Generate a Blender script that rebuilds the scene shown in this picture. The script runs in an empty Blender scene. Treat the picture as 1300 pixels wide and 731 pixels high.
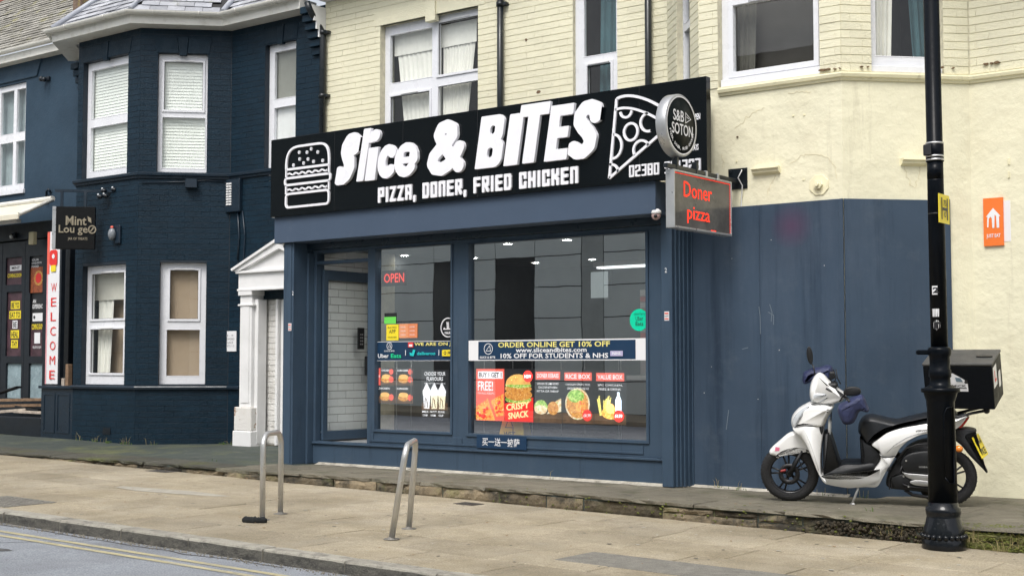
import bpy, bmesh, math, random
from mathutils import Vector, Matrix
random.seed(7)
C = bpy.context.scene.collection
SC = bpy.context.scene
R = math.radians

# ------------------------------------------------------------------ camera
F_PX = 1700.0                       # focal length for a 1300 px wide frame
PITCH = math.atan(97.5 / F_PX)
YAW = math.atan(2233.0 / F_PX)      # angle between the street's direction (-X) and the view
CAM_Z = 1.5
cam_d = bpy.data.cameras.new('camera'); cam = bpy.data.objects.new('camera', cam_d); C.objects.link(cam)
cam_d.sensor_width = 36; cam_d.lens = F_PX * 36 / 1300.0
cam_d.clip_start = 0.05; cam_d.clip_end = 600
cam.location = (0, 0, CAM_Z)
fwd = Vector((-math.cos(YAW) * math.cos(PITCH), math.sin(YAW) * math.cos(PITCH), math.sin(PITCH)))
cam.rotation_euler = fwd.to_track_quat('-Z', 'Y').to_euler()
SC.camera = cam

# ------------------------------------------------------------------ sky, sun, exposure (overcast)
SUN_EL, SUN_AZ = 56.0, 166.0        # compass azimuth (from +Y, clockwise): high, over the street
w = bpy.data.worlds.new('World'); SC.world = w; w.use_nodes = True
nt = w.node_tree; nt.nodes.clear()
sky = nt.nodes.new('ShaderNodeTexSky'); sky.sky_type = 'NISHITA'; sky.sun_disc = False
sky.sun_elevation = R(SUN_EL); sky.sun_rotation = R(SUN_AZ); sky.dust_density = 4.0; sky.air_density = 1.0
hs = nt.nodes.new('ShaderNodeHueSaturation'); hs.inputs['Saturation'].default_value = 0.30
bg = nt.nodes.new('ShaderNodeBackground'); bg.inputs['Strength'].default_value = 0.14
wo = nt.nodes.new('ShaderNodeOutputWorld')
nt.links.new(sky.outputs[0], hs.inputs['Color']); nt.links.new(hs.outputs[0], bg.inputs[0]); nt.links.new(bg.outputs[0], wo.inputs[0])
sd = bpy.data.lights.new('sun', 'SUN'); sun = bpy.data.objects.new('sun', sd); C.objects.link(sun)
sd.energy = 1.35; sd.angle = R(25); sd.color = (1.0, 0.965, 0.91)
sdir = Vector((math.sin(R(SUN_AZ)) * math.cos(R(SUN_EL)), math.cos(R(SUN_AZ)) * math.cos(R(SUN_EL)), math.sin(R(SUN_EL))))
sun.rotation_euler = sdir.to_track_quat('Z', 'Y').to_euler(); sun.location = (0, 0, 40)
vs = SC.view_settings
vs.view_transform = 'Standard'; vs.look = 'None'; vs.exposure = 0.58; vs.gamma = 1.0; vs.use_curve_mapping = False
SC.render.engine = 'CYCLES'
SC.cycles.max_bounces = 8; SC.cycles.transparent_max_bounces = 12; SC.cycles.use_denoising = True

# ------------------------------------------------------------------ surveying: photograph pixel -> point on a true plane of the place
def ray(x, y):
    r = x - 650.0; u = 365.5 - y
    cp, sp, c, s = math.cos(PITCH), math.sin(PITCH), math.cos(YAW), math.sin(YAW)
    fw = F_PX * cp - u * sp; up = F_PX * sp + u * cp
    return Vector((-c * fw + s * r, s * fw + c * r, up))
def on_plane(x, y, o, n):
    d = ray(x, y); cpos = Vector((0, 0, CAM_Z)); o = Vector(o); n = Vector(n)
    return cpos + d * ((o - cpos).dot(n) / d.dot(n))
def ground_z(X): return -0.0139 * (X + 6.4)          # the street falls gently to the right
def on_ground(x, y, dz=0.0):
    d = ray(x, y); t = (-0.0139 * 6.4 - CAM_Z + dz) / (d.z + 0.0139 * d.x)
    return Vector((d.x * t, d.y * t, CAM_Z + d.z * t))

class Fr:
    """a vertical face of the place: u along it, v up, w out of it"""
    def __init__(s, o, u):
        s.o = Vector(o); s.u = Vector(u).normalized(); s.v = Vector((0, 0, 1)); s.n = s.u.cross(s.v)
    def p(s, u, v, w=0): return s.o + s.u * u + s.v * v + s.n * w
    def uv(s, x, y, w=0):
        q = on_plane(x, y, s.p(0, 0, w), s.n) - s.o
        return q.dot(s.u), q.z
    def rect(s, x0, y0, x1, y1, w=0):            # two opposite corners seen in the photograph
        a = s.uv(x0, y0, w); b = s.uv(x1, y1, w)
        return a[0], min(a[1], b[1]), b[0], max(a[1], b[1])
    def mat(s, u, v, w=0):
        m = Matrix((s.u, s.v, s.n)).transposed().to_4x4(); m.translation = s.p(u, v, w); return m
def FA(Y): return Fr((0, Y, 0), (1, 0, 0))        # faces the street
def FC(cx, cy): return Fr((cx, cy, 0), (1, 1, 0)) # right cheek of a canted bay
def FX(X): return Fr((X, 0, 0), (0, 1, 0))        # faces +X

# ------------------------------------------------------------------ materials
def M(name, col, rough=0.6, metal=0.0, var=0.12, ns=3.0, bump=0.0, bs=60.0, dirt=None, rnd=0.0, spec=0.5, coat=0.0, grain=0.0, gs=300.0, emis=0.0, streak=None):
    m = bpy.data.materials.new(name); m.use_nodes = True
    n = m.node_tree.nodes; l = m.node_tree.links
    b = n['Principled BSDF']
    b.inputs['Roughness'].default_value = rough; b.inputs['Metallic'].default_value = metal
    b.inputs['Specular IOR Level'].default_value = spec; b.inputs['Coat Weight'].default_value = coat
    b.inputs['Coat Roughness'].default_value = 0.08
    g = n.new('ShaderNodeNewGeometry')
    def noise(sc, det=4.0, rg=0.6, src=None):
        t = n.new('ShaderNodeTexNoise'); t.inputs['Scale'].default_value = sc; t.inputs['Detail'].default_value = det
        t.inputs['Roughness'].default_value = rg; l.new(src or g.outputs['Position'], t.inputs['Vector']); return t.outputs['Fac']
    def mrange(src, a, b_, c, d):
        t = n.new('ShaderNodeMapRange'); l.new(src, t.inputs[0])
        for i, v in enumerate((a, b_, c, d)): t.inputs[i + 1].default_value = v
        return t.outputs[0]
    def mul(a, b_):
        t = n.new('ShaderNodeMath'); t.operation = 'MULTIPLY'
        l.new(a, t.inputs[0])
        if isinstance(b_, float): t.inputs[1].default_value = b_
        else: l.new(b_, t.inputs[1])
        return t.outputs[0]
    val = None
    if var: val = mrange(noise(ns, 6, 0.65), 0.3, 0.7, 1 - var, 1 + var)
    if grain:
        q = mrange(noise(gs, 2, 0.5), 0.3, 0.7, 1 - grain, 1 + grain); val = mul(val, q) if val else q
    if rnd:
        oi = n.new('ShaderNodeObjectInfo'); q = mrange(oi.outputs['Random'], 0, 1, 1 - rnd, 1 + rnd); val = mul(val, q) if val else q
    cs = n.new('ShaderNodeRGB'); cs.outputs[0].default_value = (*col, 1); out = cs.outputs[0]
    if dirt:
        dcs = dirt if isinstance(dirt[0][0], (tuple, list)) else [dirt]
        for dc in dcs:                                     # (colour, amount, scale, low, high[, stretch])
            src = g.outputs['Position']
            if len(dc) > 5:
                mp = n.new('ShaderNodeMapping'); mp.inputs['Scale'].default_value = dc[5]; l.new(src, mp.inputs[0]); src = mp.outputs[0]
            f = mul(mrange(noise(dc[2], 8, 0.7, src), dc[3], dc[4], 0, 1), float(dc[1]))
            mx = n.new('ShaderNodeMix'); mx.data_type = 'RGBA'; l.new(f, mx.inputs[0]); l.new(out, mx.inputs[6]); mx.inputs[7].default_value = (*dc[0], 1); out = mx.outputs[2]
    if val:
        h = n.new('ShaderNodeHueSaturation'); l.new(out, h.inputs['Color']); l.new(val, h.inputs['Value']); out = h.outputs[0]
    l.new(out, b.inputs['Base Color'])
    if bump:
        bp = n.new('ShaderNodeBump'); bp.inputs['Strength'].default_value = min(1.0, bump); bp.inputs['Distance'].default_value = 0.02
        l.new(noise(bs, 5, 0.6), bp.inputs['Height']); l.new(bp.outputs[0], b.inputs['Normal'])
    if var and rough > 0.1:
        l.new(mrange(noise(ns * 2.3, 4), 0.3, 0.7, max(0.02, rough - 0.12), min(1, rough + 0.12)), b.inputs['Roughness'])
    if emis:
        b.inputs['Emission Color'].default_value = (*col, 1); b.inputs['Emission Strength'].default_value = emis
    return m
def glass(name, tint=(0.93, 0.97, 0.96), refl=2.4, dust=0.0):
    m = bpy.data.materials.new(name); m.use_nodes = True
    n = m.node_tree.nodes; l = m.node_tree.links; n.clear()
    tr = n.new('ShaderNodeBsdfTransparent'); tr.inputs[0].default_value = (*tint, 1)
    gl = n.new('ShaderNodeBsdfGlossy'); gl.inputs['Roughness'].default_value = 0.0
    # reflectance by Schlick's rule, the same from either side of the sheet
    ge = n.new('ShaderNodeNewGeometry'); dt = n.new('ShaderNodeVectorMath'); dt.operation = 'DOT_PRODUCT'; l.new(ge.outputs['Normal'], dt.inputs[0]); l.new(ge.outputs['Incoming'], dt.inputs[1])
    def mm(op, a, b_=None):
        q = n.new('ShaderNodeMath'); q.operation = op
        for i_, v_ in enumerate((a, b_)):
            if v_ is None: continue
            if isinstance(v_, (int, float)): q.inputs[i_].default_value = v_
            else: l.new(v_, q.inputs[i_])
        return q.outputs[0]
    fr_out = mm('ADD', mm('MULTIPLY', mm('POWER', mm('SUBTRACT', 1.0, mm('ABSOLUTE', dt.outputs['Value'])), 5.0), 0.9), 0.042)
    mt = n.new('ShaderNodeMath'); mt.operation = 'MULTIPLY'; mt.inputs[1].default_value = refl; mt.use_clamp = True
    mx = n.new('ShaderNodeMixShader'); o = n.new('ShaderNodeOutputMaterial')
    l.new(fr_out, mt.inputs[0]); l.new(mt.outputs[0], mx.inputs[0]); l.new(tr.outputs[0], mx.inputs[1]); l.new(gl.outputs[0], mx.inputs[2])
    # old panes are never flat
    tn = n.new('ShaderNodeTexNoise'); tn.inputs['Scale'].default_value = 1.1; g = n.new('ShaderNodeNewGeometry'); l.new(g.outputs['Position'], tn.inputs['Vector'])
    bp = n.new('ShaderNodeBump'); bp.inputs['Strength'].default_value = 0.02; bp.inputs['Distance'].default_value = 0.03
    l.new(tn.outputs['Fac'], bp.inputs['Height']); l.new(bp.outputs[0], gl.inputs['Normal'])
    last = mx.outputs[0]
    if dust:
        df = n.new('ShaderNodeBsdfDiffuse'); df.inputs[0].default_value = (0.6, 0.62, 0.6, 1)
        mx2 = n.new('ShaderNodeMixShader'); mx2.inputs[0].default_value = dust; l.new(last, mx2.inputs[1]); l.new(df.outputs[0], mx2.inputs[2]); last = mx2.outputs[0]
    l.new(last, o.inputs[0]); return m

CREAM = (0.765, 0.73, 0.545)
m_cream_r = M('cream_render', CREAM, 0.75, var=0.06, ns=1.2, bump=1.0, bs=4.5, dirt=[((0.60, 0.54, 0.38), 0.45, 1.6, 0.52, 0.75), ((0.42, 0.38, 0.27), 0.55, 0.8, 0.60, 0.8, (6, 6, 0.5)), ((0.35, 0.30, 0.2), 0.5, 22, 0.68, 0.78)])
m_cream_b = M('cream_painted_brick', CREAM, 0.6, var=0.06, ns=2, bump=0.5, bs=45, rnd=0.035, dirt=((0.66, 0.60, 0.42), 0.4, 5, 0.55, 0.8))
m_cream_j = M('cream_joint', (0.60, 0.565, 0.42), 0.9, var=0.2, ns=12)
m_cream_t = M('cream_trim', (0.80, 0.75, 0.52), 0.6, var=0.08, dirt=((0.30, 0.26, 0.16), 0.6, 9, 0.58, 0.75))
NAVY = (0.0052, 0.0185, 0.0325)
m_navy_b = M('navy_painted_brick', NAVY, 0.5, spec=0.22, var=0.18, ns=3, bump=0.4, bs=35, rnd=0.10, dirt=((0.018, 0.040, 0.058), 0.35, 14, 0.6, 0.8))
m_navy_j = M('navy_joint', (0.007, 0.016, 0.027), 0.6, var=0.2)
m_navy_r = M('navy_render', (0.030, 0.056, 0.086), 0.6, spec=0.2, var=0.12, ns=1.4, bump=0.25, bs=20, dirt=((0.05, 0.07, 0.09), 0.3, 4, 0.6, 0.8))
m_navy_t = M('navy_gloss_trim', (0.009, 0.020, 0.034), 0.35, var=0.12)
m_black_t = M('black_front_paint', (0.007, 0.011, 0.017), 0.4, var=0.2)
SL = (0.047, 0.076, 0.116)
m_slate = M('slate_blue_paint', SL, 0.40, spec=0.25, var=0.07, ns=2, bump=0.06, bs=60, dirt=[((0.075, 0.10, 0.13), 0.5, 3, 0.54, 0.8), ((0.16, 0.17, 0.18), 0.5, 20, 0.66, 0.8), ((0.02, 0.032, 0.05), 0.6, 2.0, 0.54, 0.75, (4, 4, 0.4))])
m_board = M('slate_blue_boarding', (0.045, 0.070, 0.107), 0.45, spec=0.25, var=0.12, ns=0.9, bump=0.10, bs=12, dirt=[((0.075, 0.10, 0.14), 0.6, 0.9, 0.48, 0.75, (3, 3, 0.5)), ((0.018, 0.032, 0.055), 0.85, 0.8, 0.50, 0.72, (5, 5, 0.25)), ((0.095, 0.12, 0.15), 0.5, 2.5, 0.55, 0.8), ((0.25, 0.26, 0.27), 0.5, 38, 0.72, 0.8)])
# a round reddish patch mixed into the boarding's colour, fading out from its centre
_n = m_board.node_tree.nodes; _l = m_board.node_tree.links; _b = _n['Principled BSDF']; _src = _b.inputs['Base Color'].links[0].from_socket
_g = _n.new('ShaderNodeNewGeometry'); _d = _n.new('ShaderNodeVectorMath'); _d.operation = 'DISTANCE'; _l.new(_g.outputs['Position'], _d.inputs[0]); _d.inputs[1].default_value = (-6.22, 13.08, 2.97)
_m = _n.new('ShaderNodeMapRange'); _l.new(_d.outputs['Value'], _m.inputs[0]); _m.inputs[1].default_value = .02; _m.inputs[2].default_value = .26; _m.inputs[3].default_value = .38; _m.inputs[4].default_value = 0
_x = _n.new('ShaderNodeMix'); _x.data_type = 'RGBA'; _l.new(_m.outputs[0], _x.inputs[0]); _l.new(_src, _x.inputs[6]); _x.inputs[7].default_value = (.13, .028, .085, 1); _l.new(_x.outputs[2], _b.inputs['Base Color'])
m_boxp = M('canopy_paint', (0.060, 0.087, 0.134), 0.5, spec=0.25, var=0.05, ns=2, bump=0.05, bs=30, dirt=((0.13, 0.16, 0.2), 0.3, 5, 0.6, 0.8))
m_upvc = M('white_upvc', (0.74, 0.75, 0.785), 0.3, var=0.04, dirt=((0.55, 0.55, 0.52), 0.25, 6, 0.6, 0.8))
m_white = M('white_paint', (0.78, 0.78, 0.78), 0.5, var=0.06, ns=3, dirt=((0.45, 0.43, 0.38), 0.5, 5, 0.58, 0.8))
m_gutter = M('white_gutter_plastic', (0.66, 0.65, 0.60), 0.4, var=0.08, dirt=((0.30, 0.28, 0.22), 0.6, 6, 0.52, 0.75))
m_seal = M('dark_seal', (0.02, 0.02, 0.02), 0.6)
m_glass = glass('window_glass', (0.98, 1.0, 0.99), refl=1.5)
m_sglass = glass('shop_glass', (0.95, 0.97, 0.97), refl=12.0)
m_frost = M('frosted_glass', (0.25, 0.33, 0.36), 0.25, var=0.25, ns=5)
m_curtain = M('net_curtain', (0.84, 0.82, 0.76), 0.85, var=0.08)
m_curtain_t = M('teal_curtain', (0.05, 0.12, 0.14), 0.85, var=0.15)
m_blind = M('blind_slat', (0.86, 0.88, 0.83), 0.55, var=0.05)
m_room = M('dim_room_wall', (0.10, 0.09, 0.08), 0.9, var=0.2)
m_kraft = M('brown_paper_blind', (0.42, 0.32, 0.23), 0.8, var=0.10, ns=2, dirt=((0.25, 0.18, 0.12), 0.4, 2, 0.5, 0.7))
m_black = M('black_gloss_acrylic', (0.003, 0.0045, 0.006), 0.10, var=0.0, spec=0.28)
m_letter = M('white_acrylic_letter', (0.82, 0.82, 0.86), 0.35, var=0.02)
m_iron = M('black_painted_iron', (0.003, 0.0045, 0.007), 0.40, var=0.2, ns=8, bump=0.08, bs=60, coat=0.12, spec=.06)
m_pipe = M('black_pipe', (0.008, 0.012, 0.016), 0.35, var=0.2)
m_iron_b = M('glossy_worn_iron', (0.003, 0.0045, 0.007), 0.4, var=0.2, ns=8, bump=0.25, bs=35, coat=0.6, spec=.1, dirt=[((0.16, 0.17, 0.18), 0.5, 11, 0.64, 0.74)])
m_steel = M('brushed_steel', (0.60, 0.60, 0.59), 0.38, metal=0.75, var=0.08, ns=10)
m_alu = M('grey_aluminium', (0.50, 0.51, 0.52), 0.35, metal=0.6, var=0.05)
m_disc = M('round_sign_black', (0.005, 0.008, 0.008), 0.45, var=0.0, spec=0.1)
m_rubber = M('black_rubber', (0.012, 0.012, 0.013), 0.65, var=0.2, ns=30)
m_pl = M('black_plastic', (0.010, 0.011, 0.013), 0.42, var=0.15)
m_white_flat = M('white_vinyl', (0.80, 0.80, 0.82), 0.4, var=0.02)
m_navy_v = M('navy_vinyl', (0.008, 0.035, 0.085), 0.4, var=0.03)
m_yellow = M('yellow_vinyl', (0.85, 0.68, 0.03), 0.4, var=0.03)
m_cyellow = M('soft_yellow_print', (0.85, 0.75, 0.22), 0.4, var=0.02)
m_red = M('red_print', (0.75, 0.035, 0.030), 0.4, var=0.03)
m_coral = M('coral_print', (0.80, 0.13, 0.09), 0.4, var=0.03)
m_orange = M('orange_print', (0.86, 0.19, 0.03), 0.4, var=0.02)
m_green = M('green_print', (0.02, 0.62, 0.28), 0.4, var=0.02)
m_lgreen = M('light_green_print', (0.15, 0.65, 0.10), 0.4, var=0.02)
m_teal = M('teal_print', (0.02, 0.55, 0.55), 0.4, var=0.02)
m_dark_v = M('dark_print', (0.018, 0.018, 0.02), 0.4, var=0.1)
m_peach = M('peach_print', (0.80, 0.33, 0.16), 0.4, var=0.1, ns=30)
m_brownp = M('brown_print', (0.10, 0.055, 0.03), 0.5, var=0.5, ns=14)
def food(name, c1, c2, c3, sc):
    m = M(name, c1, 0.5, var=0.2, ns=sc, dirt=[(c2, 1.0, sc, 0.48, 0.56), (c3, 1.0, sc * 1.3, 0.56, 0.62)])
    return m
m_pizza = food('pizza_print', (0.80, 0.45, 0.10), (0.70, 0.12, 0.03), (0.85, 0.70, 0.35), 26)
m_chick = food('chicken_print', (0.65, 0.32, 0.07), (0.40, 0.15, 0.03), (0.80, 0.6, 0.25), 30)
m_salad = food('salad_print', (0.20, 0.42, 0.06), (0.45, 0.62, 0.18), (0.75, 0.7, 0.4), 32)
m_bun = M('bun_print', (0.75, 0.45, 0.14), 0.5, var=0.3, ns=9)
m_wrap = food('wrap_print', (0.82, 0.75, 0.58), (0.6, 0.4, 0.2), (0.3, 0.5, 0.12), 20)
m_creamp = M('ice_cream_print', (0.85, 0.78, 0.58), 0.5, var=0.15, ns=18)
def emit(name, col, st):
    m = bpy.data.materials.new(name); m.use_nodes = True; n = m.node_tree.nodes; n.clear()
    e = n.new('ShaderNodeEmission'); e.inputs[0].default_value = (*col, 1); e.inputs[1].default_value = st
    o = n.new('ShaderNodeOutputMaterial'); m.node_tree.links.new(e.outputs[0], o.inputs[0]); return m
m_led = emit('red_led', (1.0, 0.05, 0.025), 1.3)
m_led2 = emit('red_neon', (1.0, 0.05, 0.03), 1.5)
m_lamp = emit('downlight_glow', (1.0, 0.97, 0.9), 110.0)
m_tube = emit('strip_light_glow', (0.95, 1.0, 1.0), 2.0)

# ------------------------------------------------------------------ object helpers
def props(o, label=None, cat=None, group=None, kind=None):
    if label: o['label'] = label
    if cat: o['category'] = cat
    if group: o['group'] = group
    if kind: o['kind'] = kind
    return o
def thing(name, label, cat, loc=(0, 0, 0), group=None):
    o = bpy.data.objects.new(name, None); C.objects.link(o); o.location = loc; o.empty_display_size = 0.1
    return props(o, label, cat, group)
def struct_root(name, loc=(0, 0, 0)):
    o = bpy.data.objects.new(name, None); C.objects.link(o); o.location = loc; o['kind'] = 'structure'; return o
def world_of(p):
    m = Matrix.Identity(4)
    while p is not None:
        m = p.matrix_basis @ m
        if p.parent is not None: m = p.matrix_parent_inverse @ m
        p = p.parent
    return m
def adopt(o, parent):
    if parent is not None:
        o.parent = parent; o.matrix_parent_inverse = world_of(parent).inverted()
class MB:
    def __init__(s): s.v = []; s.f = []; s.m = []; s.sm = []
    def add(s, vs, fs, mi=0, sm=False):
        b = len(s.v); s.v += [tuple(q) for q in vs]
        for f in fs: s.f.append([b + i for i in f]); s.m.append(mi); s.sm.append(sm)
    def box(s, fr, u0, u1, v0, v1, w0, w1, mi=0):
        P = [fr.p(u, v, w_) for w_ in (w0, w1) for v in (v0, v1) for u in (u0, u1)]
        s.add(P, [(0, 2, 3, 1), (4, 5, 7, 6), (0, 1, 5, 4), (2, 6, 7, 3), (0, 4, 6, 2), (1, 3, 7, 5)], mi)
    def cbox(s, fr, u0, u1, v0, v1, w0, w1, mi=0, ch=0.004):      # box with chamfered front
        P = [fr.p(u, v, w0) for v in (v0, v1) for u in (u0, u1)] + [fr.p(u, v, w1 - ch) for v in (v0, v1) for u in (u0, u1)] + \
            [fr.p(u, v, w1) for v in (v0 + ch, v1 - ch) for u in (u0 + ch, u1 - ch)]
        fs = [(0, 2, 3, 1)]
        for b in (0, 4): fs += [(b, b + 1, b + 5, b + 4), (b + 1, b + 3, b + 7, b + 5), (b + 3, b + 2, b + 6, b + 7), (b + 2, b, b + 4, b + 6)]
        fs.append((8, 9, 11, 10)); s.add(P, fs, mi)
    def prism(s, fr, pts, w0, w1, mi=0, sm=False):
        n = len(pts); P = [fr.p(a, b, w0) for a, b in pts] + [fr.p(a, b, w1) for a, b in pts]
        s.add(P, [tuple(range(n - 1, -1, -1)), tuple(range(n, 2 * n))] + [(i, (i + 1) % n, n + (i + 1) % n, n + i) for i in range(n)], mi, sm)
    def quad(s, pts, mi=0): s.add(pts, [tuple(range(len(pts)))], mi)
    def tube(s, pts, r, seg=10, mi=0, caps=True):
        pts = [Vector(p) for p in pts]; n = len(pts); rr = r if isinstance(r, (list, tuple)) else [r] * n
        rings = []; up = None
        for i, p in enumerate(pts):
            t = (pts[min(i + 1, n - 1)] - pts[max(i - 1, 0)]).normalized()
            if up is None: up = t.orthogonal().normalized()
            a = (up - t * up.dot(t)).normalized(); up = a; b = t.cross(a)
            rings.append([p + (a * math.cos(k * 2 * math.pi / seg) + b * math.sin(k * 2 * math.pi / seg)) * rr[i] for k in range(seg)])
        s.loft(rings, mi, caps)
    def loft(s, rings, mi=0, caps=True, close=True, sm=True):
        seg = len(rings[0]); P = [q for r_ in rings for q in r_]; fs = []
        for i in range(len(rings) - 1):
            for k in range(seg if close else seg - 1):
                k2 = (k + 1) % seg; fs.append((i * seg + k, i * seg + k2, (i + 1) * seg + k2, (i + 1) * seg + k))
        s.add(P, fs, mi, sm)
        if caps: s.add(rings[0], [tuple(range(seg - 1, -1, -1))], mi); s.add(rings[-1], [tuple(range(seg))], mi)
    def lathe(s, o, axis, prof, seg=32, mi=0, caps=True):                       # prof: (distance along axis, radius)
        o = Vector(o); ax = Vector(axis).normalized(); a = ax.orthogonal().normalized(); b = ax.cross(a)
        s.loft([[o + ax * h + (a * math.cos(k * 2 * math.pi / seg) + b * math.sin(k * 2 * math.pi / seg)) * max(r_, 1e-4) for k in range(seg)] for h, r_ in prof], mi, caps)
    def ball(s, c, r, seg=12, mi=0, sc=(1, 1, 1)):
        c = Vector(c)
        rings = [[c + Vector((r * sc[0] * math.sin(t) * math.cos(k * 2 * math.pi / seg), r * sc[1] * math.sin(t) * math.sin(k * 2 * math.pi / seg), r * sc[2] * math.cos(t))) for k in range(seg)]
                 for t in [max(0.02, min(math.pi - 0.02, i * math.pi / 8)) for i in range(9)]]
        s.loft(rings, mi)
    def perf(s, fr, u0, u1, v0, v1, holes, w0, w1, mi=0):            # a slab with openings, one clean skin
        us = sorted({u0, u1, *[min(max(h[i], u0), u1) for h in holes for i in (0, 2)]}); vs_ = sorted({v0, v1, *[min(max(h[i], v0), v1) for h in holes for i in (1, 3)]})
        def solid(i, j):
            if i < 0 or j < 0 or i >= len(us) - 1 or j >= len(vs_) - 1: return False
            cu = (us[i] + us[i + 1]) / 2; cv = (vs_[j] + vs_[j + 1]) / 2
            return not any(h[0] < cu < h[2] and h[1] < cv < h[3] for h in holes)
        for i in range(len(us) - 1):
            for j in range(len(vs_) - 1):
                if not solid(i, j): continue
                a, b, c, d = us[i], us[i + 1], vs_[j], vs_[j + 1]
                s.quad([fr.p(a, c, w1), fr.p(b, c, w1), fr.p(b, d, w1), fr.p(a, d, w1)], mi)
                s.quad([fr.p(a, c, w0), fr.p(a, d, w0), fr.p(b, d, w0), fr.p(b, c, w0)], mi)
                if not solid(i - 1, j): s.quad([fr.p(a, c, w0), fr.p(a, c, w1), fr.p(a, d, w1), fr.p(a, d, w0)], mi)
                if not solid(i + 1, j): s.quad([fr.p(b, c, w0), fr.p(b, d, w0), fr.p(b, d, w1), fr.p(b, c, w1)], mi)
                if not solid(i, j - 1): s.quad([fr.p(a, c, w0), fr.p(b, c, w0), fr.p(b, c, w1), fr.p(a, c, w1)], mi)
                if not solid(i, j + 1): s.quad([fr.p(a, d, w0), fr.p(a, d, w1), fr.p(b, d, w1), fr.p(b, d, w0)], mi)
    def mesh(s, name, mats, weld=True):
        me = bpy.data.meshes.new(name); me.from_pydata(s.v, [], s.f)
        for m in (mats if isinstance(mats, (list, tuple)) else [mats]): me.materials.append(m)
        me.polygons.foreach_set('material_index', s.m); me.polygons.foreach_set('use_smooth', s.sm)
        if weld and len(s.f) > 1:
            bm = bmesh.new(); bm.from_mesh(me); bmesh.ops.remove_doubles(bm, verts=bm.verts, dist=1e-5)
            bmesh.ops.recalc_face_normals(bm, faces=bm.faces); bm.to_mesh(me); bm.free()
        return me
    def build(s, name, mats, parent=None, bevel=0.0, weld=True, seg=1, **kw):
        o = bpy.data.objects.new(name, s.mesh(name, mats, weld)); C.objects.link(o); adopt(o, parent); props(o, **kw)
        if bevel:
            b = o.modifiers.new('bevel', 'BEVEL'); b.width = bevel; b.segments = seg; b.limit_method = 'ANGLE'; b.angle_limit = R(40)
        return o

# text as real geometry, fitted to a rectangle of a face
_fonts = {}
def glyphs(s, bold=0.0, shear=0.0, extr=0.0, res=2, bev=0.0, track=1.0):
    cu = bpy.data.curves.new('t', 'FONT'); cu.body = s; cu.size = 1; cu.offset = bold; cu.shear = shear; cu.extrude = extr
    cu.resolution_u = res; cu.bevel_depth = bev; cu.bevel_resolution = 0; cu.space_character = track; cu.align_x = 'CENTER'
    o = bpy.data.objects.new('t', cu); me = bpy.data.meshes.new_from_object(o)
    vs_ = [tuple(v.co) for v in me.vertices]; fs = [tuple(p.vertices) for p in me.polygons]
    bpy.data.objects.remove(o); bpy.data.curves.remove(cu); bpy.data.meshes.remove(me)
    return vs_, fs
def text(mb, fr, s, rect, w, mi=0, bold=0.0, shear=0.0, thick=0.0, res=2, track=1.0, warp=None, keep=False):
    u0, v0, u1, v1 = rect
    vs_, fs = glyphs(s, bold, shear, 0.5 if thick else 0.0, res, 0.0, track)
    if not vs_: return
    x0 = min(v[0] for v in vs_); x1 = max(v[0] for v in vs_); y0 = min(v[1] for v in vs_); y1 = max(v[1] for v in vs_)
    sx = (u1 - u0) / (x1 - x0); sy = (v1 - v0) / (y1 - y0)
    if keep: k = min(sx, sy); cx, cy = (u0 + u1) / 2, (v0 + v1) / 2; u0 = cx - k * (x1 - x0) / 2; v0 = cy - k * (y1 - y0) / 2; sx = sy = k
    P = []
    for x, y, z in vs_:
        U = u0 + (x - x0) * sx; V = v0 + (y - y0) * sy
        if warp: U, V = warp(U, V)
        P.append(fr.p(U, V, w + ((z + 0.5) * thick if thick else 0)))
    mb.add(P, fs, mi)
def ribbon(mb, fr, pts, wd, w0, w1, mi=0, closed=False):
    """a stroke of constant width along a polyline, with thickness"""
    n = len(pts)
    L = []; Rr = []
    for i in range(n):
        a = Vector(pts[(i - 1) % n] if closed or i > 0 else pts[0]); b = Vector(pts[i]); c = Vector(pts[(i + 1) % n] if closed or i < n - 1 else pts[-1])
        d = (b - a).normalized() + (c - b).normalized() if (b - a).length > 1e-9 and (c - b).length > 1e-9 else ((c - b) if (c - b).length > 1e-9 else (b - a))
        d = d.normalized(); nn = Vector((-d.y, d.x))
        e = (b - a).normalized() if (b - a).length > 1e-9 else d
        k = min(1.6, 1 / max(0.4, abs(e.dot(d))))
        L.append(b + nn * wd / 2 * k); Rr.append(b - nn * wd / 2 * k)
    m = n if closed else n - 1
    for i in range(m):
        j = (i + 1) % n
        q = [L[i], L[j], Rr[j], Rr[i]]
        mb.add([fr.p(p.x, p.y, ww) for ww in (w0, w1) for p in q], [(4, 5, 6, 7), (0, 1, 5, 4), (2, 3, 7, 6)], mi)
def circ(cx, cy, r, n=24, a0=0, a1=360, ry=None):
    full = abs(a1 - a0) >= 360
    return [(cx + r * math.cos(R(a0 + (a1 - a0) * i / (n if full else n - 1))), cy + (ry or r) * math.sin(R(a0 + (a1 - a0) * i / (n if full else n - 1)))) for i in range(n)]
_lit = {}
def backlit(m, st):
    if m.name not in _lit:
        c = m.copy(); c.name = 'backlit_' + m.name; b = c.node_tree.nodes['Principled BSDF']; l = b.inputs['Base Color'].links[0]
        c.node_tree.links.new(l.from_socket, b.inputs['Emission Color']); b.inputs['Emission Strength'].default_value = st; _lit[m.name] = c
    return _lit[m.name]
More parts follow.
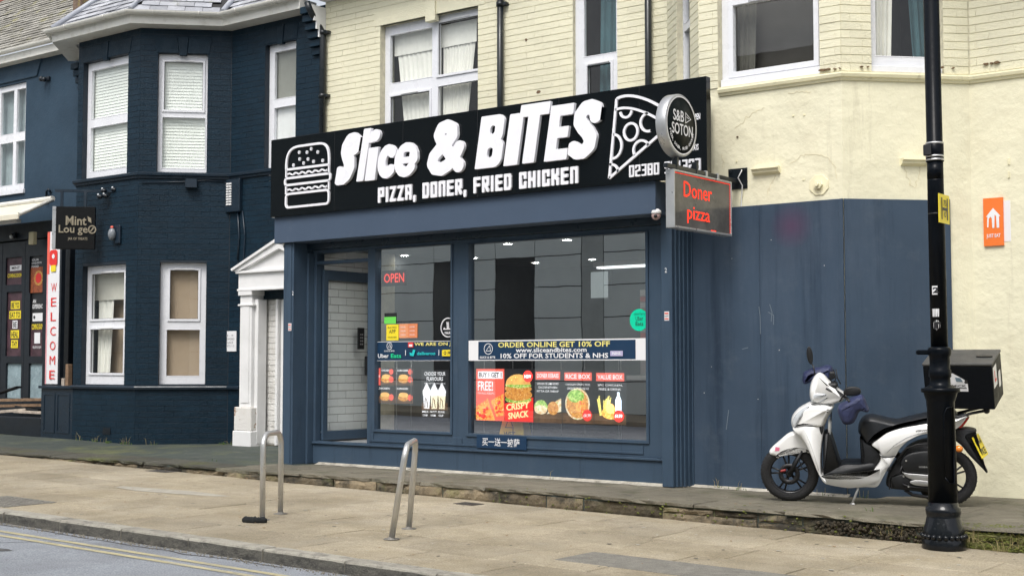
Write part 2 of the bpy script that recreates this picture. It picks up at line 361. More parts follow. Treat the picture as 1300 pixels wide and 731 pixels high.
class Flat:
    """flat print on a face: layers a fraction of a millimetre apart"""
    def __init__(s, fr, w, mats, step=0.0012, lit=0.0): s.fr = fr; s.w = w; s.mb = MB(); s.mats = []; s.step = step; s.k = 1; s.lit = lit
    def mi(s, m):
        if s.lit: m = backlit(m, s.lit)
        if m not in s.mats: s.mats.append(m)
        return s.mats.index(m)
    def base(s, r, m, th=0.004): s.mb.box(s.fr, r[0], r[2], r[1], r[3], s.w - th, s.w, s.mi(m)); return s
    def top(s): s.k += 1; return s.w + s.k * s.step
    def rect(s, r, m): s.mb.quad([s.fr.p(a, b, s.top()) if i == 0 else s.fr.p(a, b, s.w + s.k * s.step) for i, (a, b) in enumerate(((r[0], r[1]), (r[2], r[1]), (r[2], r[3]), (r[0], r[3])))], s.mi(m)); return s
    def poly(s, pts, m): t = s.top(); s.mb.quad([s.fr.p(a, b, t) for a, b in pts], s.mi(m)); return s
    def circ(s, cx, cy, r, m, ry=None, n=20): return s.poly(circ(cx, cy, r, n, ry=ry), m)
    def line(s, pts, wd, m, closed=False): t = s.top(); ribbon(s.mb, s.fr, pts, wd, t - 0.0005, t, s.mi(m), closed); return s
    def text(s, t_, r, m, bold=0.02, res=2, **k): text(s.mb, s.fr, t_, r, s.top(), s.mi(m), bold=min(bold, .028) * .75, res=res, **k); return s
    def build(s, name, parent=None, **kw): return s.mb.build(name, s.mats, parent, weld=False, **kw)

# painted bricks: real blocks standing proud of recessed joints
BH, BL = 0.0862, 0.262
def brick_mesh(cache, mat, L, H=BH, J=0.007, depth=0.008, JU=0.0004):
    key = (mat.name, round(L, 2), round(H, 3))
    if key not in cache:
        mb = MB(); f0 = Fr((0, 0, 0), (1, 0, 0)); f0.v = Vector((0, 1, 0)); f0.n = Vector((0, 0, 1))
        mb.cbox(f0, -L / 2 + JU, L / 2 - JU, -H / 2 + J / 2, H / 2 - J / 2, -0.004, depth, 0, 0.0018)
        cache[key] = mb.mesh('brick', mat, weld=False)
    return cache[key]
def bricks(recs, fr, u0, u1, v0, v1, holes=(), phase=0.0, H=BH, L=BL):
    n = int(round((v1 - v0) / H)); H_ = (v1 - v0) / max(1, n)
    for r_ in range(n):
        va, vb = v0 + r_ * H_, v0 + (r_ + 1) * H_
        cuts = [(h[0], h[2]) for h in holes if h[1] < vb - H_ * 0.45 and h[3] > va + H_ * 0.45]
        spans = [(u0, u1)]
        for a, b in cuts:
            ns = []
            for x, y in spans:
                if b <= x or a >= y: ns.append((x, y)); continue
                if a > x: ns.append((x, a))
                if b < y: ns.append((b, y))
            spans = ns
        for x, y in spans:
            e = [x]; k = math.floor((x - phase) / L) * L + phase + (L / 2 if r_ % 2 else 0)
            while k < y:
                if k > x + 0.05 and k < y - 0.05: e.append(k)
                k += L
            e.append(y)
            for a, b in zip(e, e[1:]): recs.append((fr, (a + b) / 2, (va + vb) / 2, b - a, H_))
def lay(recs, parent, mat, limit=300, name='brick', jit=0.0015, vis=None, depth=0.008, JU=0.0004):
    cache = {}
    def key(r_):
        p = r_[0].p(r_[1], r_[2]); q = (p - Vector((0, 0, CAM_Z))).length
        return (0 if (vis is None or vis(p)) else 1000) + q
    recs.sort(key=key)
    for r_ in recs[:limit]:
        o = bpy.data.objects.new(name, brick_mesh(cache, mat, r_[3], r_[4], depth=depth, JU=JU)); C.objects.link(o)
        mw = r_[0].mat(r_[1], r_[2], random.uniform(-jit, jit)) @ Matrix.Rotation(random.gauss(0, 0.003), 4, 'X') @ Matrix.Rotation(random.gauss(0, 0.003), 4, 'Y')
        o.parent = parent; o.matrix_parent_inverse = world_of(parent).inverted()
        o.matrix_basis = mw
    if len(recs) > limit:
        mb = MB()
        for fr, u, v, L, H in recs[limit:]:
            d = random.uniform(-jit, jit); j = 0.007
            mb.cbox(fr, u - L / 2 + JU, u + L / 2 - JU, v - H / 2 + j / 2, v + H / 2 - j / 2, -0.004, depth + d, 0, 0.0018)
        mb.build('more_' + name + 's', mat, parent, weld=False, kind='stuff')
# ================================================================== THE SETTING
def seen(p, m=60):
    d = Vector(p) - Vector((0, 0, CAM_Z)); c, s = math.cos(YAW), math.sin(YAW); cp, sp = math.cos(PITCH), math.sin(PITCH)
    fh = -c * d.x + s * d.y; r = s * d.x + c * d.y; fw = fh * cp + d.z * sp; up = -fh * sp + d.z * cp
    if fw <= 0.1: return False
    x = 650 + F_PX * r / fw; y = 365.5 - F_PX * up / fw
    return -m < x < 1300 + m and -m < y < 731 + m
class Ground(Fr):
    def __init__(s, dz=0.0): s.o = Vector((0, 0, -0.0139 * 6.4 + dz)); s.u = Vector((1, 0, -0.0139)); s.v = Vector((0, 1, 0)); s.n = Vector((0, 0, 1))
GP = Ground(0); GR = Ground(-0.108)
KY = 7.43; TY = 11.36
m_asph = M('road_asphalt', (0.285, 0.305, 0.335), 0.85, var=0.14, ns=1.3, bump=1.0, bs=70, grain=0.30, gs=75, dirt=[((0.18, 0.19, 0.205), 0.6, 0.9, 0.5, 0.7), ((0.36, 0.36, 0.35), 0.6, 150, 0.66, 0.75)])
m_line = M('worn_yellow_road_paint', (0.46, 0.41, 0.25), 0.8, var=0.16, ns=6, bump=0.5, bs=150, dirt=[((0.25, 0.25, 0.22), 0.9, 30, 0.52, 0.68), ((0.28, 0.28, 0.26), 0.7, 2.5, 0.5, 0.7)])
m_kerb = M('kerb_stone', (0.35, 0.33, 0.28), 0.85, var=0.16, ns=4, bump=0.8, bs=70, grain=0.15, gs=160, rnd=0.08, dirt=[((0.12, 0.115, 0.10), 0.8, 7, 0.50, 0.68), ((0.40, 0.38, 0.33), 0.5, 12, 0.6, 0.75)])
m_kerbf = M('grimy_kerb_face', (0.135, 0.128, 0.11), 0.9, var=0.25, ns=5, bump=0.9, bs=60, grain=0.25, gs=120, dirt=[((0.03, 0.03, 0.028), 0.9, 5, 0.45, 0.64, (1, 1, 2.0)), ((0.24, 0.225, 0.19), 0.6, 9, 0.56, 0.7)])
m_pav = M('buff_paving_slab', (0.360, 0.309, 0.221), 0.85, var=0.20, ns=0.7, bump=0.7, bs=70, grain=0.26, gs=80, rnd=0.085, dirt=[((0.225, 0.185, 0.115), 0.8, 1.3, 0.45, 0.66), ((0.42, 0.38, 0.31), 0.5, 0.6, 0.5, 0.7), ((0.26, 0.22, 0.16), 0.5, 6, 0.5, 0.7), ((0.43, 0.40, 0.33), 0.5, 2.6, 0.55, 0.75), ((0.13, 0.105, 0.075), 0.8, 14, 0.60, 0.72), ((0.10, 0.09, 0.08), 0.9, 7.5, 0.69, 0.735), ((0.62, 0.60, 0.55), 0.8, 24, 0.71, 0.76)])
m_joint = M('paving_joint_sand', (0.09, 0.078, 0.055), 0.95, var=0.3, ns=10)
m_terr = M('terrace_stone', (0.155, 0.140, 0.105), 0.85, var=0.22, ns=2, bump=0.8, bs=40, grain=0.14, gs=150, rnd=0.10, dirt=[((0.05, 0.056, 0.022), 0.75, 2.2, 0.5, 0.7), ((0.20, 0.185, 0.15), 0.8, 5, 0.55, 0.72), ((0.03, 0.03, 0.025), 0.7, 9, 0.55, 0.7)])
m_terr_t = M('grey_terrace_tarmac', (0.048, 0.060, 0.052), 0.8, var=0.16, ns=1.4, bump=0.6, bs=60, grain=0.10, gs=170, dirt=[((0.13, 0.135, 0.045), 0.75, 0.7, 0.50, 0.66), ((0.17, 0.165, 0.15), 0.5, 3, 0.58, 0.75)])
m_step = M('rough_step_stone', (0.165, 0.132, 0.085), 0.9, var=0.35, ns=4, bump=1.0, bs=22, grain=0.2, gs=90, rnd=0.55, dirt=[((0.028, 0.027, 0.022), 0.9, 2.6, 0.46, 0.60), ((0.085, 0.10, 0.025), 0.7, 1.6, 0.52, 0.66), ((0.26, 0.21, 0.14), 0.6, 7, 0.6, 0.7)])
m_moss = M('green_moss', (0.13, 0.15, 0.03), 0.95, var=0.4, ns=20, bump=1.0, bs=60)

# road, with its own opposite kerb far behind the camera's feet
mb = MB(); mb.quad([GR.p(-80, -1.2), GR.p(60, -1.2), GR.p(60, KY + 0.06), GR.p(-80, KY + 0.06)]); road = mb.build('road', m_asph, kind='structure')
for y0, y1 in ((7.055, 7.125), (6.895, 6.965)):
    mb = MB(); mb.quad([GR.p(-60, y0, 0.004), GR.p(40, y0, 0.004), GR.p(40, y1, 0.004), GR.p(-60, y1, 0.004)]); mb.build('yellow_line', m_line, road)
# ground sheet out to the horizon, under everything
mb = MB(); mb.quad([Vector((-300, -300, -3.5)), Vector((300, -300, -3.5)), Vector((300, 300, -3.5)), Vector((-300, 300, -3.5))]); mb.build('ground', m_joint, kind='structure')
# near-side pavement bed and its slabs
mb = MB(); mb.quad([GP.p(-80, KY + 0.1, -0.014), GP.p(60, KY + 0.1, -0.014), GP.p(60, TY + 0.3, -0.014), GP.p(-80, TY + 0.3, -0.014)]); pav = mb.build('pavement', m_joint, kind='structure')
pcache = {}
def slab_mesh(L, D, mat, name='paving_slab', th=0.05, g=0.011, ch=0.005):
    k = (round(L, 2), round(D, 2), mat.name)
    if k not in pcache:
        mb = MB(); f0 = Ground(0); f0.o = Vector((0, 0, 0)); f0.u = Vector((1, 0, 0))
        mb.cbox(f0, -L / 2 + g / 2, L / 2 - g / 2, -D / 2 + g / 2, D / 2 - g / 2, -th, 0, 0, ch); pcache[k] = mb.mesh(name, mat, weld=False)
    return pcache[k]
SLOPE = Matrix.Rotation(math.atan(0.0139), 4, 'Y')
rows = [7.60 + i * 0.627 for i in range(7)]
cnt = 0
for r_ in range(6):
    D = 0.627; x = -22.4 + (0.47 if r_ % 2 else 0) + 0.07 * r_
    while x < 0.5:
        L = 0.94 if random.random() > 0.12 else 0.62
        cy = rows[r_] + D / 2; cx = x + L / 2; x += L
        z = ground_z(cx)
        if not seen((cx, cy, z), 110): continue
        o = bpy.data.objects.new('paving_slab', slab_mesh(L, D, m_pav)); C.objects.link(o); cnt += 1
        o.location = (cx, cy, z + random.gauss(0, 0.0016)); o.rotation_euler = (random.gauss(0, 0.0022), math.atan(0.0139) + random.gauss(0, 0.0018), 0); adopt(o, pav); o.parent = pav
mb = MB()
for x0, x1 in ((-60, -22.6), (0.6, 40)):
    x = x0
    while x < x1 - 0.9:
        for r_ in range(6): mb.cbox(GP, x + (0.4 if r_ % 2 else 0), x + 0.93 + (0.4 if r_ % 2 else 0), rows[r_] + .003, rows[r_ + 1] - .003, -0.05, 0, 0, 0.005)
        x += 0.94
mb.build('more_paving_slabs', m_pav, pav, weld=False, kind='stuff')
# kerb
mb = MB(); mb.quad([GP.p(-80, KY + 0.02, -0.02), GP.p(60, KY + 0.02, -0.02), GP.p(60, KY + 0.17, -0.02), GP.p(-80, KY + 0.17, -0.02)])
mb.quad([GP.p(-80, KY + 0.02, -0.16), GP.p(60, KY + 0.02, -0.16), GP.p(60, KY + 0.02, -0.02), GP.p(-80, KY + 0.02, -0.02)]); kerb = mb.build('kerb', m_joint, kind='structure')
x = -24.0
kL = 0.92
kc = on_ground(150.6, 671)[0]
x = kc - 14 * kL
f0 = Ground(0); f0.o = Vector((0, 0, 0)); f0.u = Vector((1, 0, 0))
kms = []
for k in range(5):
    mb = MB(); prof = [(0, -0.2), (0, -0.02), (0.006, -0.006), (0.02, 0), (0.163, 0), (0.163, -0.2)]
    rings = []
    for i in range(9):
        u = -kL / 2 + 0.008 + (kL - 0.016) * i / 8; rings.append([Vector((u, yy + random.gauss(0, .0012) + (0.004 if i in (0, 8) and yy < 0.03 else 0), zz + (random.gauss(0, 0.0012) if zz > -0.1 else 0) - (0.004 if i in (0, 8) and zz > -.1 else 0))) for yy, zz in prof])
    mb.loft(rings, sm=False); mb.m = [1 if (k % 6 in (0,) and k < 48) else 0 for k in range(len(mb.m))]; kms.append(mb.mesh('kerb_stone', [m_kerb, m_kerbf], weld=False))
while x < 0.5:
    o = bpy.data.objects.new('kerb_stone', random.choice(kms)); C.objects.link(o)
    o.location = (x + kL / 2, KY + random.gauss(0, 0.003), ground_z(x + kL / 2) + 0.003 + random.gauss(0, .0012)); o.rotation_euler = (0, math.atan(0.0139), random.gauss(0, 0.0015)); o.parent = kerb; x += kL
mb = MB()
for x0, x1 in ((-60, kc - 14 * kL), (x, 40)):
    q = x0
    while q < x1 - kL * .5: mb.cbox(GP, q + .005, q + kL - .005, KY, KY + .163, -0.2, 0.003, 0, 0.008); q += kL
mb.build('more_kerb_stones', m_kerb, kerb, weld=False, kind='stuff')

# terrace in front of the houses: low stone step, level while the street falls
ZE = [(-80, 1.1), (-24, 0.27), (-18.25, 0.205), (-14.4, 0.205), (-13.45, 0.205), (-13.0, 0.185), (-11.6, 0.20), (-9.6, 0.195), (-8.1, 0.185), (-6.46, 0.166), (-4.9, 0.157), (-4.3, 0.14), (-3.4, 0.16), (0, 0.15), (40, 0.1)]
ZW = [(-80, 1.1), (-24, 0.34), (-20, 0.30), (-19, 0.29), (-17.3, 0.262), (-15, 0.27), (-13.7, 0.20), (-13.3, 0.163), (-7.7, 0.158), (-5.6, 0.15), (-4.6, 0.14), (0, 0.14), (40, 0.1)]
def lerp(T, x):
    for (a, b), (c, d) in zip(T, T[1:]):
        if a <= x <= c: return b + (d - b) * (x - a) / (c - a)
    return T[-1][1]
def terr_z(X, Y):
    t = min(1, max(0, (Y - TY) / 1.5)); return lerp(ZE, X) * (1 - t) + lerp(ZW, X) * t
mb = MB()
xs = [-80, -40, -26] + [-24 + i * 0.5 for i in range(53)] + [10, 40]; ys = [TY + 0.02, TY + 0.3, TY + 0.6, TY + 1.0, TY + 1.5, TY + 2.2, TY + 5.5]
P = [Vector((x, y, terr_z(x, y) - (0.012 if x > -13.4 else 0) - (0.012 if y < TY + .55 else 0))) for x in xs for y in ys]; n = len(ys)
mb.add(P, [(i * n + j, (i + 1) * n + j, (i + 1) * n + j + 1, i * n + j + 1) for i in range(len(xs) - 1) for j in range(n - 1)])
mb.add([Vector((x, TY + 0.02, z)) for x in xs for z in (-0.6, terr_z(x, TY) - 0.012)], [(2 * i, 2 * i + 2, 2 * i + 3, 2 * i + 1) for i in range(len(xs) - 1)])
terr = mb.build('terrace', m_terr_t, kind='structure')
def quad_slab(name, x0, x1, y0, y1, th, mat, parent, g=0.005, over=0.0, jz=0.0, rag=0.0):
    """a stone slab that follows the terrace's fall"""
    mb = MB(); nx, ny = max(2, int((x1 - x0) / 0.12)), 3
    X = [x0 + g + (x1 - x0 - 2 * g) * i / nx for i in range(nx + 1)]; Yv = [y0 + g + (y1 - y0 - 2 * g) * j / ny for j in range(ny + 1)]
    def edge(x, y): return random.gauss(0, rag) if y == Yv[0] else 0
    T = [[Vector((x, y + edge(x, y), terr_z(x, y) + jz + random.gauss(0, 0.0008))) for y in Yv] for x in X]
    top = [p for row in T for p in row]; m_ = ny + 1
    mb.add(top, [(i * m_ + j, (i + 1) * m_ + j, (i + 1) * m_ + j + 1, i * m_ + j + 1) for i in range(nx) for j in range(ny)])
    per = [T[i][0] for i in range(nx + 1)] + [T[nx][j] for j in range(1, ny + 1)] + [T[i][ny] for i in range(nx - 1, -1, -1)] + [T[0][j] for j in range(ny - 1, 0, -1)]
    low = [p + Vector((0, random.gauss(0, rag), -th)) for p in per]; k = len(per)
    mb.add(per + low, [(i, k + i, k + (i + 1) % k, (i + 1) % k) for i in range(k)])
    return mb.build(name, mat, parent, bevel=0.006)
m_terr_d = M('dark_edge_stone', (0.066, 0.064, 0.05), 0.85, var=0.2, ns=3, bump=0.8, bs=40, rnd=0.12, dirt=[((0.10, 0.11, 0.03), 0.7, 2.0, 0.5, 0.68)])
m_step_m = M('mossy_step_stone', (0.17, 0.17, 0.055), 0.95, var=0.35, ns=6, bump=1.0, bs=25, grain=0.2, gs=90, rnd=0.2, dirt=[((0.04, 0.045, 0.02), 0.8, 4, 0.5, 0.65)])
# coping slabs at the edge
x = -21.0
while x < 0.2:
    L = random.choice((0.75, 0.95, 1.15, 1.4))
    thin = 0.035
    quad_slab('coping_slab', x, x + L, TY - 0.02 + random.uniform(-.012, .02), TY + 0.5, thin * random.uniform(.7, 1.1), m_terr if x > -13.4 else m_terr_d, terr, rag=0.011, jz=random.gauss(0, .002)); x += L
# flags behind
for r_, (y0, y1) in enumerate(((TY + 0.5, TY + 1.12), (TY + 1.12, TY + 1.75), (TY + 1.75, TY + 2.76))):
    x = -13.4 + 0.3 * r_
    while x < -0.4:
        L = random.choice((0.6, 0.75, 0.95))
        if r_ < 2 or x > -5.7: quad_slab('flagstone', x, x + L, y0, y1, 0.05, m_terr, terr, jz=random.gauss(0, .0015))
        x += L
# rough face stones of the step
x = -20.5
def step_stone(x0, x1, z0, z1, proud):
    mb = MB(); nx = max(3, int((x1 - x0) / 0.06)); nz = 3; g = 0.009
    P = []
    for i in range(nx + 1):
        for j in range(nz + 1):
            u = x0 + g + (x1 - x0 - 2 * g) * i / nx; v = z0 + (z1 - z0) * j / nz + (random.gauss(0, .003) if 0 < i < nx else 0)
            e = 0.014 if (i in (0, nx) or j in (0, nz)) else 0
            P.append(Vector((u, TY - 0.005 - proud + e + random.gauss(0, 0.0045), v)))
    m_ = nz + 1; mb.add(P, [(i * m_ + j, (i + 1) * m_ + j, (i + 1) * m_ + j + 1, i * m_ + j + 1) for i in range(nx) for j in range(nz)])
    per = list(range(0, (nx + 1) * m_, m_)) + [nx * m_ + j for j in range(1, m_)] + [i * m_ + nz for i in range(nx - 1, -1, -1)] + [j for j in range(nz - 1, 0, -1)]
    A = [P[i] for i in per]; B = [Vector((p.x, TY + 0.12, p.z)) for p in A]; k = len(A)
    mb.add(A + B, [(i, (i + 1) % k, k + (i + 1) % k, k + i) for i in range(k)])
    return mb.build('step_stone', m_step if x0 < -4.1 else m_step_m, terr)
while x < 0.0:
    L = random.uniform(0.40, 1.05); zt = min(terr_z(x, TY), terr_z(x + L, TY)) - 0.042; zb = ground_z(x) - 0.03
    if zt - zb > 0.03 and not (-4.75 < x + L / 2 < -4.25):
        if zt - zb > 0.14 and random.random() < 0.4:
            m_ = zb + (zt - zb) * random.uniform(.5, .65); step_stone(x, x + L, zb, m_, random.uniform(0, .012)); step_stone(x, x + L * .55, m_ + .005, zt, random.uniform(-.01, .01)); step_stone(x + L * .55, x + L, m_ + .004, zt, random.uniform(-.01, .01))
        else: step_stone(x, x + L, zb, zt, random.uniform(-0.008, 0.012))
    x += L
# moss on the step at the right, as small cushions nobody could count
mb = MB()
for i in range(700):
    xx = random.choice((random.gauss(-3.6, 0.4), random.gauss(-3.2, 0.5), random.uniform(-9, -3), random.uniform(-3.9, -2.9), random.uniform(-3.9, -2.9))); zz = random.uniform(ground_z(xx), terr_z(xx, TY)); r_ = random.uniform(0.004, 0.013)
    top = random.random() < 0.3
    mb.ball((xx, TY - 0.012 if not top else TY + random.uniform(0, .25), zz if not top else terr_z(xx, TY)), r_, 6, sc=(1.3, 0.45, 0.8) if not top else (1.3, 1.1, .25))
mb.build('moss', m_moss, kind='stuff')
# soil gap in the step where stones have fallen out, next to the lamp post
m_soil = M('dark_soil', (0.05, 0.04, 0.025), 0.95, var=0.5, ns=25, bump=1, bs=60)
mb = MB()
for i in range(1300): mb.ball((random.uniform(-5.2, -4.15), TY + random.uniform(-0.02, 0.1), random.uniform(ground_z(-4.5), 0.10)), random.uniform(0.006, 0.018), 6)
mb.build('soil', m_soil, kind='stuff')
m_straw = M('dry_grass', (0.33, 0.27, 0.13), 0.9, var=0.3, ns=40)
m_weed = M('green_weed', (0.08, 0.13, 0.03), 0.9, var=0.4, ns=40)
def blades(name, spots, mat, n, h, spread, thick=0.0022):
    mb = MB()
    for (x, y, z, k) in spots:
        for i in range(int(n * k)):
            a = random.uniform(0, 6.28); b = random.gauss(0, spread); px_, py_ = x + random.gauss(0, .05), y + random.gauss(0, .015)
            hh = h * random.uniform(.4, 1.2); dx, dy = math.cos(a) * abs(b), math.sin(a) * abs(b) * .6
            pts = [Vector((px_, py_, z)), Vector((px_ + dx * .3, py_ + dy * .3, z + hh * .6)), Vector((px_ + dx, py_ + dy, z + hh * random.uniform(.6, 1)))]
            mb.tube(pts, [thick, thick * .8, thick * .3], 4, caps=False)
    return mb.build(name, mat, kind='stuff', weld=False)
sp = [(-3.55, TY - .05, ground_z(-3.6), 2.6), (-3.75, TY - .03, .02, 2), (-3.4, TY - .04, .0, 1.6), (-4.5, TY - .02, .02, 1.2), (-4.7, TY, 0.05, 1)]
blades('dry_grass', sp, m_straw, 6, 0.13, 0.10, .0016)
sp = [(x_, y_, terr_z(x_, y_), k_) for x_, y_, k_ in [(-18.3, 13.04, 1.2), (-18.0, 13.05, .8), (-17.6, 13.04, 1), (-17.5, 13.05, 1), (-17.1, 13.22, .7), (-16.2, 14.03, .8), (-16.05, 14.04, 1), (-15.9, 14.0, 1.2), (-6.9, 13.03, .8), (-7.1, 13.04, .7), (-5.9, 13.03, .5), (-5.5, 13.1, .6), (-4.9, 13.7, .6), (-18.7, 13.03, .6), (-9.2, 12.86, .2)]]
blades('dry_weeds', sp, m_straw, 5, 0.13, 0.05, 0.0024)
blades('green_weeds', [(a + .05, b - .02, c_, d) for a, b, c_, d in sp] + [(-17.9, 13.0, .27, 2), (-16.2, 13.9, .27, 2), (-14.2, TY + .6, .2, .4), (-4.9, TY + .5, .16, .6), (-7.9, TY - .03, .0, .4)], m_weed, 8, 0.045, 0.03, 0.004)
# little scraps, leaves and chewing gum on slabs
m_scrap = M('pale_litter', (0.55, 0.52, 0.45), 0.8, var=0.3, ns=60); m_leafd = M('dead_leaf', (0.22, 0.13, 0.05), 0.8, var=0.4, ns=50)
for nm, mt, N, r0, r1 in (('pale_litter_specks', m_scrap, 240, .004, .012), ('dead_leaf_scraps', m_leafd, 130, .006, .02)):
    mb = MB()
    for i in range(N):
        xx = random.uniform(-19, -3); yy = random.uniform(KY + .1, TY - .02) if random.random() < .8 else random.uniform(TY, TY + 1.2)
        if random.random() < .25: yy = TY - abs(random.gauss(0, .05)) - .03
        zz = ground_z(xx) if yy < TY - .01 else terr_z(xx, yy); a0 = random.uniform(0, 6.28); rr = random.uniform(r0, r1)
        mb.add([Vector((xx + rr * math.cos(a0 + k * 1.05) * random.uniform(.6, 1), yy + rr * math.sin(a0 + k * 1.05) * random.uniform(.6, 1), zz + 0.0045 + (random.uniform(0, .006) if 'leaf' in nm else 0))) for k in range(6)], [tuple(range(6))])
    mb.build(nm, mt, weld=False, kind='stuff')
# opposite pavement, behind the camera
mb = MB(); mb.quad([GP.p(-80, -4.5), GP.p(60, -4.5), GP.p(60, -1.2), GP.p(-80, -1.2)]); mb.quad([GP.p(-80, -1.2, -.2), GP.p(60, -1.2, -.2), GP.p(60, -1.2), GP.p(-80, -1.2)]); mb.build('opposite_pavement', m_pav, kind='structure')

# ================================================================== WINDOWS
def casement(b, fr, rect, panes, deep=0.09, name='window', label=None, fill='dark', sash=(), extra=None, sill=0.0, room=True, ft=0.055):
    """white plastic window in a reveal: frame > pane, sash, curtain or blind"""
    u0, v0, u1, v1 = rect
    mb = MB(); mb.perf(fr, u0, u1, v0, v1, panes, -deep - ft, -deep, 0)
    if sill: mb.box(fr, u0 - .0, u1 + .0, v0 - sill, v0 - .001, -deep - .03, -deep + 0.07, 0)
    win = mb.build(name, [m_upvc], b, bevel=0.004)
    if label: win['label'] = label
    for i, pn in enumerate(panes):
        a, c, d, e = pn
        mb = MB(); mb.quad([fr.p(a, c, -deep - .03), fr.p(d, c, -deep - .03), fr.p(d, e, -deep - .03), fr.p(a, e, -deep - .03)]); mb.build('pane', m_glass, win)
        k = 0.035 if i in sash else 0.012
        mb = MB(); mb.perf(fr, a - k, d + k, c - k, e + k, [(a, c, d, e)], -deep - 0.004, -deep + (0.018 if i in sash else 0.004), 0)
        if i in sash: mb.perf(fr, a - .004, d + .004, c - .004, e + .004, [(a + .006, c + .006, d - .006, e - .006)], -deep - .02, -deep - .006, 1)
        mb.build('sash' if i in sash else 'bead', [m_upvc, m_seal], win, bevel=0.003)
        if i in sash:
            mb = MB(); cu = (a + d) / 2; mb.box(fr, cu - .16, cu + .16, e + k * .35, e + k * .85, -deep + .018, -deep + .03); mb.build('trickle_vent', m_white, win)
    if room:
        mb = MB(); D = 1.6; q = 0.25
        A = [fr.p(u, v, -deep - ft - .02) for u, v in ((u0 - q, v0 - q), (u1 + q, v0 - q), (u1 + q, v1 + q), (u0 - q, v1 + q))]; B = [fr.p(u, v, -D) for u, v in ((u0 - q, v0 - q), (u1 + q, v0 - q), (u1 + q, v1 + q), (u0 - q, v1 + q))]
        mb.add(A + B, [(0, 1, 5, 4), (1, 2, 6, 5), (2, 3, 7, 6), (3, 0, 4, 7), (4, 5, 6, 7)]); mb.build('room_lining', m_room, win)
    return win
def folds(win, fr, pts_top, pts_bot, v0, v1, w, mat, n=60, amp=0.02, freq=14, name='curtain', seed=0):
    """hanging cloth whose left and right edges may draw in towards the bottom"""
    rnd = random.Random(seed); ph = rnd.uniform(0, 6); mb = MB(); rows_ = 10; P = []
    for j in range(rows_ + 1):
        t = j / rows_; a = pts_top[0] * (1 - t) + pts_bot[0] * t; b = pts_top[1] * (1 - t) + pts_bot[1] * t
        for i in range(n + 1):
            s_ = i / n; P.append(fr.p(a + (b - a) * s_, v1 + (v0 - v1) * t, w + amp * (math.sin(freq * s_ * 6.28 + ph) + .4 * math.sin(freq * 2.3 * s_ * 6.28 + ph * 2 + t)) * (0.5 + 0.5 * t)))
    m_ = n + 1; mb.add(P, [(j * m_ + i, j * m_ + i + 1, (j + 1) * m_ + i + 1, (j + 1) * m_ + i) for j in range(rows_) for i in range(n)], 0, True)
    return mb.build(name, mat, win)
def blind(win, fr, u0, u1, v0, v1, w, step=0.05):
    mb = MB(); v = v1
    while v > v0: mb.add([fr.p(u0, v, w - .005), fr.p(u1, v, w - .005), fr.p(u1, v - step * 1.04, w + .005), fr.p(u0, v - step * 1.04, w + .005)], [(0, 1, 2, 3)]); v -= step
    o = mb.build('blind', m_blind, win); return o

# ================================================================== CREAM HOUSE
YM, YB = 14.10, 13.10                     # main walls and bay fronts of the terrace of houses
fm, fb = FA(YM), FA(YB)
cream = thing('terraced_house', 'cream painted brick house with a canted bay behind and right of the shop', 'house', (-7.5, YM, 0.15))
PX = -14.25                               # party line with the dark house
c0 = Vector((-5.648, 13.10, 0)); fc = FC(c0.x, c0.y); CL = math.sqrt(2) * 1.0
CZ = 4.52
w1 = fm.rect(491, 160, 607, 14); w1 = (-13.13, 3.9, -11.315, 6.40)
w2 = (-9.74, 3.9, -9.06, 7.0)
wall_top = 6.93
mb = MB(); mb.perf(fm, PX, -8.32, 0.0, wall_top, [w1, w2, (-13.1, 0.3, -8.3, 3.2)], -0.30, 0); cwl = mb.build('wall', m_cream_j, cream)
cornerL = -7.33
mb = MB(); w3 = (fb.uv(911.6, 60)[0], 4.57, -5.885, 7.2); mb.perf(fb, cornerL, c0.x, CZ, wall_top, [w3], -0.30, 0); cwb = mb.build('bay_wall', m_cream_j, cream)
w4 = (0.235 * CL, 4.57, 0.80 * CL, 7.2)
mb = MB(); mb.perf(fc, 0, CL, CZ, wall_top, [w4], -0.30, 0); cwc = mb.build('bay_cheek', m_cream_j, cream)
fl = Fr((cornerL - 1.0, YM, 0), (1, -1, 0)); w5 = (0.45, 4.2, 1.05, 7.2)
mb = MB(); mb.perf(fl, 0, CL, 3.0, wall_top, [w5], -0.30, 0); cwf = mb.build('bay_cheek', m_cream_j, cream)
mb = MB(); mb.perf(fm, c0.x + 1.0, 3.0, CZ, wall_top, [], -0.30, 0); cwr = mb.build('wall', m_cream_j, cream)
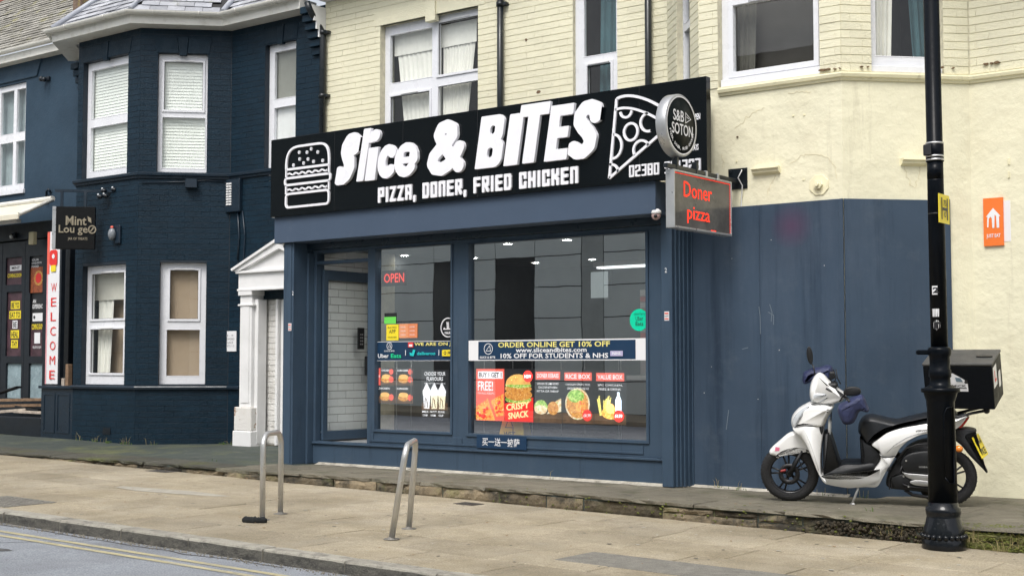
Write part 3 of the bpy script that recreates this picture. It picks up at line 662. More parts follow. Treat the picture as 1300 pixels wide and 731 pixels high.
# smooth rendered lower storey, one skin round the bay
mb = MB()
pl = [(-7.62, YB + .2), (-7.62, YB), (c0.x, c0.y), (c0.x + 1.0, YM), (3.0, YM), (3.0, YM + .3), (-7.62, YM + .3)]
for zlo, zhi in ((0.0, CZ),):
    N = len(pl); P = [Vector((x, y, zlo)) for x, y in pl] + [Vector((x, y, zhi)) for x, y in pl]; mb.add(P, [(i, (i + 1) % N, N + (i + 1) % N, N + i) for i in range(N)] + [tuple(range(N, 2 * N))])
low = mb.build('rendered_lower_wall', m_cream_r, cream)
mb = MB(); mb.box(fm, -8.32, cornerL, 3.0, CZ, -.3, 0); mb.build('wall_return', m_cream_r, cream)
def string_course(pts, prof, mat, parent, name='string_course'):
    mb = MB(); rings = []
    for i, p in enumerate(pts):
        p = Vector((*p, 0)); a = (p - Vector((*pts[i - 1], 0))).normalized() if i else None; b = (Vector((*pts[i + 1], 0)) - p).normalized() if i < len(pts) - 1 else None
        na = Vector((a.y, -a.x, 0)) if a else None; nb = Vector((b.y, -b.x, 0)) if b else None
        if na and nb: n_ = (na + nb).normalized(); k = 1 / n_.dot(na)
        else: n_ = na or nb; k = 1
        rings.append([p + n_ * k * w_ + Vector((0, 0, z)) for w_, z in prof])
    mb.loft(rings, 0, True, True, sm=False); return mb.build(name, mat, parent)
string_course([(cornerL + .25, YB), (c0.x, c0.y), (c0.x + 1.0, YM), (3.0, YM)], [(-.02, 4.465), (.018, 4.468), (.026, 4.49), (.045, 4.50), (.055, 4.53), (.05, 4.548), (-.02, 4.556)], m_cream_t, cream)
recs = []
bricks(recs, fm, PX + .0, -8.33, 3.30, wall_top, [w1, w2])
bricks(recs, fb, cornerL, c0.x, 4.56, wall_top, [w3], phase=.05)
bricks(recs, fc, 0.0, CL - .01, 4.56, wall_top, [w4], phase=.1)
bricks(recs, fm, c0.x + 1.012, 2.9, 4.56, wall_top, [], phase=.02)
bricks(recs, fl, 0.01, CL, 4.3, wall_top, [w5], phase=.0)
lay(recs, cwl, m_cream_b, 300, vis=lambda p: seen(p, 10) and not (p.x < -6.9 and p.z < 4.62))
# lintel band and keystone over the wide window
mb = MB(); mb.cbox(fm, w1[0] - .12, w1[2] + .12, w1[3], w1[3] + .20, -.05, .016); mb.cbox(fm, -12.24, -12.06, w1[3] - .09, w1[3] + .26, -.05, .045); mb.build('lintel', m_cream_b, cream, bevel=.004)
mb = MB(); mb.box(fm, PX - .0, -8.0, wall_top, wall_top + .12, -.3, .22); mb.build('eaves_board', m_white, cream)
mb = MB(); mb.box(fm, -8.0, 3, wall_top, wall_top + .12, -.3, 1.2); mb.build('eaves_board', m_white, cream)
mb = MB(); mb.add([Vector((PX, YM - .4, 7.05)), Vector((3, YM - .4, 7.05)), Vector((3, YM + 4.5, 10.2)), Vector((PX, YM + 4.5, 10.2))], [(0, 1, 2, 3)]); mb.build('roof', M('dark_slate_roof', (.12, .12, .13), .7, var=.2), cream)
# wide four light window with lace curtains
a, b_, c_, d_ = w1
um = (a + b_ * 0 + c_) / 2 + .055
P1 = [(a + .10, 5.56, um - .06, d_ - .14), (um + .06, 5.56, c_ + .03, d_ - .10), (a + .12, 4.2, um - .10, 5.36), (um + .05, 4.2, c_ + .03, 5.40)]
win = casement(cream, fm, w1, P1, deep=.10, sash=(1, 2), label='wide four light window with gathered lace curtains above the sign')
folds(win, fm, (a + .1, um), (a + .38, um + .0), 4.0, d_ - .1, -.24, m_curtain, amp=.012, freq=9, seed=1)
folds(win, fm, (um + .03, c_ - .2), (um + .02, c_ - .50), 4.0, d_ - .1, -.24, m_curtain, amp=.018, freq=11, seed=2)
folds(win, fm, (a + .08, c_ - .2), (a + .08, c_ - .2), d_ - .42, d_ - .1, -.22, m_curtain, amp=.006, freq=20, name='valance', seed=3)
a, b_, c_, d_ = w2
win = casement(cream, fm, w2, [(a + .14, 5.46, c_ - .05, 6.9), (a + .19, 4.1, c_ - .13, 5.33)], deep=.05, sash=(1,), label='tall narrow window with a teal curtain above the sign')
folds(win, fm, (a + .3, c_ + .1), (a + .25, c_ + .1), 4.0, 6.95, -.24, m_curtain_t, amp=.03, freq=4, seed=4)
a, b_, c_, d_ = w3
win = casement(cream, fb, w3, [(a + .15, 4.735, c_ - .10, 5.48), (a + .1, 5.60, c_ - .1, 7.0)], deep=.09, sash=(), label='wide dark window in the front of the bay')
mb = MB(); mb.perf(fb, a + .09, c_ - .04, 4.67, 5.55, [(a + .15, 4.735, c_ - .10, 5.48)], -.09, -.065); mb.build('sash', m_upvc, win, bevel=.004)
mb = MB(); mb.box(fb, a + .35, a + .75, 5.485, 5.51, -.065, -.05); mb.build('trickle_vent', m_alu, win)
mb = MB(); mb.box(fb, a + .012, c_, 4.557, 4.655, -.08, -.03); mb.build('sill', m_upvc, win, bevel=.004)
folds(win, fb, (a + .1, a + .34), (a + .1, a + .30), 4.6, 5.6, -.28, M('dim_curtain', (.12, .115, .10), .9, var=.2), amp=.02, freq=3, seed=5)
mb = MB(); mb.quad([fb.p(a + .1, 4.6, -.45), fb.p(c_, 4.6, -.45), fb.p(c_, 7, -.45), fb.p(a + .1, 7, -.45)]); mb.build('roller_blind', M('charcoal_blind', (.055, .05, .045), .8, var=.1), win)
a, b_, c_, d_ = w4
win = casement(cream, fc, w4, [(a + .09, 4.76, c_ - .10, 7.0)], deep=.09, label='bay cheek window with a white net curtain behind the lamp post')
mb = MB(); mb.box(fc, a + .01, c_, 4.557, 4.64, -.08, -.03); mb.build('sill', m_upvc, win, bevel=.004)
folds(win, fc, (a + .08, a + .42), (a + .08, a + .33), 4.6, 7.0, -.26, m_curtain, amp=.03, freq=5, seed=6)
folds(win, fc, (c_ - .35, c_ + .1), (c_ - .2, c_ + .1), 4.6, 7.0, -.3, m_curtain_t, amp=.03, freq=4, seed=7)
a, b_, c_, d_ = w5
casement(cream, fl, w5, [(a + .08, 4.3, c_ - .08, 5.45), (a + .08, 5.55, c_ - .08, 7.0)], deep=.07, label='bay window seen almost edge on above the sign')
# little corbels and tie plate left on the rendered wall
for (u0, v0, u1, v1) in (fb.rect(957, 220, 991, 211), ):
    mb = MB(); mb.prism(Fr(fb.p(u0, 0), (0, -1, 0)), [(0, v1), (.075, v1), (.078, v1 - .018), (.055, v1 - .03), (.05, v1 - .055), (.02, v1 - .07), (0, v1 - .08)], 0, -(u1 - u0)); mb.build('corbel', m_cream_t, cream)
pu = fc.uv(1143, 205); qu = fc.uv(1178, 205)
mb = MB(); mb.prism(Fr(fc.p(pu[0], 0), (1, -1, 0)), [(0, pu[1] + .03), (.075, pu[1] + .03), (.078, pu[1] + .01), (.055, pu[1]), (.05, pu[1] - .025), (.02, pu[1] - .04), (0, pu[1] - .05)], 0, -(qu[0] - pu[0])); mb.build('corbel', m_cream_t, cream)
hx, hz = fb.uv(1040, 235)
mb = MB(); mb.prism(fb, circ(hx, hz, .115, 8, 22.5, 382.5), 0, .012); mb.prism(fb, circ(hx, hz, .05, 6), .012, .05); mb.prism(fb, circ(hx, hz, .022, 10), .05, .075); mb.build('wall_tie_plate', m_cream_t, cream, bevel=.003)
for (x_, y_) in ((1007, 147), (1021, 146), (1020, 228), (935, 205)):
    u, v = fb.uv(x_, y_); mb = MB(); mb.prism(fb, circ(u, v, .012, 8), -.001, .008); mb.build('bolt_head', m_cream_t, cream)
for Yx, uu, (a, b) in ((fm, PX + .2, (0, 0)),):
    pass
# slate-blue boarding over the ground floor of the bay
board = thing('painted_boarding', 'slate blue painted timber boarding round the bay behind the white scooter', 'boarding', (-6.5, YB, 0.16))
bt = 3.222
for i, (a, b) in enumerate(((-7.44, -6.60), (-6.598, c0.x + .004))):
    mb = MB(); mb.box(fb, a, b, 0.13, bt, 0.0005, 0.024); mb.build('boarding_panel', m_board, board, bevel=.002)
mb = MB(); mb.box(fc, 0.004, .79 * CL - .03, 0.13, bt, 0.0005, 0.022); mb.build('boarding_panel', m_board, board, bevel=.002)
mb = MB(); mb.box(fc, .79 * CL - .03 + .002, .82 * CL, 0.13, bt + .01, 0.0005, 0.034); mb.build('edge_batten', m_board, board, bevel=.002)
mb = MB(); mb.box(fb, c0.x - .035, c0.x + .008, 0.14, bt, .0245, .032); mb.build('edge_batten', m_board, board, bevel=.002)
mb = MB()
for fr_, us in ((fb, (-7.40, -6.63, -6.57, -5.70)), (fc, (.05, .35 * CL, .72 * CL))):
    for u in us:
        for k in range(9): mb.prism(fr_, circ(u, .3 + k * .35, .006, 6), .023, .0265)
mb.build('screw_heads', m_slate, board, kind='stuff')
mb = MB()
for i in range(10):
    u = random.uniform(-7.4, c0.x - .05); v = random.uniform(.2, 2.9); mb.prism(fb, circ(u, v, random.uniform(.003, .007), 6), .0235, .026)
mb.build('paint_chips', M('bare_chip', (.35, .36, .36), .7), board, kind='stuff')

# ================================================================== DARK HOUSE (navy brick, canted bay)
navy = thing('terraced_house', 'navy painted brick house with a canted bay and white windows left of the shop', 'house', (-17, YM, 0.27))
n0 = Vector((-17.353, YB, 0)); fn = FC(n0.x, n0.y); NLft = -18.985
ntop = 6.90
def nrect(fr, x0, y0, x1, y1): return fr.rect(x0, y0, x1, y1)
nu = (-18.85, 4.535, -17.66, 6.46); nl = (-18.77, 1.185, -17.64, 3.10)
cu = (0.27, 4.535, 1.04, 6.43); cl_ = (0.345, 1.195, 1.06, 3.11)
mb = MB(); mb.perf(fb, NLft, n0.x, 0.1, ntop, [nu, nl], -.3, 0); nb = mb.build('bay_wall', m_navy_j, navy)
mb = MB(); mb.perf(fn, 0, CL, 0.1, ntop, [cu, cl_], -.3, 0); nc = mb.build('bay_cheek', m_navy_j, navy)
fnl = Fr((NLft - 1.0, YM, 0), (1, -1, 0)); mb = MB(); mb.perf(fnl, 0, CL, 0.1, ntop, [], -.3, 0); mb.build('bay_cheek', m_navy_j, navy)
nm = (-15.57, 4.2, -14.88, 6.475); porch_hole = (-15.86, 0.0, -14.3, 2.5)
mb = MB(); mb.perf(fm, n0.x + 1.0, PX, 0.1, ntop, [nm, porch_hole], -.3, 0); nw = mb.build('wall', m_navy_j, navy)
recs = []
bricks(recs, fb, NLft, n0.x, 0.17, 1.115, []); bricks(recs, fb, NLft, n0.x, 1.18, 4.42, [nl], phase=.1); bricks(recs, fb, NLft, n0.x, 4.53, ntop, [nu])
bricks(recs, fn, .0, CL - .01, 0.17, 1.115, [], phase=.06); bricks(recs, fn, .0, CL - .01, 1.18, 4.42, [cl_], phase=.06); bricks(recs, fn, .0, CL - .01, 4.53, ntop, [cu], phase=.06)
bricks(recs, fm, n0.x + 1.012, PX, 0.17, 4.42, [porch_hole]); bricks(recs, fm, n0.x + 1.012, PX, 4.53, ntop, [nm])
lay(recs, nb, m_navy_b, 300, vis=lambda p: seen(p, 5) and p.x < -14.9, depth=.0045)
pts = [(NLft - .7, YB + .7), (NLft, YB), (n0.x, n0.y), (n0.x + 1.0, YM), (PX, YM)]
string_course(pts, [(-.02, 4.425), (.03, 4.43), (.035, 4.46), (.065, 4.475), (.07, 4.51), (.05, 4.525), (-.02, 4.53)], m_navy_t, navy)
string_course(pts[:4] + [(n0.x + 1.3, YM)], [(-.02, 1.118), (.045, 1.12), (.05, 1.15), (.04, 1.168), (-.02, 1.175)], m_navy_t, navy, 'sill_course')
# keystones and lintels
for fr_, r_ in ((fb, nu), (fn, cu), (fm, nm)):
    cxx = (r_[0] + r_[2]) / 2; mb = MB(); mb.prism(fr_, [(cxx - .055, r_[3] - .035), (cxx + .055, r_[3] - .035), (cxx + .085, r_[3] + .27), (cxx - .085, r_[3] + .27)], -.05, .022)
    for sgn in (-1, 1): mb.prism(fr_, [(cxx + sgn * .065, r_[3] + .002), (cxx + sgn * (r_[2] - r_[0]) * .53, r_[3] + .002), (cxx + sgn * (r_[2] - r_[0]) * .58, r_[3] + .25), (cxx + sgn * .095, r_[3] + .25)][::sgn], -.05, .012)
    mb.build('lintel', m_navy_b, navy, bevel=.004)
a, b_, c_, d_ = nu
wi = casement(navy, fb, nu, [(a + .10, 5.53, c_ - .03, d_ - .13), (a + .10, 4.66, c_ - .03, 5.38)], sash=(), sill=0, label='upper bay front window with a pale closed blind')
blind(wi, fb, a + .02, c_ + .1, 4.5, d_ - .02, -.17)
a, b_, c_, d_ = cu
wi = casement(navy, fn, cu, [(a + .09, 5.54, c_ - .08, d_ - .12), (a + .07, 4.61, c_ - .04, 5.42)], sash=(0,), label='upper bay cheek window with a white slatted blind')
blind(wi, fn, a + .0, c_ + .06, 4.5, d_ - .02, -.17)
a, b_, c_, d_ = nl
wi = casement(navy, fb, nl, [(a + .13, 2.24, c_ - .14, d_ - .13), (a + .12, 1.37, c_ - .14, 2.07)], sash=(0, 1), label='lower bay front window with a half drawn pale blind')
mb = MB(); mb.quad([fb.p(a, 2.55, -.22), fb.p(c_, 2.55, -.22), fb.p(c_, d_, -.22), fb.p(a, d_, -.22)]); mb.build('roller_blind', M('pale_blind', (.55, .53, .47), .8), wi)
folds(wi, fb, (a + .1, a + .5), (a + .1, a + .42), 1.3, 2.6, -.25, m_curtain, amp=.02, freq=3, seed=9)
mb = MB(); mb.quad([fb.p(a, 1.2, -.4), fb.p(c_, 1.2, -.4), fb.p(c_, 3.1, -.4), fb.p(a, 3.1, -.4)]); mb.build('paper_screen', m_kraft, wi)
a, b_, c_, d_ = cl_
wi = casement(navy, fn, cl_, [(a + .15, 2.22, c_ - .13, d_ - .12), (a + .11, 1.33, c_ - .10, 2.05)], sash=(0,), label='lower bay cheek window covered with brown paper inside')
mb = MB(); mb.quad([fn.p(a, 1.2, -.2), fn.p(c_, 1.2, -.2), fn.p(c_, 3.1, -.2), fn.p(a, 3.1, -.2)]); mb.build('paper_screen', m_kraft, wi)
a, b_, c_, d_ = nm
wi = casement(navy, fm, nm, [(a + .12, 5.62, c_ - .0 - .02, d_ - .12), (a + .12, 4.3, c_ - .02, 5.48)], sash=(), label='narrow window with grey glass above the white doorway')
mb = MB(); mb.quad([fm.p(a, 5.5, -.17), fm.p(c_, 5.5, -.17), fm.p(c_, 6.5, -.17), fm.p(a, 6.5, -.17)]); mb.build('grey_blind', M('grey_blind', (.25, .25, .22), .7, var=.1), wi)
mb = MB(); mb.quad([fm.p(a, 4.2, -.16), fm.p(c_, 4.2, -.16), fm.p(c_, 5.5, -.16), fm.p(a, 5.5, -.16)]); mb.build('white_board', m_white, wi)
# air brick near the foot, sprinkler of wall marks
u, v = fb.uv(136, 547); mb = MB(); mb.box(fb, u - .10, u + .10, v - .05, v + .05, .0, .012)
for i in range(4): mb.box(fb, u - .085, u + .085, v - .035 + i * .022, v - .025 + i * .022, .0125, .016)
mb.build('air_brick', m_black_t, navy)
for nm_, pts_ in (('wall_conduit', [(285, 232), (283, 300), (283, 360)]), ('wall_conduit', [(303, 268), (305, 300), (303, 330)])):
    mb = MB(); mb.tube([fm.p(*fm.uv(x_, y_), .022) for x_, y_ in pts_], .014, 8); mb.build(nm_, m_navy_t, navy)
# eaves: soffit, fascia, half round gutter with brackets
def eaves(path, z, parent, zslope=0.0, over=.3):
    string_course(path, [(-.35, z - .02), (.0, z - .02), (.0, z + .135), (-.35, z + .135)], m_gutter, parent, 'fascia_board')
    string_course([(x, y) for x, y in path], [(.075 + .06 * math.cos(R(a)), z + .165 + .06 * math.sin(R(a))) for a in range(180, 361, 20)] + [(.075 + .052 * math.cos(R(a)), z + .165 + .052 * math.sin(R(a))) for a in range(360, 179, -20)], m_gutter, parent, 'gutter')
eaves([(NLft - 1.3, YB + .68), (NLft - .32, YB - .3), (n0.x + .12, YB - .3), (n0.x + 1.12, YM - .3), (PX - .25, YM - .3)], 6.84, navy)
ecorn = [(NLft - .32, YB - .3), (n0.x + .12, YB - .3), (n0.x + 1.12, YM - .3), (PX - .25, YM - .3)]
mb = MB()
for (a, b) in zip(ecorn, ecorn[1:]):
    A, B = Vector((*a, 0)), Vector((*b, 0)); L = (B - A).length; k = max(2, int(L / .8)); d = (B - A).normalized(); fr_ = Fr(A, d)
    for i in range(k): u = L * (i + .5) / k; mb = MB(); mb.tube([fr_.p(u, 7.005 + .067 * math.sin(R(t)), .075 + .067 * math.cos(R(t))) for t in range(180, 361, 30)], .008, 6); mb.build('gutter_bracket', m_gutter, navy)
# slate roofs: sloped planes, slates laid one by one
m_sl = M('grey_roof_slate', (0.33, 0.34, 0.37), 0.6, var=0.18, ns=3, bump=.5, bs=30, rnd=0.22, dirt=[((0.50, 0.50, 0.52), 0.6, 2.4, .5, .7), ((0.30, 0.30, 0.10), .5, 3.3, .6, .75)])
m_sl2 = M('mossy_roof_slate', (0.25, 0.24, 0.21), 0.8, var=0.2, ns=4, bump=.8, bs=30, rnd=0.22, dirt=[((0.36, 0.35, 0.32), 0.7, 2.0, .45, .6), ((0.34, 0.32, 0.09), .7, 2.6, .56, .7)])
m_lead = M('lead_flashing', (0.36, 0.38, 0.43), 0.5, var=0.12, ns=4)
def slates(parent, o, along, up, L, rows_, sw, sh, mat, clip=None, limit=300, under=m_seal):
    """o: eave start; along, up: unit vectors of the slope"""
    fr_ = Fr(o, (1, 0, 0)); fr_.u = Vector(along).normalized(); fr_.v = Vector(up).normalized(); fr_.n = fr_.u.cross(fr_.v)
    base = MB(); base.quad([fr_.p(0, 0, -.02), fr_.p(L, 0, -.02), fr_.p(L, rows_ * sh + .1, -.02), fr_.p(0, rows_ * sh + .1, -.02)] if clip is None else [fr_.p(*q, -.02) for q in clip[1]])
    bs = base.build('roof_deck', under, parent)
    rr = []
    for r_ in range(rows_):
        k = -1
        while k * sw < L + sw:
            u = (k + (.5 if r_ % 2 else 0)) * sw; k += 1; v = r_ * sh
            if u < 0 or u + sw > L: continue
            if clip and not clip[0](u + sw / 2, v + sh / 2): continue
            rr.append((u, v))
    rr.sort(key=lambda q: (0 if seen(fr_.p(*q), 20) else 1, q[1]))
    mm = MB(); f1 = Fr((0, 0, 0), (1, 0, 0)); f1.v = Vector((0, 1, 0)); f1.n = Vector((0, 0, 1)); P = [(0.003, 0), (sw - .003, 0), (sw - .003, sh * 1.15), (.003, sh * 1.15)]
    mm.add([f1.p(a, b, .014 if b == 0 else -.004) for a, b in P] + [f1.p(a, b, .004 if b == 0 else -.012) for a, b in P], [(0, 1, 2, 3), (0, 4, 5, 1), (1, 5, 6, 2), (3, 7, 4, 0), (2, 6, 7, 3)])
    me = mm.mesh('slate', mat, weld=False); more = MB()
    for i, (u, v) in enumerate(rr):
        j = random.gauss(0, .0025)
        if i < limit:
            o_ = bpy.data.objects.new('slate', me); C.objects.link(o_); M4 = fr_.mat(u, v, j) @ Matrix.Rotation(random.gauss(0, .008), 4, 'Z'); o_.parent = bs; o_.matrix_parent_inverse = world_of(bs).inverted(); o_.matrix_basis = M4
        else:
            more.add([fr_.p(u + a, v + b, (.014 if b == 0 else -.004) + j) for a, b in P] + [fr_.p(u + a, v + b, .0 + j) for a, b in P], [(0, 1, 2, 3), (0, 4, 5, 1), (1, 5, 6, 2), (3, 7, 4, 0)])
    if more.v: more.build('more_slates', mat, bs, weld=False, kind='stuff')
    return fr_
SP = R(42); cs, sn = math.cos(SP), math.sin(SP)
ez = 7.03
slates(navy, (NLft - .32, YB - .28, ez), (1, 0, 0), (0, cs, sn), 2.06, 9, .27, .17, m_sl, clip=(lambda u, v: v * .31 - .1 < u and (2.06 - u) > v * .31 - .1, [(0, 0), (2.06, 0), (2.06 - .48, 1.55), (.48, 1.55)]), limit=60)
d45 = Vector((1, 1, 0)).normalized(); up45 = (Vector((-1, 1, 0)).normalized() * cs + Vector((0, 0, sn)))
slates(navy, (n0.x + .12, YB - .28, ez), d45, up45, 1.40, 9, .27, .17, m_sl, clip=(lambda u, v: u > v * .31 - .1 and (1.40 - u) > -v * .31 - .05, [(0, 0), (1.40, 0), (1.40 + .48, 1.55), (.48, 1.55)]), limit=60)
slates(navy, (n0.x + .12, YM - .28, ez), (1, 0, 0), (0, cs, sn), 2.9, 16, .27, .17, m_sl, clip=(lambda u, v: u - 1.0 > -v * .31 + .05, [(1.0, 0), (2.9, 0), (2.9, 2.7), (.16, 2.7)]), limit=60)
mb = MB()
hip = Vector((-.42 * 1, 0, 0)); A = Vector((n0.x + .12, YB - .30, ez + .02)); B = A + (Vector((0, cs, sn)) * 1.6 + Vector((-.31 * 1.6, 0, 0)))
mb.tube([A, B], .035, 8); mb.build('lead_hip', m_lead, navy); mb = MB(); A2 = Vector((n0.x + 1.12, YM - .3, ez + .02)); B2 = A2 + (Vector((0, cs, sn)) * 1.6 + Vector((-.31 * 1.6, 0, 0))); mb.tube([A2, B2], .05, 8); mb.build('lead_valley', m_lead, navy); mb = MB()
A3 = Vector((NLft - .32, YB - .30, ez + .02)); mb.tube([A3, A3 + Vector((0, cs, sn)) * 1.6 + Vector((.31 * 1.6, 0, 0))], .05, 8)
mb.build('lead_hip', m_lead, navy)
mb = MB(); mb.add([Vector((NLft - .95, YM - .4, ez - .02)), Vector((NLft - .32, YB - .28, ez - .02)), Vector((NLft + .3, YB + .84, ez + 1.0)), Vector((NLft - .3, YM + .3, ez + 1.0))], [(0, 1, 2, 3)]); mb.build('roof_cheek', m_lead, navy)
mb = MB(); mb.box(Fr((NLft - 1.05, YM - .35, 0), (0, 1, 0)), 0, 3.0, 6.9, 8.3, -.10, .12); mb.build('parapet_wall', M('mossy_parapet_brick', (.16, .11, .08), .9, var=.4, ns=9, bump=.8, bs=20, dirt=((.30, .25, .04), .8, 5, .5, .65)), navy)
# corbelled bricks at both ends of the eaves
def corbels(fr_, u0, top, sgn, parent, mat, n_=6):
    for i in range(n_):
        mb = MB(); mb.cbox(fr_, u0, u0 + .22, top - (i + 1) * .115, top - i * .115 - .012, -.05, .31 - i * .05); mb.build('corbel_brick', mat, parent, bevel=.004)
corbels(fm, PX - .235, 6.84, 1, navy, m_navy_b)
corbels(fm, NLft - 1.25, 6.78, 1, navy, m_navy_b, 5)
mb = MB()
for i in range(6): mb.box(fm, PX - .012, PX + .012, 6.84 - (i + 1) * .115, 6.84 - i * .115, .0, .30 - i * .05)
mb.box(fm, PX - .012, PX + .012, 3.2, 6.15, .008, .03); mb.build('cream_party_strip', m_white, navy)

# white doorway surround between the dark house and the shop
door = thing('porch_surround', 'white painted doorway with a pointed pediment squeezed between dark house and shop', 'doorway', (-15.1, 13.85, 0.28))
fp = FA(13.86)
pu0, pu1 = fp.uv(303.5, 500)[0], fp.uv(318.5, 500)[0]
mb = MB(); mb.box(fp, pu0, pu1, .86, 2.56, -.24, 0); mb.box(fp, pu0 + .045, pu1 - .045, .92, 2.45, .0005, .012); mb.build('pilaster', m_white, door, bevel=.008)
mb = MB(); mb.box(fp, pu1 + .001, pu1 + .075, .3, 2.5, -.24, -.06); mb.build('door_casing', m_white, door, bevel=.006)
m_worn = M('flaking_white_paint', (.75, .73, .70), .6, var=.08, bump=.4, bs=40, dirt=[((.28, .14, .06), .9, 7, .56, .62), ((.45, .42, .36), .5, 3, .5, .7)])
mb = MB(); mb.box(fp, pu0 - .06, pu1 + .06, .50, .858, -.24, .05); mb.build('pilaster_base', m_worn, door, bevel=.012)
mb = MB(); mb.box(fp, pu0 - .075, pu1 + .07, .24, .498, -.24, .065); mb.build('plinth_block', m_white, door, bevel=.012)
mb = MB(); mb.box(fp, pu0 - .03, pu1 + .04, 2.40, 2.43, -.24, .025); mb.box(fp, pu0 - .02, pu1 + .02, 2.56, 2.64, -.24, .03); mb.build('capital', m_white, door, bevel=.006)
mb = MB(); mb.box(fp, pu0 - .03, -14.0, 2.641, 2.90, -.24, .015); mb.box(fp, pu0 - .055, -14.0, 2.90, 2.94, -.24, .06); mb.box(fp, pu0 - .04, -14.0, 2.63, 2.665, .0155, .035); mb.build('entablature', m_white, door, bevel=.005)
ax, az = fp.uv(358, 306); lx = pu0 - .10; lz = 2.94
mb = MB(); mb.prism(fp, [(lx + .12, lz + .002), (2 * ax - lx - .12, lz + .002), (ax, az - .10)], -.24, .01); mb.build('tympanum', m_white, door)
mb = MB()
for s_ in (-1, 1):
    ex = lx if s_ < 0 else 2 * ax - lx; th = .11; q = [(ex, lz - .005), (ex + (-s_) * .14, lz - .005), (ax, az - .12), (ax, az + .03)]
    mb.prism(fp, q if s_ < 0 else q[::-1], -.24, .07); q2 = [(ex - .02 * -s_, lz + .035), (ex + (-s_) * .0, lz + .0), (ax, az + .0), (ax, az + .05)]; mb.prism(fp, q2 if s_ < 0 else q2[::-1], .0705, .10)
mb.build('raking_cornice', m_white, door, bevel=.003)
# shallow recess walled with white painted brick
m_wb = M('white_painted_brick', (.74, .73, .70), .6, var=.1, ns=3, bump=.5, bs=40, rnd=.03, dirt=((.45, .42, .36), .5, 4, .5, .7))
mb = MB(); mb.box(fm, -15.86, -14.3, .25, 2.62, -.30, -.068); side = mb.build('passage_wall', m_wb, door)
fr5 = FA(YM + .062); recs = []; bricks(recs, fr5, -15.85, -14.45, .3, 2.6, []); lay(recs, side, m_wb, 300)
mb = MB(); mb.box(fm, -15.45, -14.25, .1, .285, -.30, -.01); mb.build('threshold', m_terr, door)
mb = MB(); mb.tube([fm.p(-15.69, .3, -.04), fm.p(-15.69, 1.4, -.045), fm.p(-15.685, 2.5, -.04)], .009, 6); mb.build('cable', m_pl, door)
mb = MB(); u = fm.uv(351, 450)[0]; mb.box(fm, u, u + .05, .28, 2.5, -.06, .03); mb.box(fm, u + .07, u + .9, .28, 2.5, -.06, -.02); mb.build('door_frame', m_white, door, bevel=.005)

# ================================================================== FAR-LEFT HOUSE (rendered, restaurant below)
far = thing('terraced_house', 'navy rendered house with a mossy slate roof at the left edge, black restaurant front below', 'house', (-22, YM, 0.3))
X1 = NLft - 1.0
fw_ = (-23.6, 4.74, -22.06, 6.75)
mb = MB(); mb.perf(fm, -28, X1 + .02, 3.9, 7.3, [fw_], -.3, -.001); fwall = mb.build('wall', m_navy_r, far)
a, b_, c_, d_ = fw_
P_ = [(-22.42, 5.83, c_ - .08, d_ - .11), (-22.42, 4.86, c_ - .08, 5.66), (-22.95, 5.83, -22.52, d_ - .11), (-22.95, 4.86, -22.52, 5.66), (a + .1, 4.86, -23.05, 5.66), (a + .1, 5.83, -23.05, d_ - .11)]
wi = casement(far, fm, fw_, P_, deep=.05, label='white casement window with milky glass cut by the left edge')
folds(wi, fm, (a, c_), (a, c_), 4.7, 6.7, -.2, M('milky_net', (.30, .36, .38), .8, var=.3, ns=1.5), amp=.01, freq=12, seed=12)
mb = MB(); mb.box(fm, a - .05, c_ + .03, b_ - .08, b_, -.05, .04); mb.build('sill', m_upvc, wi, bevel=.004)
mb = MB(); mb.prism(fm, [(-23.7, 6.79), (-21.70, 6.79), (-21.55, 7.12), (-23.9, 7.12)], -.02, .03); mb.build('window_hood', m_navy_r, far, bevel=.01)
string_course([(-28, YM - .22), (X1 - .38, YM - .22)], [(-.3, 7.10), (.0, 7.10), (.0, 7.24), (-.3, 7.24)], m_gutter, far, 'fascia_board')
string_course([(-28, YM - .22), (X1 - .34, YM - .22)], [(.05 + .065 * math.cos(R(a)), 7.31 + .065 * math.sin(R(a))) for a in range(180, 361, 20)] + [(.05 + .055 * math.cos(R(a)), 7.31 + .055 * math.sin(R(a))) for a in range(360, 179, -20)], m_gutter, far, 'gutter')
slates(far, (-26.5, YM - .2, 7.34), (1, 0, 0), (0, cs, sn), 5.6, 24, .30, .13, m_sl2, limit=300)
# brick stack at the top left edge
mb = MB(); mb.box(FA(YM + 2.2), -27, -23.6, 8.5, 11.0, -.4, 0); mb.build('chimney', M('red_chimney_brick', (.24, .09, .06), .9, var=.3, ns=6, bump=.6, bs=20), far)
# black timber restaurant front
fF = FA(13.62)
mb = MB(); mb.box(fF, -28, X1 + .1, 3.72, 4.02, -.5, 0); mb.build('front_cornice', m_black_t, far, bevel=.01)
mb = MB(); mb.box(fF, -28, -20.35, .3, .55, -.45, -.02); mb.build('base_panel', m_black_t, far)
mb = MB(); mb.box(fF, -28, X1 + .02, .2, 3.71, -.6, -.35); mb.build('back_panel', m_black_t, far)
dp = []
dx = [(3, 28), (34, 53)]
for i, (xa, xb) in enumerate(((-23.9, -22.86), (-22.84, -21.28), (-21.26, -20.35))): pass
pL = [fF.rect(6, 388, 27, 326), fF.rect(6, 452, 27, 370), fF.rect(6, 505, 27, 461), fF.rect(36, 372, 54, 324), fF.rect(36, 452, 54, 371), fF.rect(35, 505, 53, 461)]
pL[0] = fF.rect(6, 362, 27, 326)
uA, uB = pL[0][0] - .1, pL[3][2] + .12; um_ = (pL[0][2] + pL[3][0]) / 2
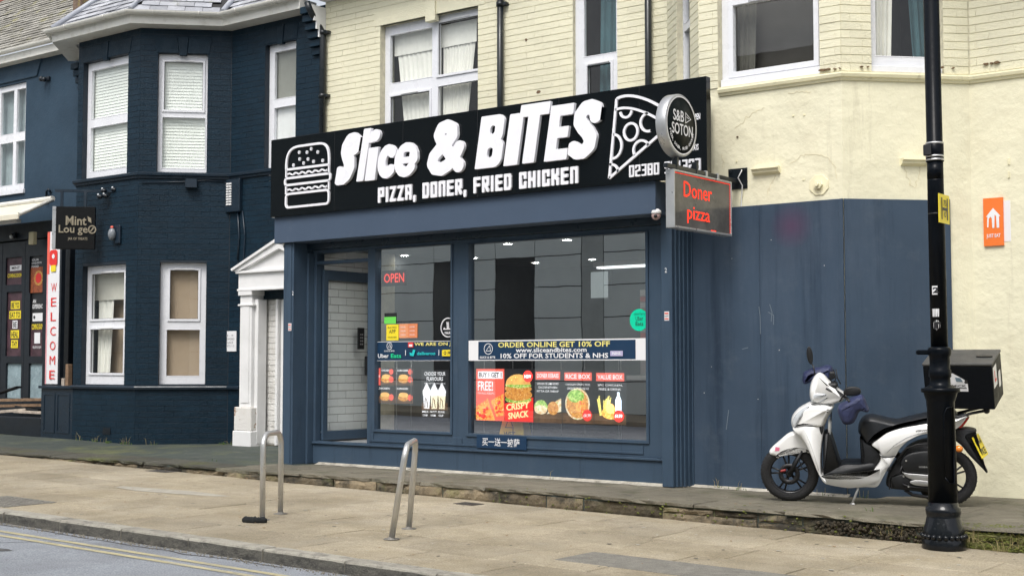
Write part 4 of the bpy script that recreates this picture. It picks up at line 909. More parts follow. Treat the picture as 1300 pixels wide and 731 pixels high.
for (ua, ub, ps) in ((uA, um_ - .006, pL[:3]), (um_ + .006, uB, pL[3:])):
    hs_ = []
    for q in ps: hs_.append((max(ua + .07, q[0]), q[1], min(ub - .07, q[2]), q[3]))
    mb = MB(); mb.perf(fF, ua, ub, .56, 3.70, hs_, -.07, -.01); lf = mb.build('door_leaf', m_black_t, far, bevel=.006)
    for i, q in enumerate(hs_):
        mb = MB(); mb.quad([fF.p(q[0], q[1], -.05), fF.p(q[2], q[1], -.05), fF.p(q[2], q[3], -.05), fF.p(q[0], q[3], -.05)]); mb.build('pane', m_frost if i == 2 else m_seal, lf)
mb = MB(); mb.perf(fF, -28, uA - .01, .56, 3.70, [(-24.6, 1, -23.9, 3.4)], -.07, -.01); mb.build('door_leaf', m_black_t, far, bevel=.006)
mb = MB(); mb.box(fF, uB + .01, X1 + .1, .3, 3.71, -.4, .0); mb.build('corner_post', m_black_t, far, bevel=.01)

# cables clipped to the dark wall
for nm_, pts_, r_ in (('wall_cable', [(180, 232), (230, 231), (262, 229), (285, 231)], .008), ('wall_cable', [(270, 222.5), (300, 224), (340, 216)], .009), ('wall_cable', [(308, 268), (311, 300), (309, 330), (306, 352)], .012)):
    fx = fn if pts_[0][0] < 260 else fm
    mb = MB(); mb.tube([fx.p(*fx.uv(x_, y_, .02), .02) for x_, y_ in pts_], r_, 6); mb.build(nm_, m_navy_t, navy)

# hairline cracks and old patches in the road, gutter grit along the kerb
m_crack = M('dark_crack_filler', (.045, .045, .05), .8, var=.3, ns=30)
def crack(fr_, pts, wd, mat, parent, w=.0035, name='crack'):
    P = []
    for a, b in zip(pts, pts[1:]):
        for k in range(8): t = k / 8; P.append((a[0] + (b[0] - a[0]) * t + random.gauss(0, .012), a[1] + (b[1] - a[1]) * t + random.gauss(0, .012)))
    mb = MB(); ribbon(mb, fr_, P, wd, w - .001, w, 0); mb.build(name, mat, parent, weld=False)
crack(GR, [(-13.5, 6.7), (-12.4, 6.25), (-11.2, 6.4), (-10.3, 5.9)], .010, m_crack, road); crack(GR, [(-12.2, 7.36), (-9.8, 7.33), (-7.6, 7.36)], .016, m_crack, road); crack(GR, [(-11.0, 6.4), (-10.4, 7.0), (-10.2, 7.35)], .007, m_crack, road)
m_grit = M('gutter_grit', (.20, .185, .15), .95, var=.5, ns=60)
mb = MB()
for i in range(900):
    xx = random.uniform(-14, -6.5); yy = KY - abs(random.gauss(0, .05)) - .008; r0 = random.uniform(.002, .009); mb.ball((xx, yy, ground_z(xx) - .108 + r0 * .4), r0, 4)
mb.build('gutter_grit', m_grit, kind='stuff')

# plaster cracks, chips and old fixings on the cream wall
m_chip = M('bare_plaster_chip', (.16, .10, .055), .95, var=.5, ns=60); m_crk = M('plaster_crack', (.66, .60, .42), .95)
def wcrack(fr_, pts, wd=.006, w=.0035):
    P = []
    for a, b in zip(pts, pts[1:]):
        A_, B_ = fr_.uv(*a), fr_.uv(*b)
        for k in range(6): t = k / 6; P.append((A_[0] + (B_[0] - A_[0]) * t + random.gauss(0, .008), A_[1] + (B_[1] - A_[1]) * t + random.gauss(0, .008)))
    mb = MB(); ribbon(mb, fr_, P, wd, .0, w, 0); mb.build('plaster_crack', m_crk, low, weld=False)
for pts in ([(933, 165), (948, 150), (962, 140), (972, 136)], [(940, 258), (946, 242), (950, 232)], [(985, 222), (978, 236), (972, 250)], [(1002, 208), (1018, 198), (1035, 196), (1052, 200), (1060, 212), (1062, 228)], [(915, 196), (920, 205), (917, 214)], [(1000, 120), (1018, 116), (1030, 118)]): wcrack(fb, pts, .005, .003)
for pts in ([(1148, 212), (1152, 226), (1160, 240)], [(1168, 210), (1166, 226), (1160, 240)]): wcrack(fc, pts, .005, .003)
for fr_, L_ in ((fb, [(1045, 89, .05, .014), (1052, 88, .03, .01), (1060, 87.5, .02, .008), (1066, 86.8, .012, .006), (936, 174, .012, .008)]), (fc, [(1094, 85, .02, .008), (1102, 85, .012, .006), (1196, 86, .02, .01), (1210, 86.5, .015, .007)]), (fm, [(1252, 81.5, .03, .012), (1266, 79.5, .04, .014), (1259, 80.5, .02, .008), (740 * 0 + 684, 117, .05, .022), (668, 51, .02, .03)])):
    mb = MB()
    for x_, y_, a_, b_ in L_:
        u, v = fr_.uv(x_, y_, .02 if y_ < 95 and x_ > 900 else .009); mb.prism(fr_, [(u + a_ * math.cos(k * .7) * random.uniform(.6, 1.1), v + b_ * math.sin(k * .7) * random.uniform(.6, 1.1)) for k in range(9)], -.002, .0125 if x_ < 900 or y_ > 95 else .035)
    mb.build('paint_chip_marks', m_chip, cream, kind='stuff')
# chewing gum flattened on the slabs
m_gum = M('old_chewing_gum', (.40, .38, .33), .8, var=.2); m_gum2 = M('black_chewing_gum', (.09, .085, .075), .8, var=.2)
for mt, N in ((m_gum, 120), (m_gum2, 150)):
    mb = MB()
    for i in range(N):
        xx, yy = random.uniform(-17, -3), random.uniform(KY + .05, TY - .05); r0 = random.uniform(.008, .022)
        mb.add([Vector((xx + r0 * math.cos(k * .7) * random.uniform(.8, 1.1), yy + r0 * math.sin(k * .7) * random.uniform(.8, 1.1), ground_z(xx) + .0035)) for k in range(9)], [tuple(range(9))])
    mb.build('chewing_gum_spots', mt, weld=False, kind='stuff')

# scratches scraped into the boarding
m_scr = M('pale_scratch', (.13, .165, .20), .7); mb = MB()
for pts in ([(963.5, 389), (965, 402), (965.5, 424)], [(977, 386), (980, 396), (979, 408)], [(975, 396), (982, 400), (982, 412)], [(942, 443), (950, 441)], [(1018, 556), (1010, 566)], [(1000, 590), (1020, 584)], [(925, 520), (922, 545)]):
    P = [fb.uv(x_, y_, .025) for x_, y_ in pts]; ribbon(mb, fb, P, .007, .0235, .0255, 0)
mb.build('scratches', m_scr, board, weld=False, kind='stuff')
# pale mortar fillet and dust where the shop meets the stone
m_fil = M('pale_mortar_fillet', (.40, .375, .32), .95, var=.35, ns=9, dirt=((.10, .09, .07), .8, 6, .5, .66)); mb = MB(); P = []
n_ = 90
for i in range(n_ + 1):
    x_ = -13.1 + 7.5 * i / n_; wv = .05 + .05 * random.random() + (.03 if i % 7 == 0 else 0); yb_ = 12.9 if x_ < -7.5 else 13.08
    P += [Vector((x_, yb_ + .0, terr_z(x_, 12.9) + .03)), Vector((x_, yb_ - wv * .5, terr_z(x_, 12.85) + .012)), Vector((x_, yb_ - wv, terr_z(x_, 12.8) + .003))]
mb.add(P, [(3 * i + j, 3 * i + 3 + j, 3 * i + 4 + j, 3 * i + 1 + j) for i in range(n_) for j in (0, 1)], 0, False); mb.build('mortar_fillet', m_fil, terr, weld=False)
# ================================================================== TAKEAWAY SHOP
YS = 12.90
fs = FA(YS); shop = thing('takeaway_shop', 'slate blue takeaway shopfront with two big windows and a glazed entrance', 'shop', (-10.5, YS, 0.16))
# canopy box over the windows
fB = FA(12.50)
BX0, BX1, BZ0, BZ1 = -13.59, -7.552, 3.145, 3.508
mb = MB(); mb.box(fB, BX0, BX1, BZ0, BZ1, -.62, 0); mb.build('shutter_box', m_boxp, shop, bevel=.006)
mb = MB(); mb.box(fB, BX0 + .05, BX1 - .04, 3.06, BZ0 - .001, -.62, -.30); mb.build('shutter_slot', m_navy_t, shop, bevel=.004)
# head beam, pilasters, stall riser
mb = MB(); mb.box(fs, -13.37, -7.60, 3.02, 3.145, -.2, -.005); mb.build('head_beam', m_slate, shop, bevel=.003)
mb = MB(); fp2 = FA(12.56); mb.box(fp2, -13.46, -13.265, .17, 3.144, -.4, 0); mb.box(fp2, -13.425, -13.30, .17, 3.14, .0005, .012); mb.build('pilaster', m_slate, shop, bevel=.004)
mb = MB(); mb.box(fs, -13.264, -13.225, .17, 3.02, -.2, .10); mb.build('shutter_guide', m_slate, shop, bevel=.003)
fr_ = FA(12.78)
mb = MB(); mb.box(fr_, -7.655, -7.515, .165, 3.144, -.35, 0); mb.build('pilaster', m_slate, shop, bevel=.004)
for i, (xa, xb, yy) in enumerate(((-7.5145, -7.492, 12.83), (-7.4915, -7.472, 12.88), (-7.4715, -7.452, 12.93), (-7.4515, -7.434, 12.99), (-7.4335, -7.418, 13.05))):
    mb = MB(); mb.box(FA(yy), xa, xb, .165, 3.21, -(13.2 - yy), 0); mb.build('pilaster_moulding', m_slate, shop, bevel=.004)
mb = MB(); mb.box(fs, -13.22, -7.657, .17, .435, -.12, 0); mb.build('stall_riser', m_slate, shop, bevel=.004)
mb = MB(); mb.box(fs, -13.22, -7.657, .436, .465, -.12, .028); mb.build('sill', m_slate, shop, bevel=.005)
# framing: the doorway bay, then two windows
G1 = (-12.075, .66, -10.785, 3.015); G2 = (-10.495, .655, -7.925, 3.0); DO = (-13.18, .47, -12.222, 2.865); TR = (-13.18, 2.91, -12.222, 3.015)
mb = MB(); mb.perf(fs, -13.224, -7.656, .466, 3.0199, [G1, G2, DO, TR], -.11, -.006); frame = mb.build('window_frame', m_slate, shop, bevel=.004)
def bead(r, wd=.03, th=.012):
    mb = MB(); mb.perf(fs, r[0] - wd, r[2] + wd, r[1] - wd, r[3] + wd * .1, [r], -.0055, th); mb.build('glazing_bead', m_slate, shop, bevel=.003)
bead(G1); bead(G2, .035)
mb = MB(); mb.perf(fs, -12.17, -7.97, .50, .60, [(-12.10, .525, -10.75, .6), (-10.60, .525, -7.99, .6)], -.0055, .006); mb.build('panel_moulding', m_slate, shop, bevel=.002)
for r in (G1, G2, TR):
    mb = MB(); mb.quad([fs.p(r[0], r[1], -.05), fs.p(r[2], r[1], -.05), fs.p(r[2], r[3], -.05), fs.p(r[0], r[3], -.05)]); mb.build('window_pane', m_glass if r is TR else m_sglass, shop)
# door leaf standing open against the tiled side wall
fd = FX(-13.13)
mb = MB(); D0, D1 = 13.0, 14.02
mb.perf(fd, D0, D1, .475, 2.80, [(D0 + .09, .60, D1 - .10, 2.66)], -.04, 0); dl = mb.build('door_leaf', m_slate, shop, bevel=.004)
mb = MB(); mb.quad([fd.p(D0 + .09, .60, -.02), fd.p(D1 - .1, .60, -.02), fd.p(D1 - .1, 2.66, -.02), fd.p(D0 + .09, 2.66, -.02)]); mb.build('door_pane', m_glass, dl)
mb = MB(); mb.box(fd, D1 - .36, D1 - .25, 1.72, 2.02, .0, .03)
for i in range(4):
    for j in range(2): mb.box(fd, D1 - .335 + j * .035, D1 - .315 + j * .035, 1.78 + i * .045, 1.80 + i * .045, .031, .035, 1)
mb.build('keypad_lock', [m_pl, m_alu], dl)
mb = MB(); mb.box(fd, D1 - .22, D1 - .02, 1.35, 1.62, .0, .05); mb.build('door_handle', m_pl, dl, bevel=.01)
# interior shell
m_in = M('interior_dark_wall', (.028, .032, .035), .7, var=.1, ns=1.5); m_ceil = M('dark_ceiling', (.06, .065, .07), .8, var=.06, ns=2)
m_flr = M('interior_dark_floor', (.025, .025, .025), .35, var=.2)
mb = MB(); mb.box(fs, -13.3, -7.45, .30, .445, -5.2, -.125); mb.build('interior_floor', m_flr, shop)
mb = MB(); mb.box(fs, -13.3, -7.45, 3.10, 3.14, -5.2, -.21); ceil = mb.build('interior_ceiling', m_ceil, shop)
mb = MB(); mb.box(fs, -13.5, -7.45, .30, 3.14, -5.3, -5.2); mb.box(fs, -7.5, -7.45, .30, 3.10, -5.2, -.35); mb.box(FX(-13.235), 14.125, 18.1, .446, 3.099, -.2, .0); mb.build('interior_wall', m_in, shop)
m_tile = M('white_metro_tile', (.84, .86, .87), .16, var=.04, ns=8, rnd=.035, coat=.3); m_grout = M('grey_grout', (.17, .17, .17), .9)
ft_ = FX(-13.235)
mb = MB(); mb.box(ft_, 12.99, 14.12, .446, 3.099, -.06, -.006); tw = mb.build('tiled_wall', m_grout, shop)
recs = []; bricks(recs, ft_, 13.0, 14.11, .60, 3.09, [], H=.1083, L=.315); 
for q in [lay]: lay(recs, tw, m_tile, 220, name='tile', jit=.0006, depth=.004, JU=.004)
mb = MB(); mb.box(ft_, 12.995, 14.11, .57, .599, -.005, .02); mb.build('skirting_trim', m_white, shop)
mb = MB(); mb.box(fs, -13.18, -12.24, .446, .452, -.95, -.12); mb.build('threshold_strip', m_alu, shop)
# counter with glass front, menu screens, fridge: seen dimly behind the reflections
counter = thing('serving_counter', 'dim serving counter with a white top seen through the right shop window', 'counter', (-8.7, 15.2, .445))
fi = FA(14.98)
mb = MB(); mb.box(fi, -9.62, -7.55, .446, 1.30, -.7, 0); mb.build('counter_body', M('counter_panel', (.05, .05, .055), .4), counter, bevel=.01)
mb = MB(); mb.box(fi, -9.66, -7.52, 1.301, 1.36, -.75, .05); mb.build('counter_top', m_white, counter, bevel=.01)
mb = MB(); mb.box(fi, -9.1, -8.0, 1.361, 1.80, -.5, -.1); mb.build('hot_food_cabinet', m_alu, counter, bevel=.01)
screen = thing('menu_screen', 'pale menu board glowing faintly high on the shop back wall', 'menu board', (-11.86, 17.9, 2.57))
mb = MB(); mb.box(FA(17.96), -12.06, -11.67, 2.55, 3.01, 0, .06); mb.build('screen_case', m_pl, screen); mb = MB(); mb.quad([FA(17.96).p(u, v, .062) for u, v in ((-12.03, 2.57), (-11.70, 2.57), (-11.70, 2.99), (-12.03, 2.99))]); mb.build('screen_face', emit('screen_glow', (.55, .62, .62), .5), screen)
lt = thing('strip_light', 'bright white strip light on the ceiling behind the right shop window', 'light', (-10.6, 17.5, 3.05))
mb = MB(); mb.box(FA(17.5), -11.65, -9.6, 3.03, 3.099, -.10, .10); mb.build('light_body', m_white, lt); mb = MB(); mb.box(FA(17.5), -11.6, -9.65, 3.0, 3.0295, -.08, .08); mb.build('light_tube', m_tube, lt)
lab = ['recessed ceiling downlight nearest the door behind the left shop window', 'recessed ceiling downlight at the right of the left shop window', 'left of the two front downlights in the wide shop window', 'right of the two front downlights in the wide shop window', 'recessed downlight at the far left edge of the wide window', 'small back row downlight above the dark reflection in the wide window', 'small back row downlight near the strip light', 'second row downlight in the left shop window']
for (x_, y_), lb in zip(((497, 307), (545, 306), (645, 306), (720, 301), (602, 324), (680, 330), (752, 326), (514, 321)), lab):
    d = ray(x_, y_ + 3); t = (3.098 - CAM_Z) / d.z; p = Vector((d.x * t, max(13.15, d.y * t), 3.099))
    dn = thing('downlight', lb, 'ceiling light', p, 'downlights in the shop ceiling')
    mb = MB(); mb.lathe(p, (0, 0, -1), [(0, .085), (.01, .08), (.012, .062), (0.004, .06)], 20, caps=False); mb.build('trim_ring', m_white, dn)
    mb = MB(); mb.lathe(p + Vector((0, 0, -.002)), (0, 0, -1), [(.002, .058), (.006, .05), (.007, .001)], 20); mb.build('lamp_lens', m_lamp, dn)
rk = thing('snack_rack', 'rack of faint red and white packets behind the mint green round sticker', 'rack', (-9.26, 15.2, 1.36))
mb = MB(); mb.box(FA(15.25), -9.46, -9.02, 1.37, 2.50, -.02, 0); mb.build('rack_board', m_alu, rk)
for i in range(9):
    for j in range(4): mb = MB(); mb.box(FA(15.25), -9.44 + j * .105, -9.35 + j * .105, 1.78 + i * .08, 1.845 + i * .08, .001, .03); mb.build('packet', backlit(m_coral, .0) if False else (m_coral if (i + j) % 2 else m_white), rk)
wet = thing('wet_floor_sign', 'yellow folding wet floor sign standing inside behind the pizza poster', 'floor sign', (-10.0, 13.45, .445))
wy = 13.12; wf = FA(wy); wl_, wr_ = wf.uv(636, 556)[0], wf.uv(672, 556)[0]; wc_ = (wl_ + wr_) / 2
for s_ in (1, -1):
    mb = MB(); P = [(wl_, .45), (wr_, .45), (wr_ - .09, 1.02), (wl_ + .09, 1.02)]
    pts_ = [wf.p(u, v, s_ * (.11 - (v - .45) * .17)) for u, v in P]; mb.add(pts_ + [p + Vector((0, .012, 0)) for p in pts_], [(0, 1, 2, 3), (7, 6, 5, 4), (0, 4, 5, 1), (1, 5, 6, 2), (2, 6, 7, 3), (3, 7, 4, 0)]); mb.build('sign_panel', m_yellow, wet)
f_ = Flat(wf, .112, []); f_.text('WET', (wc_ - .09, .62, wc_ + .09, .69), m_dark_v, .03); f_.line([(wc_, .86), (wc_ - .06, .74), (wc_ + .06, .74)], .012, m_dark_v, True); f_.build('sign_print', wet)

# ---- fascia sign board
SX0, SX1, SZ0, SZ1 = -13.615, -6.885, 3.500, 4.56
fS = FA(12.45)
sign = thing('fascia_sign', 'long glossy black shop sign with white raised letters, burger and pizza outlines', 'shop sign', (-10.25, 12.5, 3.5))
mb = MB(); mb.box(fS, SX0, SX1, SZ0, SZ1, -.09, 0); board_ = mb.build('sign_board', m_black, sign, bevel=.003)
mb = MB(); mb.box(fS, SX0 + .1, SX1 - .25, 3.6, 4.45, -.55, -.091); mb.build('sign_bracing', m_pl, sign)
for x_ in (-12.4, -11.2, -10.0, -8.8, -7.72):
    mb = MB(); mb.box(fS, x_ - .0015, x_ + .0015, SZ0, SZ1, -.001, .0012); mb.build('panel_joint', m_seal, sign)
def LR(xl, xr, yt, yb):
    xc = (xl + xr) / 2; return (fS.uv(xl, (yt + yb) / 2, .04)[0], fS.uv(xc, yb, .04)[1], fS.uv(xr, (yt + yb) / 2, .04)[0], fS.uv(xc, yt, .04)[1])
def c6(x): return 340 + .1846 * x
def d6(y): return 160 + .1846 * y
def c3(x): return 330 + .2873 * x
def d3(y): return 90 + .2873 * y
def c4(x): return 600 + .3147 * x
def d4(y): return 80 + .3147 * y
m_side = M('letter_return', (.45, .46, .50), .4)
# the word drawn by hand: outlines sketched as strokes of uneven weight, joined like the sign's lettering
def letter(shapes, r, w0, w1, shear=0.0, name='letter', g=0.011):
    """solid letter cut from strokes and rounded blocks (unit box), pointed out of a distance field"""
    u0, v0, u1, v1 = r; H = v1 - v0; sk = shear * H; W = (u1 - u0) - sk
    S = []
    for sh in shapes:
        if sh[0] == 'seg': S.append(('seg', [Vector((x * W, y * H)) for x, y in sh[1]], sh[2] * H))
        else: S.append((sh[0], (sh[1] + sh[3]) / 2 * W, (sh[2] + sh[4]) / 2 * H, (sh[3] - sh[1]) / 2 * W, (sh[4] - sh[2]) / 2 * H, sh[5] * H))
    def f(x, y):
        d = 9.0; p = Vector((x, y)); cut = []
        for q in S:
            if q[0] == 'seg':
                for A_, B_ in zip(q[1], q[1][1:]):
                    e = B_ - A_; t = max(0, min(1, (p - A_).dot(e) / max(1e-9, e.dot(e)))); d = min(d, (p - A_ - e * t).length - q[2])
            else:
                ax, ay = abs(x - q[1]) - q[3] + q[5], abs(y - q[2]) - q[4] + q[5]
                rd = math.hypot(max(ax, 0), max(ay, 0)) + min(0, max(ax, ay)) - q[5]
                if q[0] == 'cut': d = max(d, -rd)
                else: d = min(d, rd)
        return d
    nx, ny = int(W / g) + 3, int(H / g) + 3; y0c = -int(.3 * H / g) - 1 if name == 'comma' else -1; ny += -y0c; F = [[f((i - 1) * g, (j + y0c) * g) for j in range(ny + 1)] for i in range(nx + 1)]
    mb = MB()
    def out(p, w_): return fS.p(u0 + p[0] + shear * p[1], v0 + p[1], w_)
    for i in range(nx):
        for j in range(ny):
            c4_ = [(i, j), (i + 1, j), (i + 1, j + 1), (i, j + 1)]
            if all(F[a][b] < 0 for a, b in c4_): mb.add([out(((a - 1) * g, (b + y0c) * g), w1) for a, b in c4_], [(0, 1, 2, 3)]); continue
            if all(F[a][b] >= 0 for a, b in c4_): continue
            for tri in ((0, 1, 2), (0, 2, 3)):
                P = [((c4_[k][0] - 1) * g, (c4_[k][1] + y0c) * g, F[c4_[k][0]][c4_[k][1]]) for k in tri]; poly = []; cr = []
                for k in range(3):
                    a, b = P[k], P[(k + 1) % 3]
                    if a[2] < 0: poly.append(a[:2])
                    if (a[2] < 0) != (b[2] < 0): t = a[2] / (a[2] - b[2]); q = (a[0] + (b[0] - a[0]) * t, a[1] + (b[1] - a[1]) * t); poly.append(q); cr.append(q)
                if len(poly) > 2: mb.add([out(q, w1) for q in poly], [tuple(range(len(poly)))])
                if len(cr) == 2: mb.add([out(cr[0], w1), out(cr[1], w1), out(cr[1], w0), out(cr[0], w0)], [(0, 1, 2, 3)])
    return mb.build(name, m_letter, sign)
def arcp(cx, cy, rx, ry, a0, a1, n=14): return [(cx + rx * math.cos(R(a0 + (a1 - a0) * k / (n - 1))), cy + ry * math.sin(R(a0 + (a1 - a0) * k / (n - 1)))) for k in range(n)]
S_SHAPE = [('seg', [(.83, .72), (.78, .82), (.62, .87), (.42, .85), (.28, .76), (.26, .66), (.34, .57), (.55, .48), (.70, .38), (.74, .27), (.66, .17), (.48, .12), (.28, .12), (.13, .20)], .115)]
rS = LR(c6(465), c6(640), d6(55), d6(395)); letter([('seg', [(.80, .70), (.84, .80), (.62, .87), (.45, .86), (.33, .76), (.33, .66), (.44, .56), (.60, .44), (.66, .30), (.55, .17), (.36, .11), (.20, .12), (.12, .22)], .142)], rS, .0012, .045, .22)
rl = LR(c6(612), c6(712), d6(22), d6(378)); letter([('rr', 0, 0, 1, 1, .01)], rl, .0013, .048, .20)
ri = LR(c6(668), c6(762), d6(150), d6(374)); letter([('rr', 0, 0, 1, 1, .01)], ri, .0014, .043, .16)
rd = LR(c6(692), c6(782), d6(22), d6(112)); letter([('seg', [(.55, .5), (.56, .5)], .47), ('rr', 0, .0, .4, .8, .02)], rd, .0015, .046, .15)
rc = LR(c6(738), c6(892), d6(125), d6(365)); letter([('seg', arcp(.56, .5, .30, .33, 48, 312), .155)], rc, .0016, .042, .12)
re = LR(c6(858), c6(1040), d6(110), d6(356)); letter([('seg', arcp(.52, .5, .33, .34, 0, 318), .145), ('rr', .2, .40, .98, .58, .02), ('cut', .40, .58, .66, .72, .05)], re, .0017, .047, .12)
ra = LR(c3(738), c3(914), d3(222), d3(458)); letter([('seg', [(.86, .14), (.62, .36), (.36, .62), (.27, .76), (.33, .87), (.48, .90), (.62, .84), (.64, .72), (.52, .60), (.30, .48), (.16, .36), (.13, .24), (.22, .14), (.40, .11), (.58, .18), (.74, .32), (.84, .48)], .125)], ra, .0012, .045, .08)
for ch, xa, xb, ya, yb in (('B', 8, 140, 212, 422), ('I', 124, 208, 206, 412), ('T', 165, 316, 165, 402), ('E', 288, 412, 170, 392), ('S', 384, 524, 154, 384)):
    SH = {'B': [('rr', 0, 0, .5, 1, .02), ('rr', 0, .46, .93, 1, .16), ('rr', 0, 0, 1, .55, .18), ('cut', .42, .64, .60, .80, .05), ('cut', .42, .20, .62, .38, .05)],
          'I': [('rr', 0, 0, 1, 1, .01)], 'T': [('rr', 0, .79, 1, 1, .01), ('rr', .30, 0, .70, 1, .01)],
          'E': [('rr', 0, 0, .46, 1, .01), ('rr', 0, .80, 1, 1, .01), ('rr', 0, .40, .90, .60, .01), ('rr', 0, 0, .98, .20, .01)],
          'S': [('seg', [(.86, .72), (.80, .84), (.60, .885), (.40, .87), (.26, .77), (.27, .65), (.42, .55), (.62, .45), (.76, .34), (.74, .20), (.56, .12), (.34, .12), (.14, .19)], .13)]}[ch]
    letter(SH, LR(c4(xa), c4(xb), d4(ya), d4(yb)), .0012 + ord(ch) * .00001, .040 + xa * .00002, .17)
# second line in squared capitals: built from strokes
SQ = {'P': [[(0, 0), (0, 1), (1, 1), (1, .45), (0, .45)]], 'I': [[(.5, 0), (.5, 1)]], 'Z': [[(0, 1), (1, 1), (0, 0), (1, 0)]], 'A': [[(0, 0), (0, 1), (1, 1), (1, 0)], [(0, .42), (1, .42)]], 'D': [[(0, 0), (0, 1), (.85, 1), (1, .85), (1, .15), (.85, 0), (0, 0)]],
      'O': [[(0, 0), (0, 1), (1, 1), (1, 0), (0, 0)]], 'N': [[(0, 0), (0, 1), (1, 1), (1, 0)]], 'E': [[(1, 1), (0, 1), (0, 0), (1, 0)], [(0, .52), (.9, .52)]], 'R': [[(0, 0), (0, 1), (1, 1), (1, .48), (0, .48)], [(.45, .48), (1, 0)]],
      'F': [[(0, 0), (0, 1), (1, 1)], [(0, .5), (.9, .5)]], 'C': [[(1, .7), (1, 1), (0, 1), (0, 0), (1, 0), (1, .3)]], 'H': [[(0, 0), (0, 1)], [(1, 0), (1, 1)], [(0, .5), (1, .5)]], 'K': [[(0, 0), (0, 1)], [(1, 1), (1, .68), (.1, .5), (1, .34), (1, 0)]],
      '0': [[(0, 0), (0, 1), (1, 1), (1, 0), (0, 0)]], '2': [[(0, .8), (0, 1), (1, 1), (1, .52), (0, .45), (0, 0), (1, 0)]], '3': [[(0, 1), (1, 1), (1, 0), (0, 0)], [(.25, .5), (1, .5)]], '8': [[(0, 0), (0, 1), (1, 1), (1, 0), (0, 0)], [(0, .5), (1, .5)]],
      '9': [[(1, .5), (0, .5), (0, 1), (1, 1), (1, 0), (0, 0)]], '1': [[(.2, .85), (.6, 1), (.6, 0)]], ',': [[(.1, .12), (-.1, -.22)]], ' ': []}
def squared(s, r, w0, w1, parent, wd=.30, per=True):
    G_ = .24
    u0, v0, u1, v1 = r
    adv = {c: 1.0 for c in SQ}; adv.update({'I': .42, ',': .35, ' ': .62, '1': .7}); tot = sum(adv[c] for c in s) + G_ * (len(s) - 1)
    k = (u1 - u0) / tot; u = u0; h = v1 - v0; t = k * wd
    for c in s:
        a = adv[c] * k
        if SQ[c]:
            W_, H_2 = a, h; q = []
            for st in SQ[c]:
                pts = [(t / 2 + (x if c != 'I' else .5) * (a - t), t / 2 + y * (h - t)) for x, y in st]
                for (x0_, y0_), (x1_, y1_) in zip(pts, pts[1:]):
                    if abs(x0_ - x1_) < 1e-6 or abs(y0_ - y1_) < 1e-6: q.append(('rr', (min(x0_, x1_) - t / 2) / W_, (min(y0_, y1_) - t / 2) / h, (max(x0_, x1_) + t / 2) / W_, (max(y0_, y1_) + t / 2) / h, .03))
                    else: q.append(('seg', [(x0_ / W_, y0_ / h), (x1_ / W_, y1_ / h)], t / 2 / h))
            letter(q, (u, v0, u + a, v1), w0, w1, 0, 'comma' if c == ',' else 'letter', g=.0085)
        u += a + G_ * k
def LRtext(xl, ytl, ybl, xr, ytr, ybr):
    a = fS.uv(xl, ytl, .02); b = fS.uv(xl, ybl, .02); c = fS.uv(xr, ytr, .02); d = fS.uv(xr, ybr, .02); return (a[0], (b[1] + d[1]) / 2, c[0], (a[1] + c[1]) / 2)
squared('PIZZA, DONER, FRIED CHICKEN', LRtext(480, 238, 257.5, 733.7, 211.5, 233), .0012, .024, sign, .36)
squared('02380 981323', LRtext(798.5, 209.5, 224.5, 889, 201.5, 217), .0012, .020, sign, .30)
mb = MB()
for (x_, y_, w_) in ((879, 149, 10), (875, 188, 12)):
    u, v = fS.uv(x_, y_); u1_ = fS.uv(x_ + w_, y_)[0]; text(mb, fS, 'OPEN' if y_ < 160 else '7 DAYS', (u, v - .035, u1_, v + .035), .0015, bold=.03, res=1)
mb.build('small_print', m_letter, sign, weld=False)
# burger outline
def U6(x, y): return fS.uv(c6(x), d6(y), .015)
T_ = .030
def stroke(pts, wd=T_, closed=False, name='outline'): 
    mb = MB(); ribbon(mb, fS, pts, wd, .0012, .024, 0, closed); return mb.build(name, m_letter, sign, weld=False)
def bez(p, q, r, s_, n=10): return [tuple((1 - t) ** 3 * p[i] + 3 * (1 - t) ** 2 * t * q[i] + 3 * (1 - t) * t * t * r[i] + t ** 3 * s_[i] for i in (0, 1)) for t in [k / n for k in range(n + 1)]]
def rrect(u0, v0, u1, v1, r, n=5):
    P = []
    for cx, cy, a in ((u1 - r, v1 - r, 0), (u0 + r, v1 - r, 90), (u0 + r, v0 + r, 180), (u1 - r, v0 + r, 270)): P += [(cx + r * math.cos(R(a + 90 * i / n)), cy + r * math.sin(R(a + 90 * i / n))) for i in range(n + 1)]
    return P
bl = U6(118, 520)[0]; br = U6(425, 520)[0]; zt = U6(300, 128)[1]
z1, z2, z3, z4, z5, z6 = [U6(270, y)[1] for y in (284, 345, 405, 460, 545, 250)]
ub0, ub1 = bl + .02, br - .015
stroke([(ub0, z1 + .0)] + bez((ub0, z1), (ub0 - .01, zt - .02), (ub0 + .12, zt), (ub0 + .28, zt))[1:] + bez((ub1 - .22, zt), (ub1 - .06, zt), (ub1 + .01, zt - .04), (ub1, z1)) + [(ub0, z1)], closed=False)
stroke(rrect(bl + .0, U6(270, 392)[1], br + .01, U6(270, 345)[1], .035), closed=True)
stroke([(ub0 + .0, z1), (ub0, U6(270, 345)[1])], T_ * .8); stroke([(ub1, z1), (ub1, U6(270, 345)[1])], T_ * .8)
stroke([(ub0, U6(270, 392)[1]), (ub0, U6(270, 455)[1])], T_ * .8); stroke([(ub1, U6(270, 392)[1]), (ub1, U6(270, 455)[1])], T_ * .8)
for zc in (U6(270, 318)[1], U6(270, 428)[1]): stroke([(ub0 + .03 + i * (ub1 - ub0 - .06) / 40, zc + .013 * math.sin(i * .95)) for i in range(41)], T_ * .62)
stroke(rrect(ub0, U6(270, 548)[1], ub1, U6(270, 455)[1], .05), closed=True)
mb = MB()
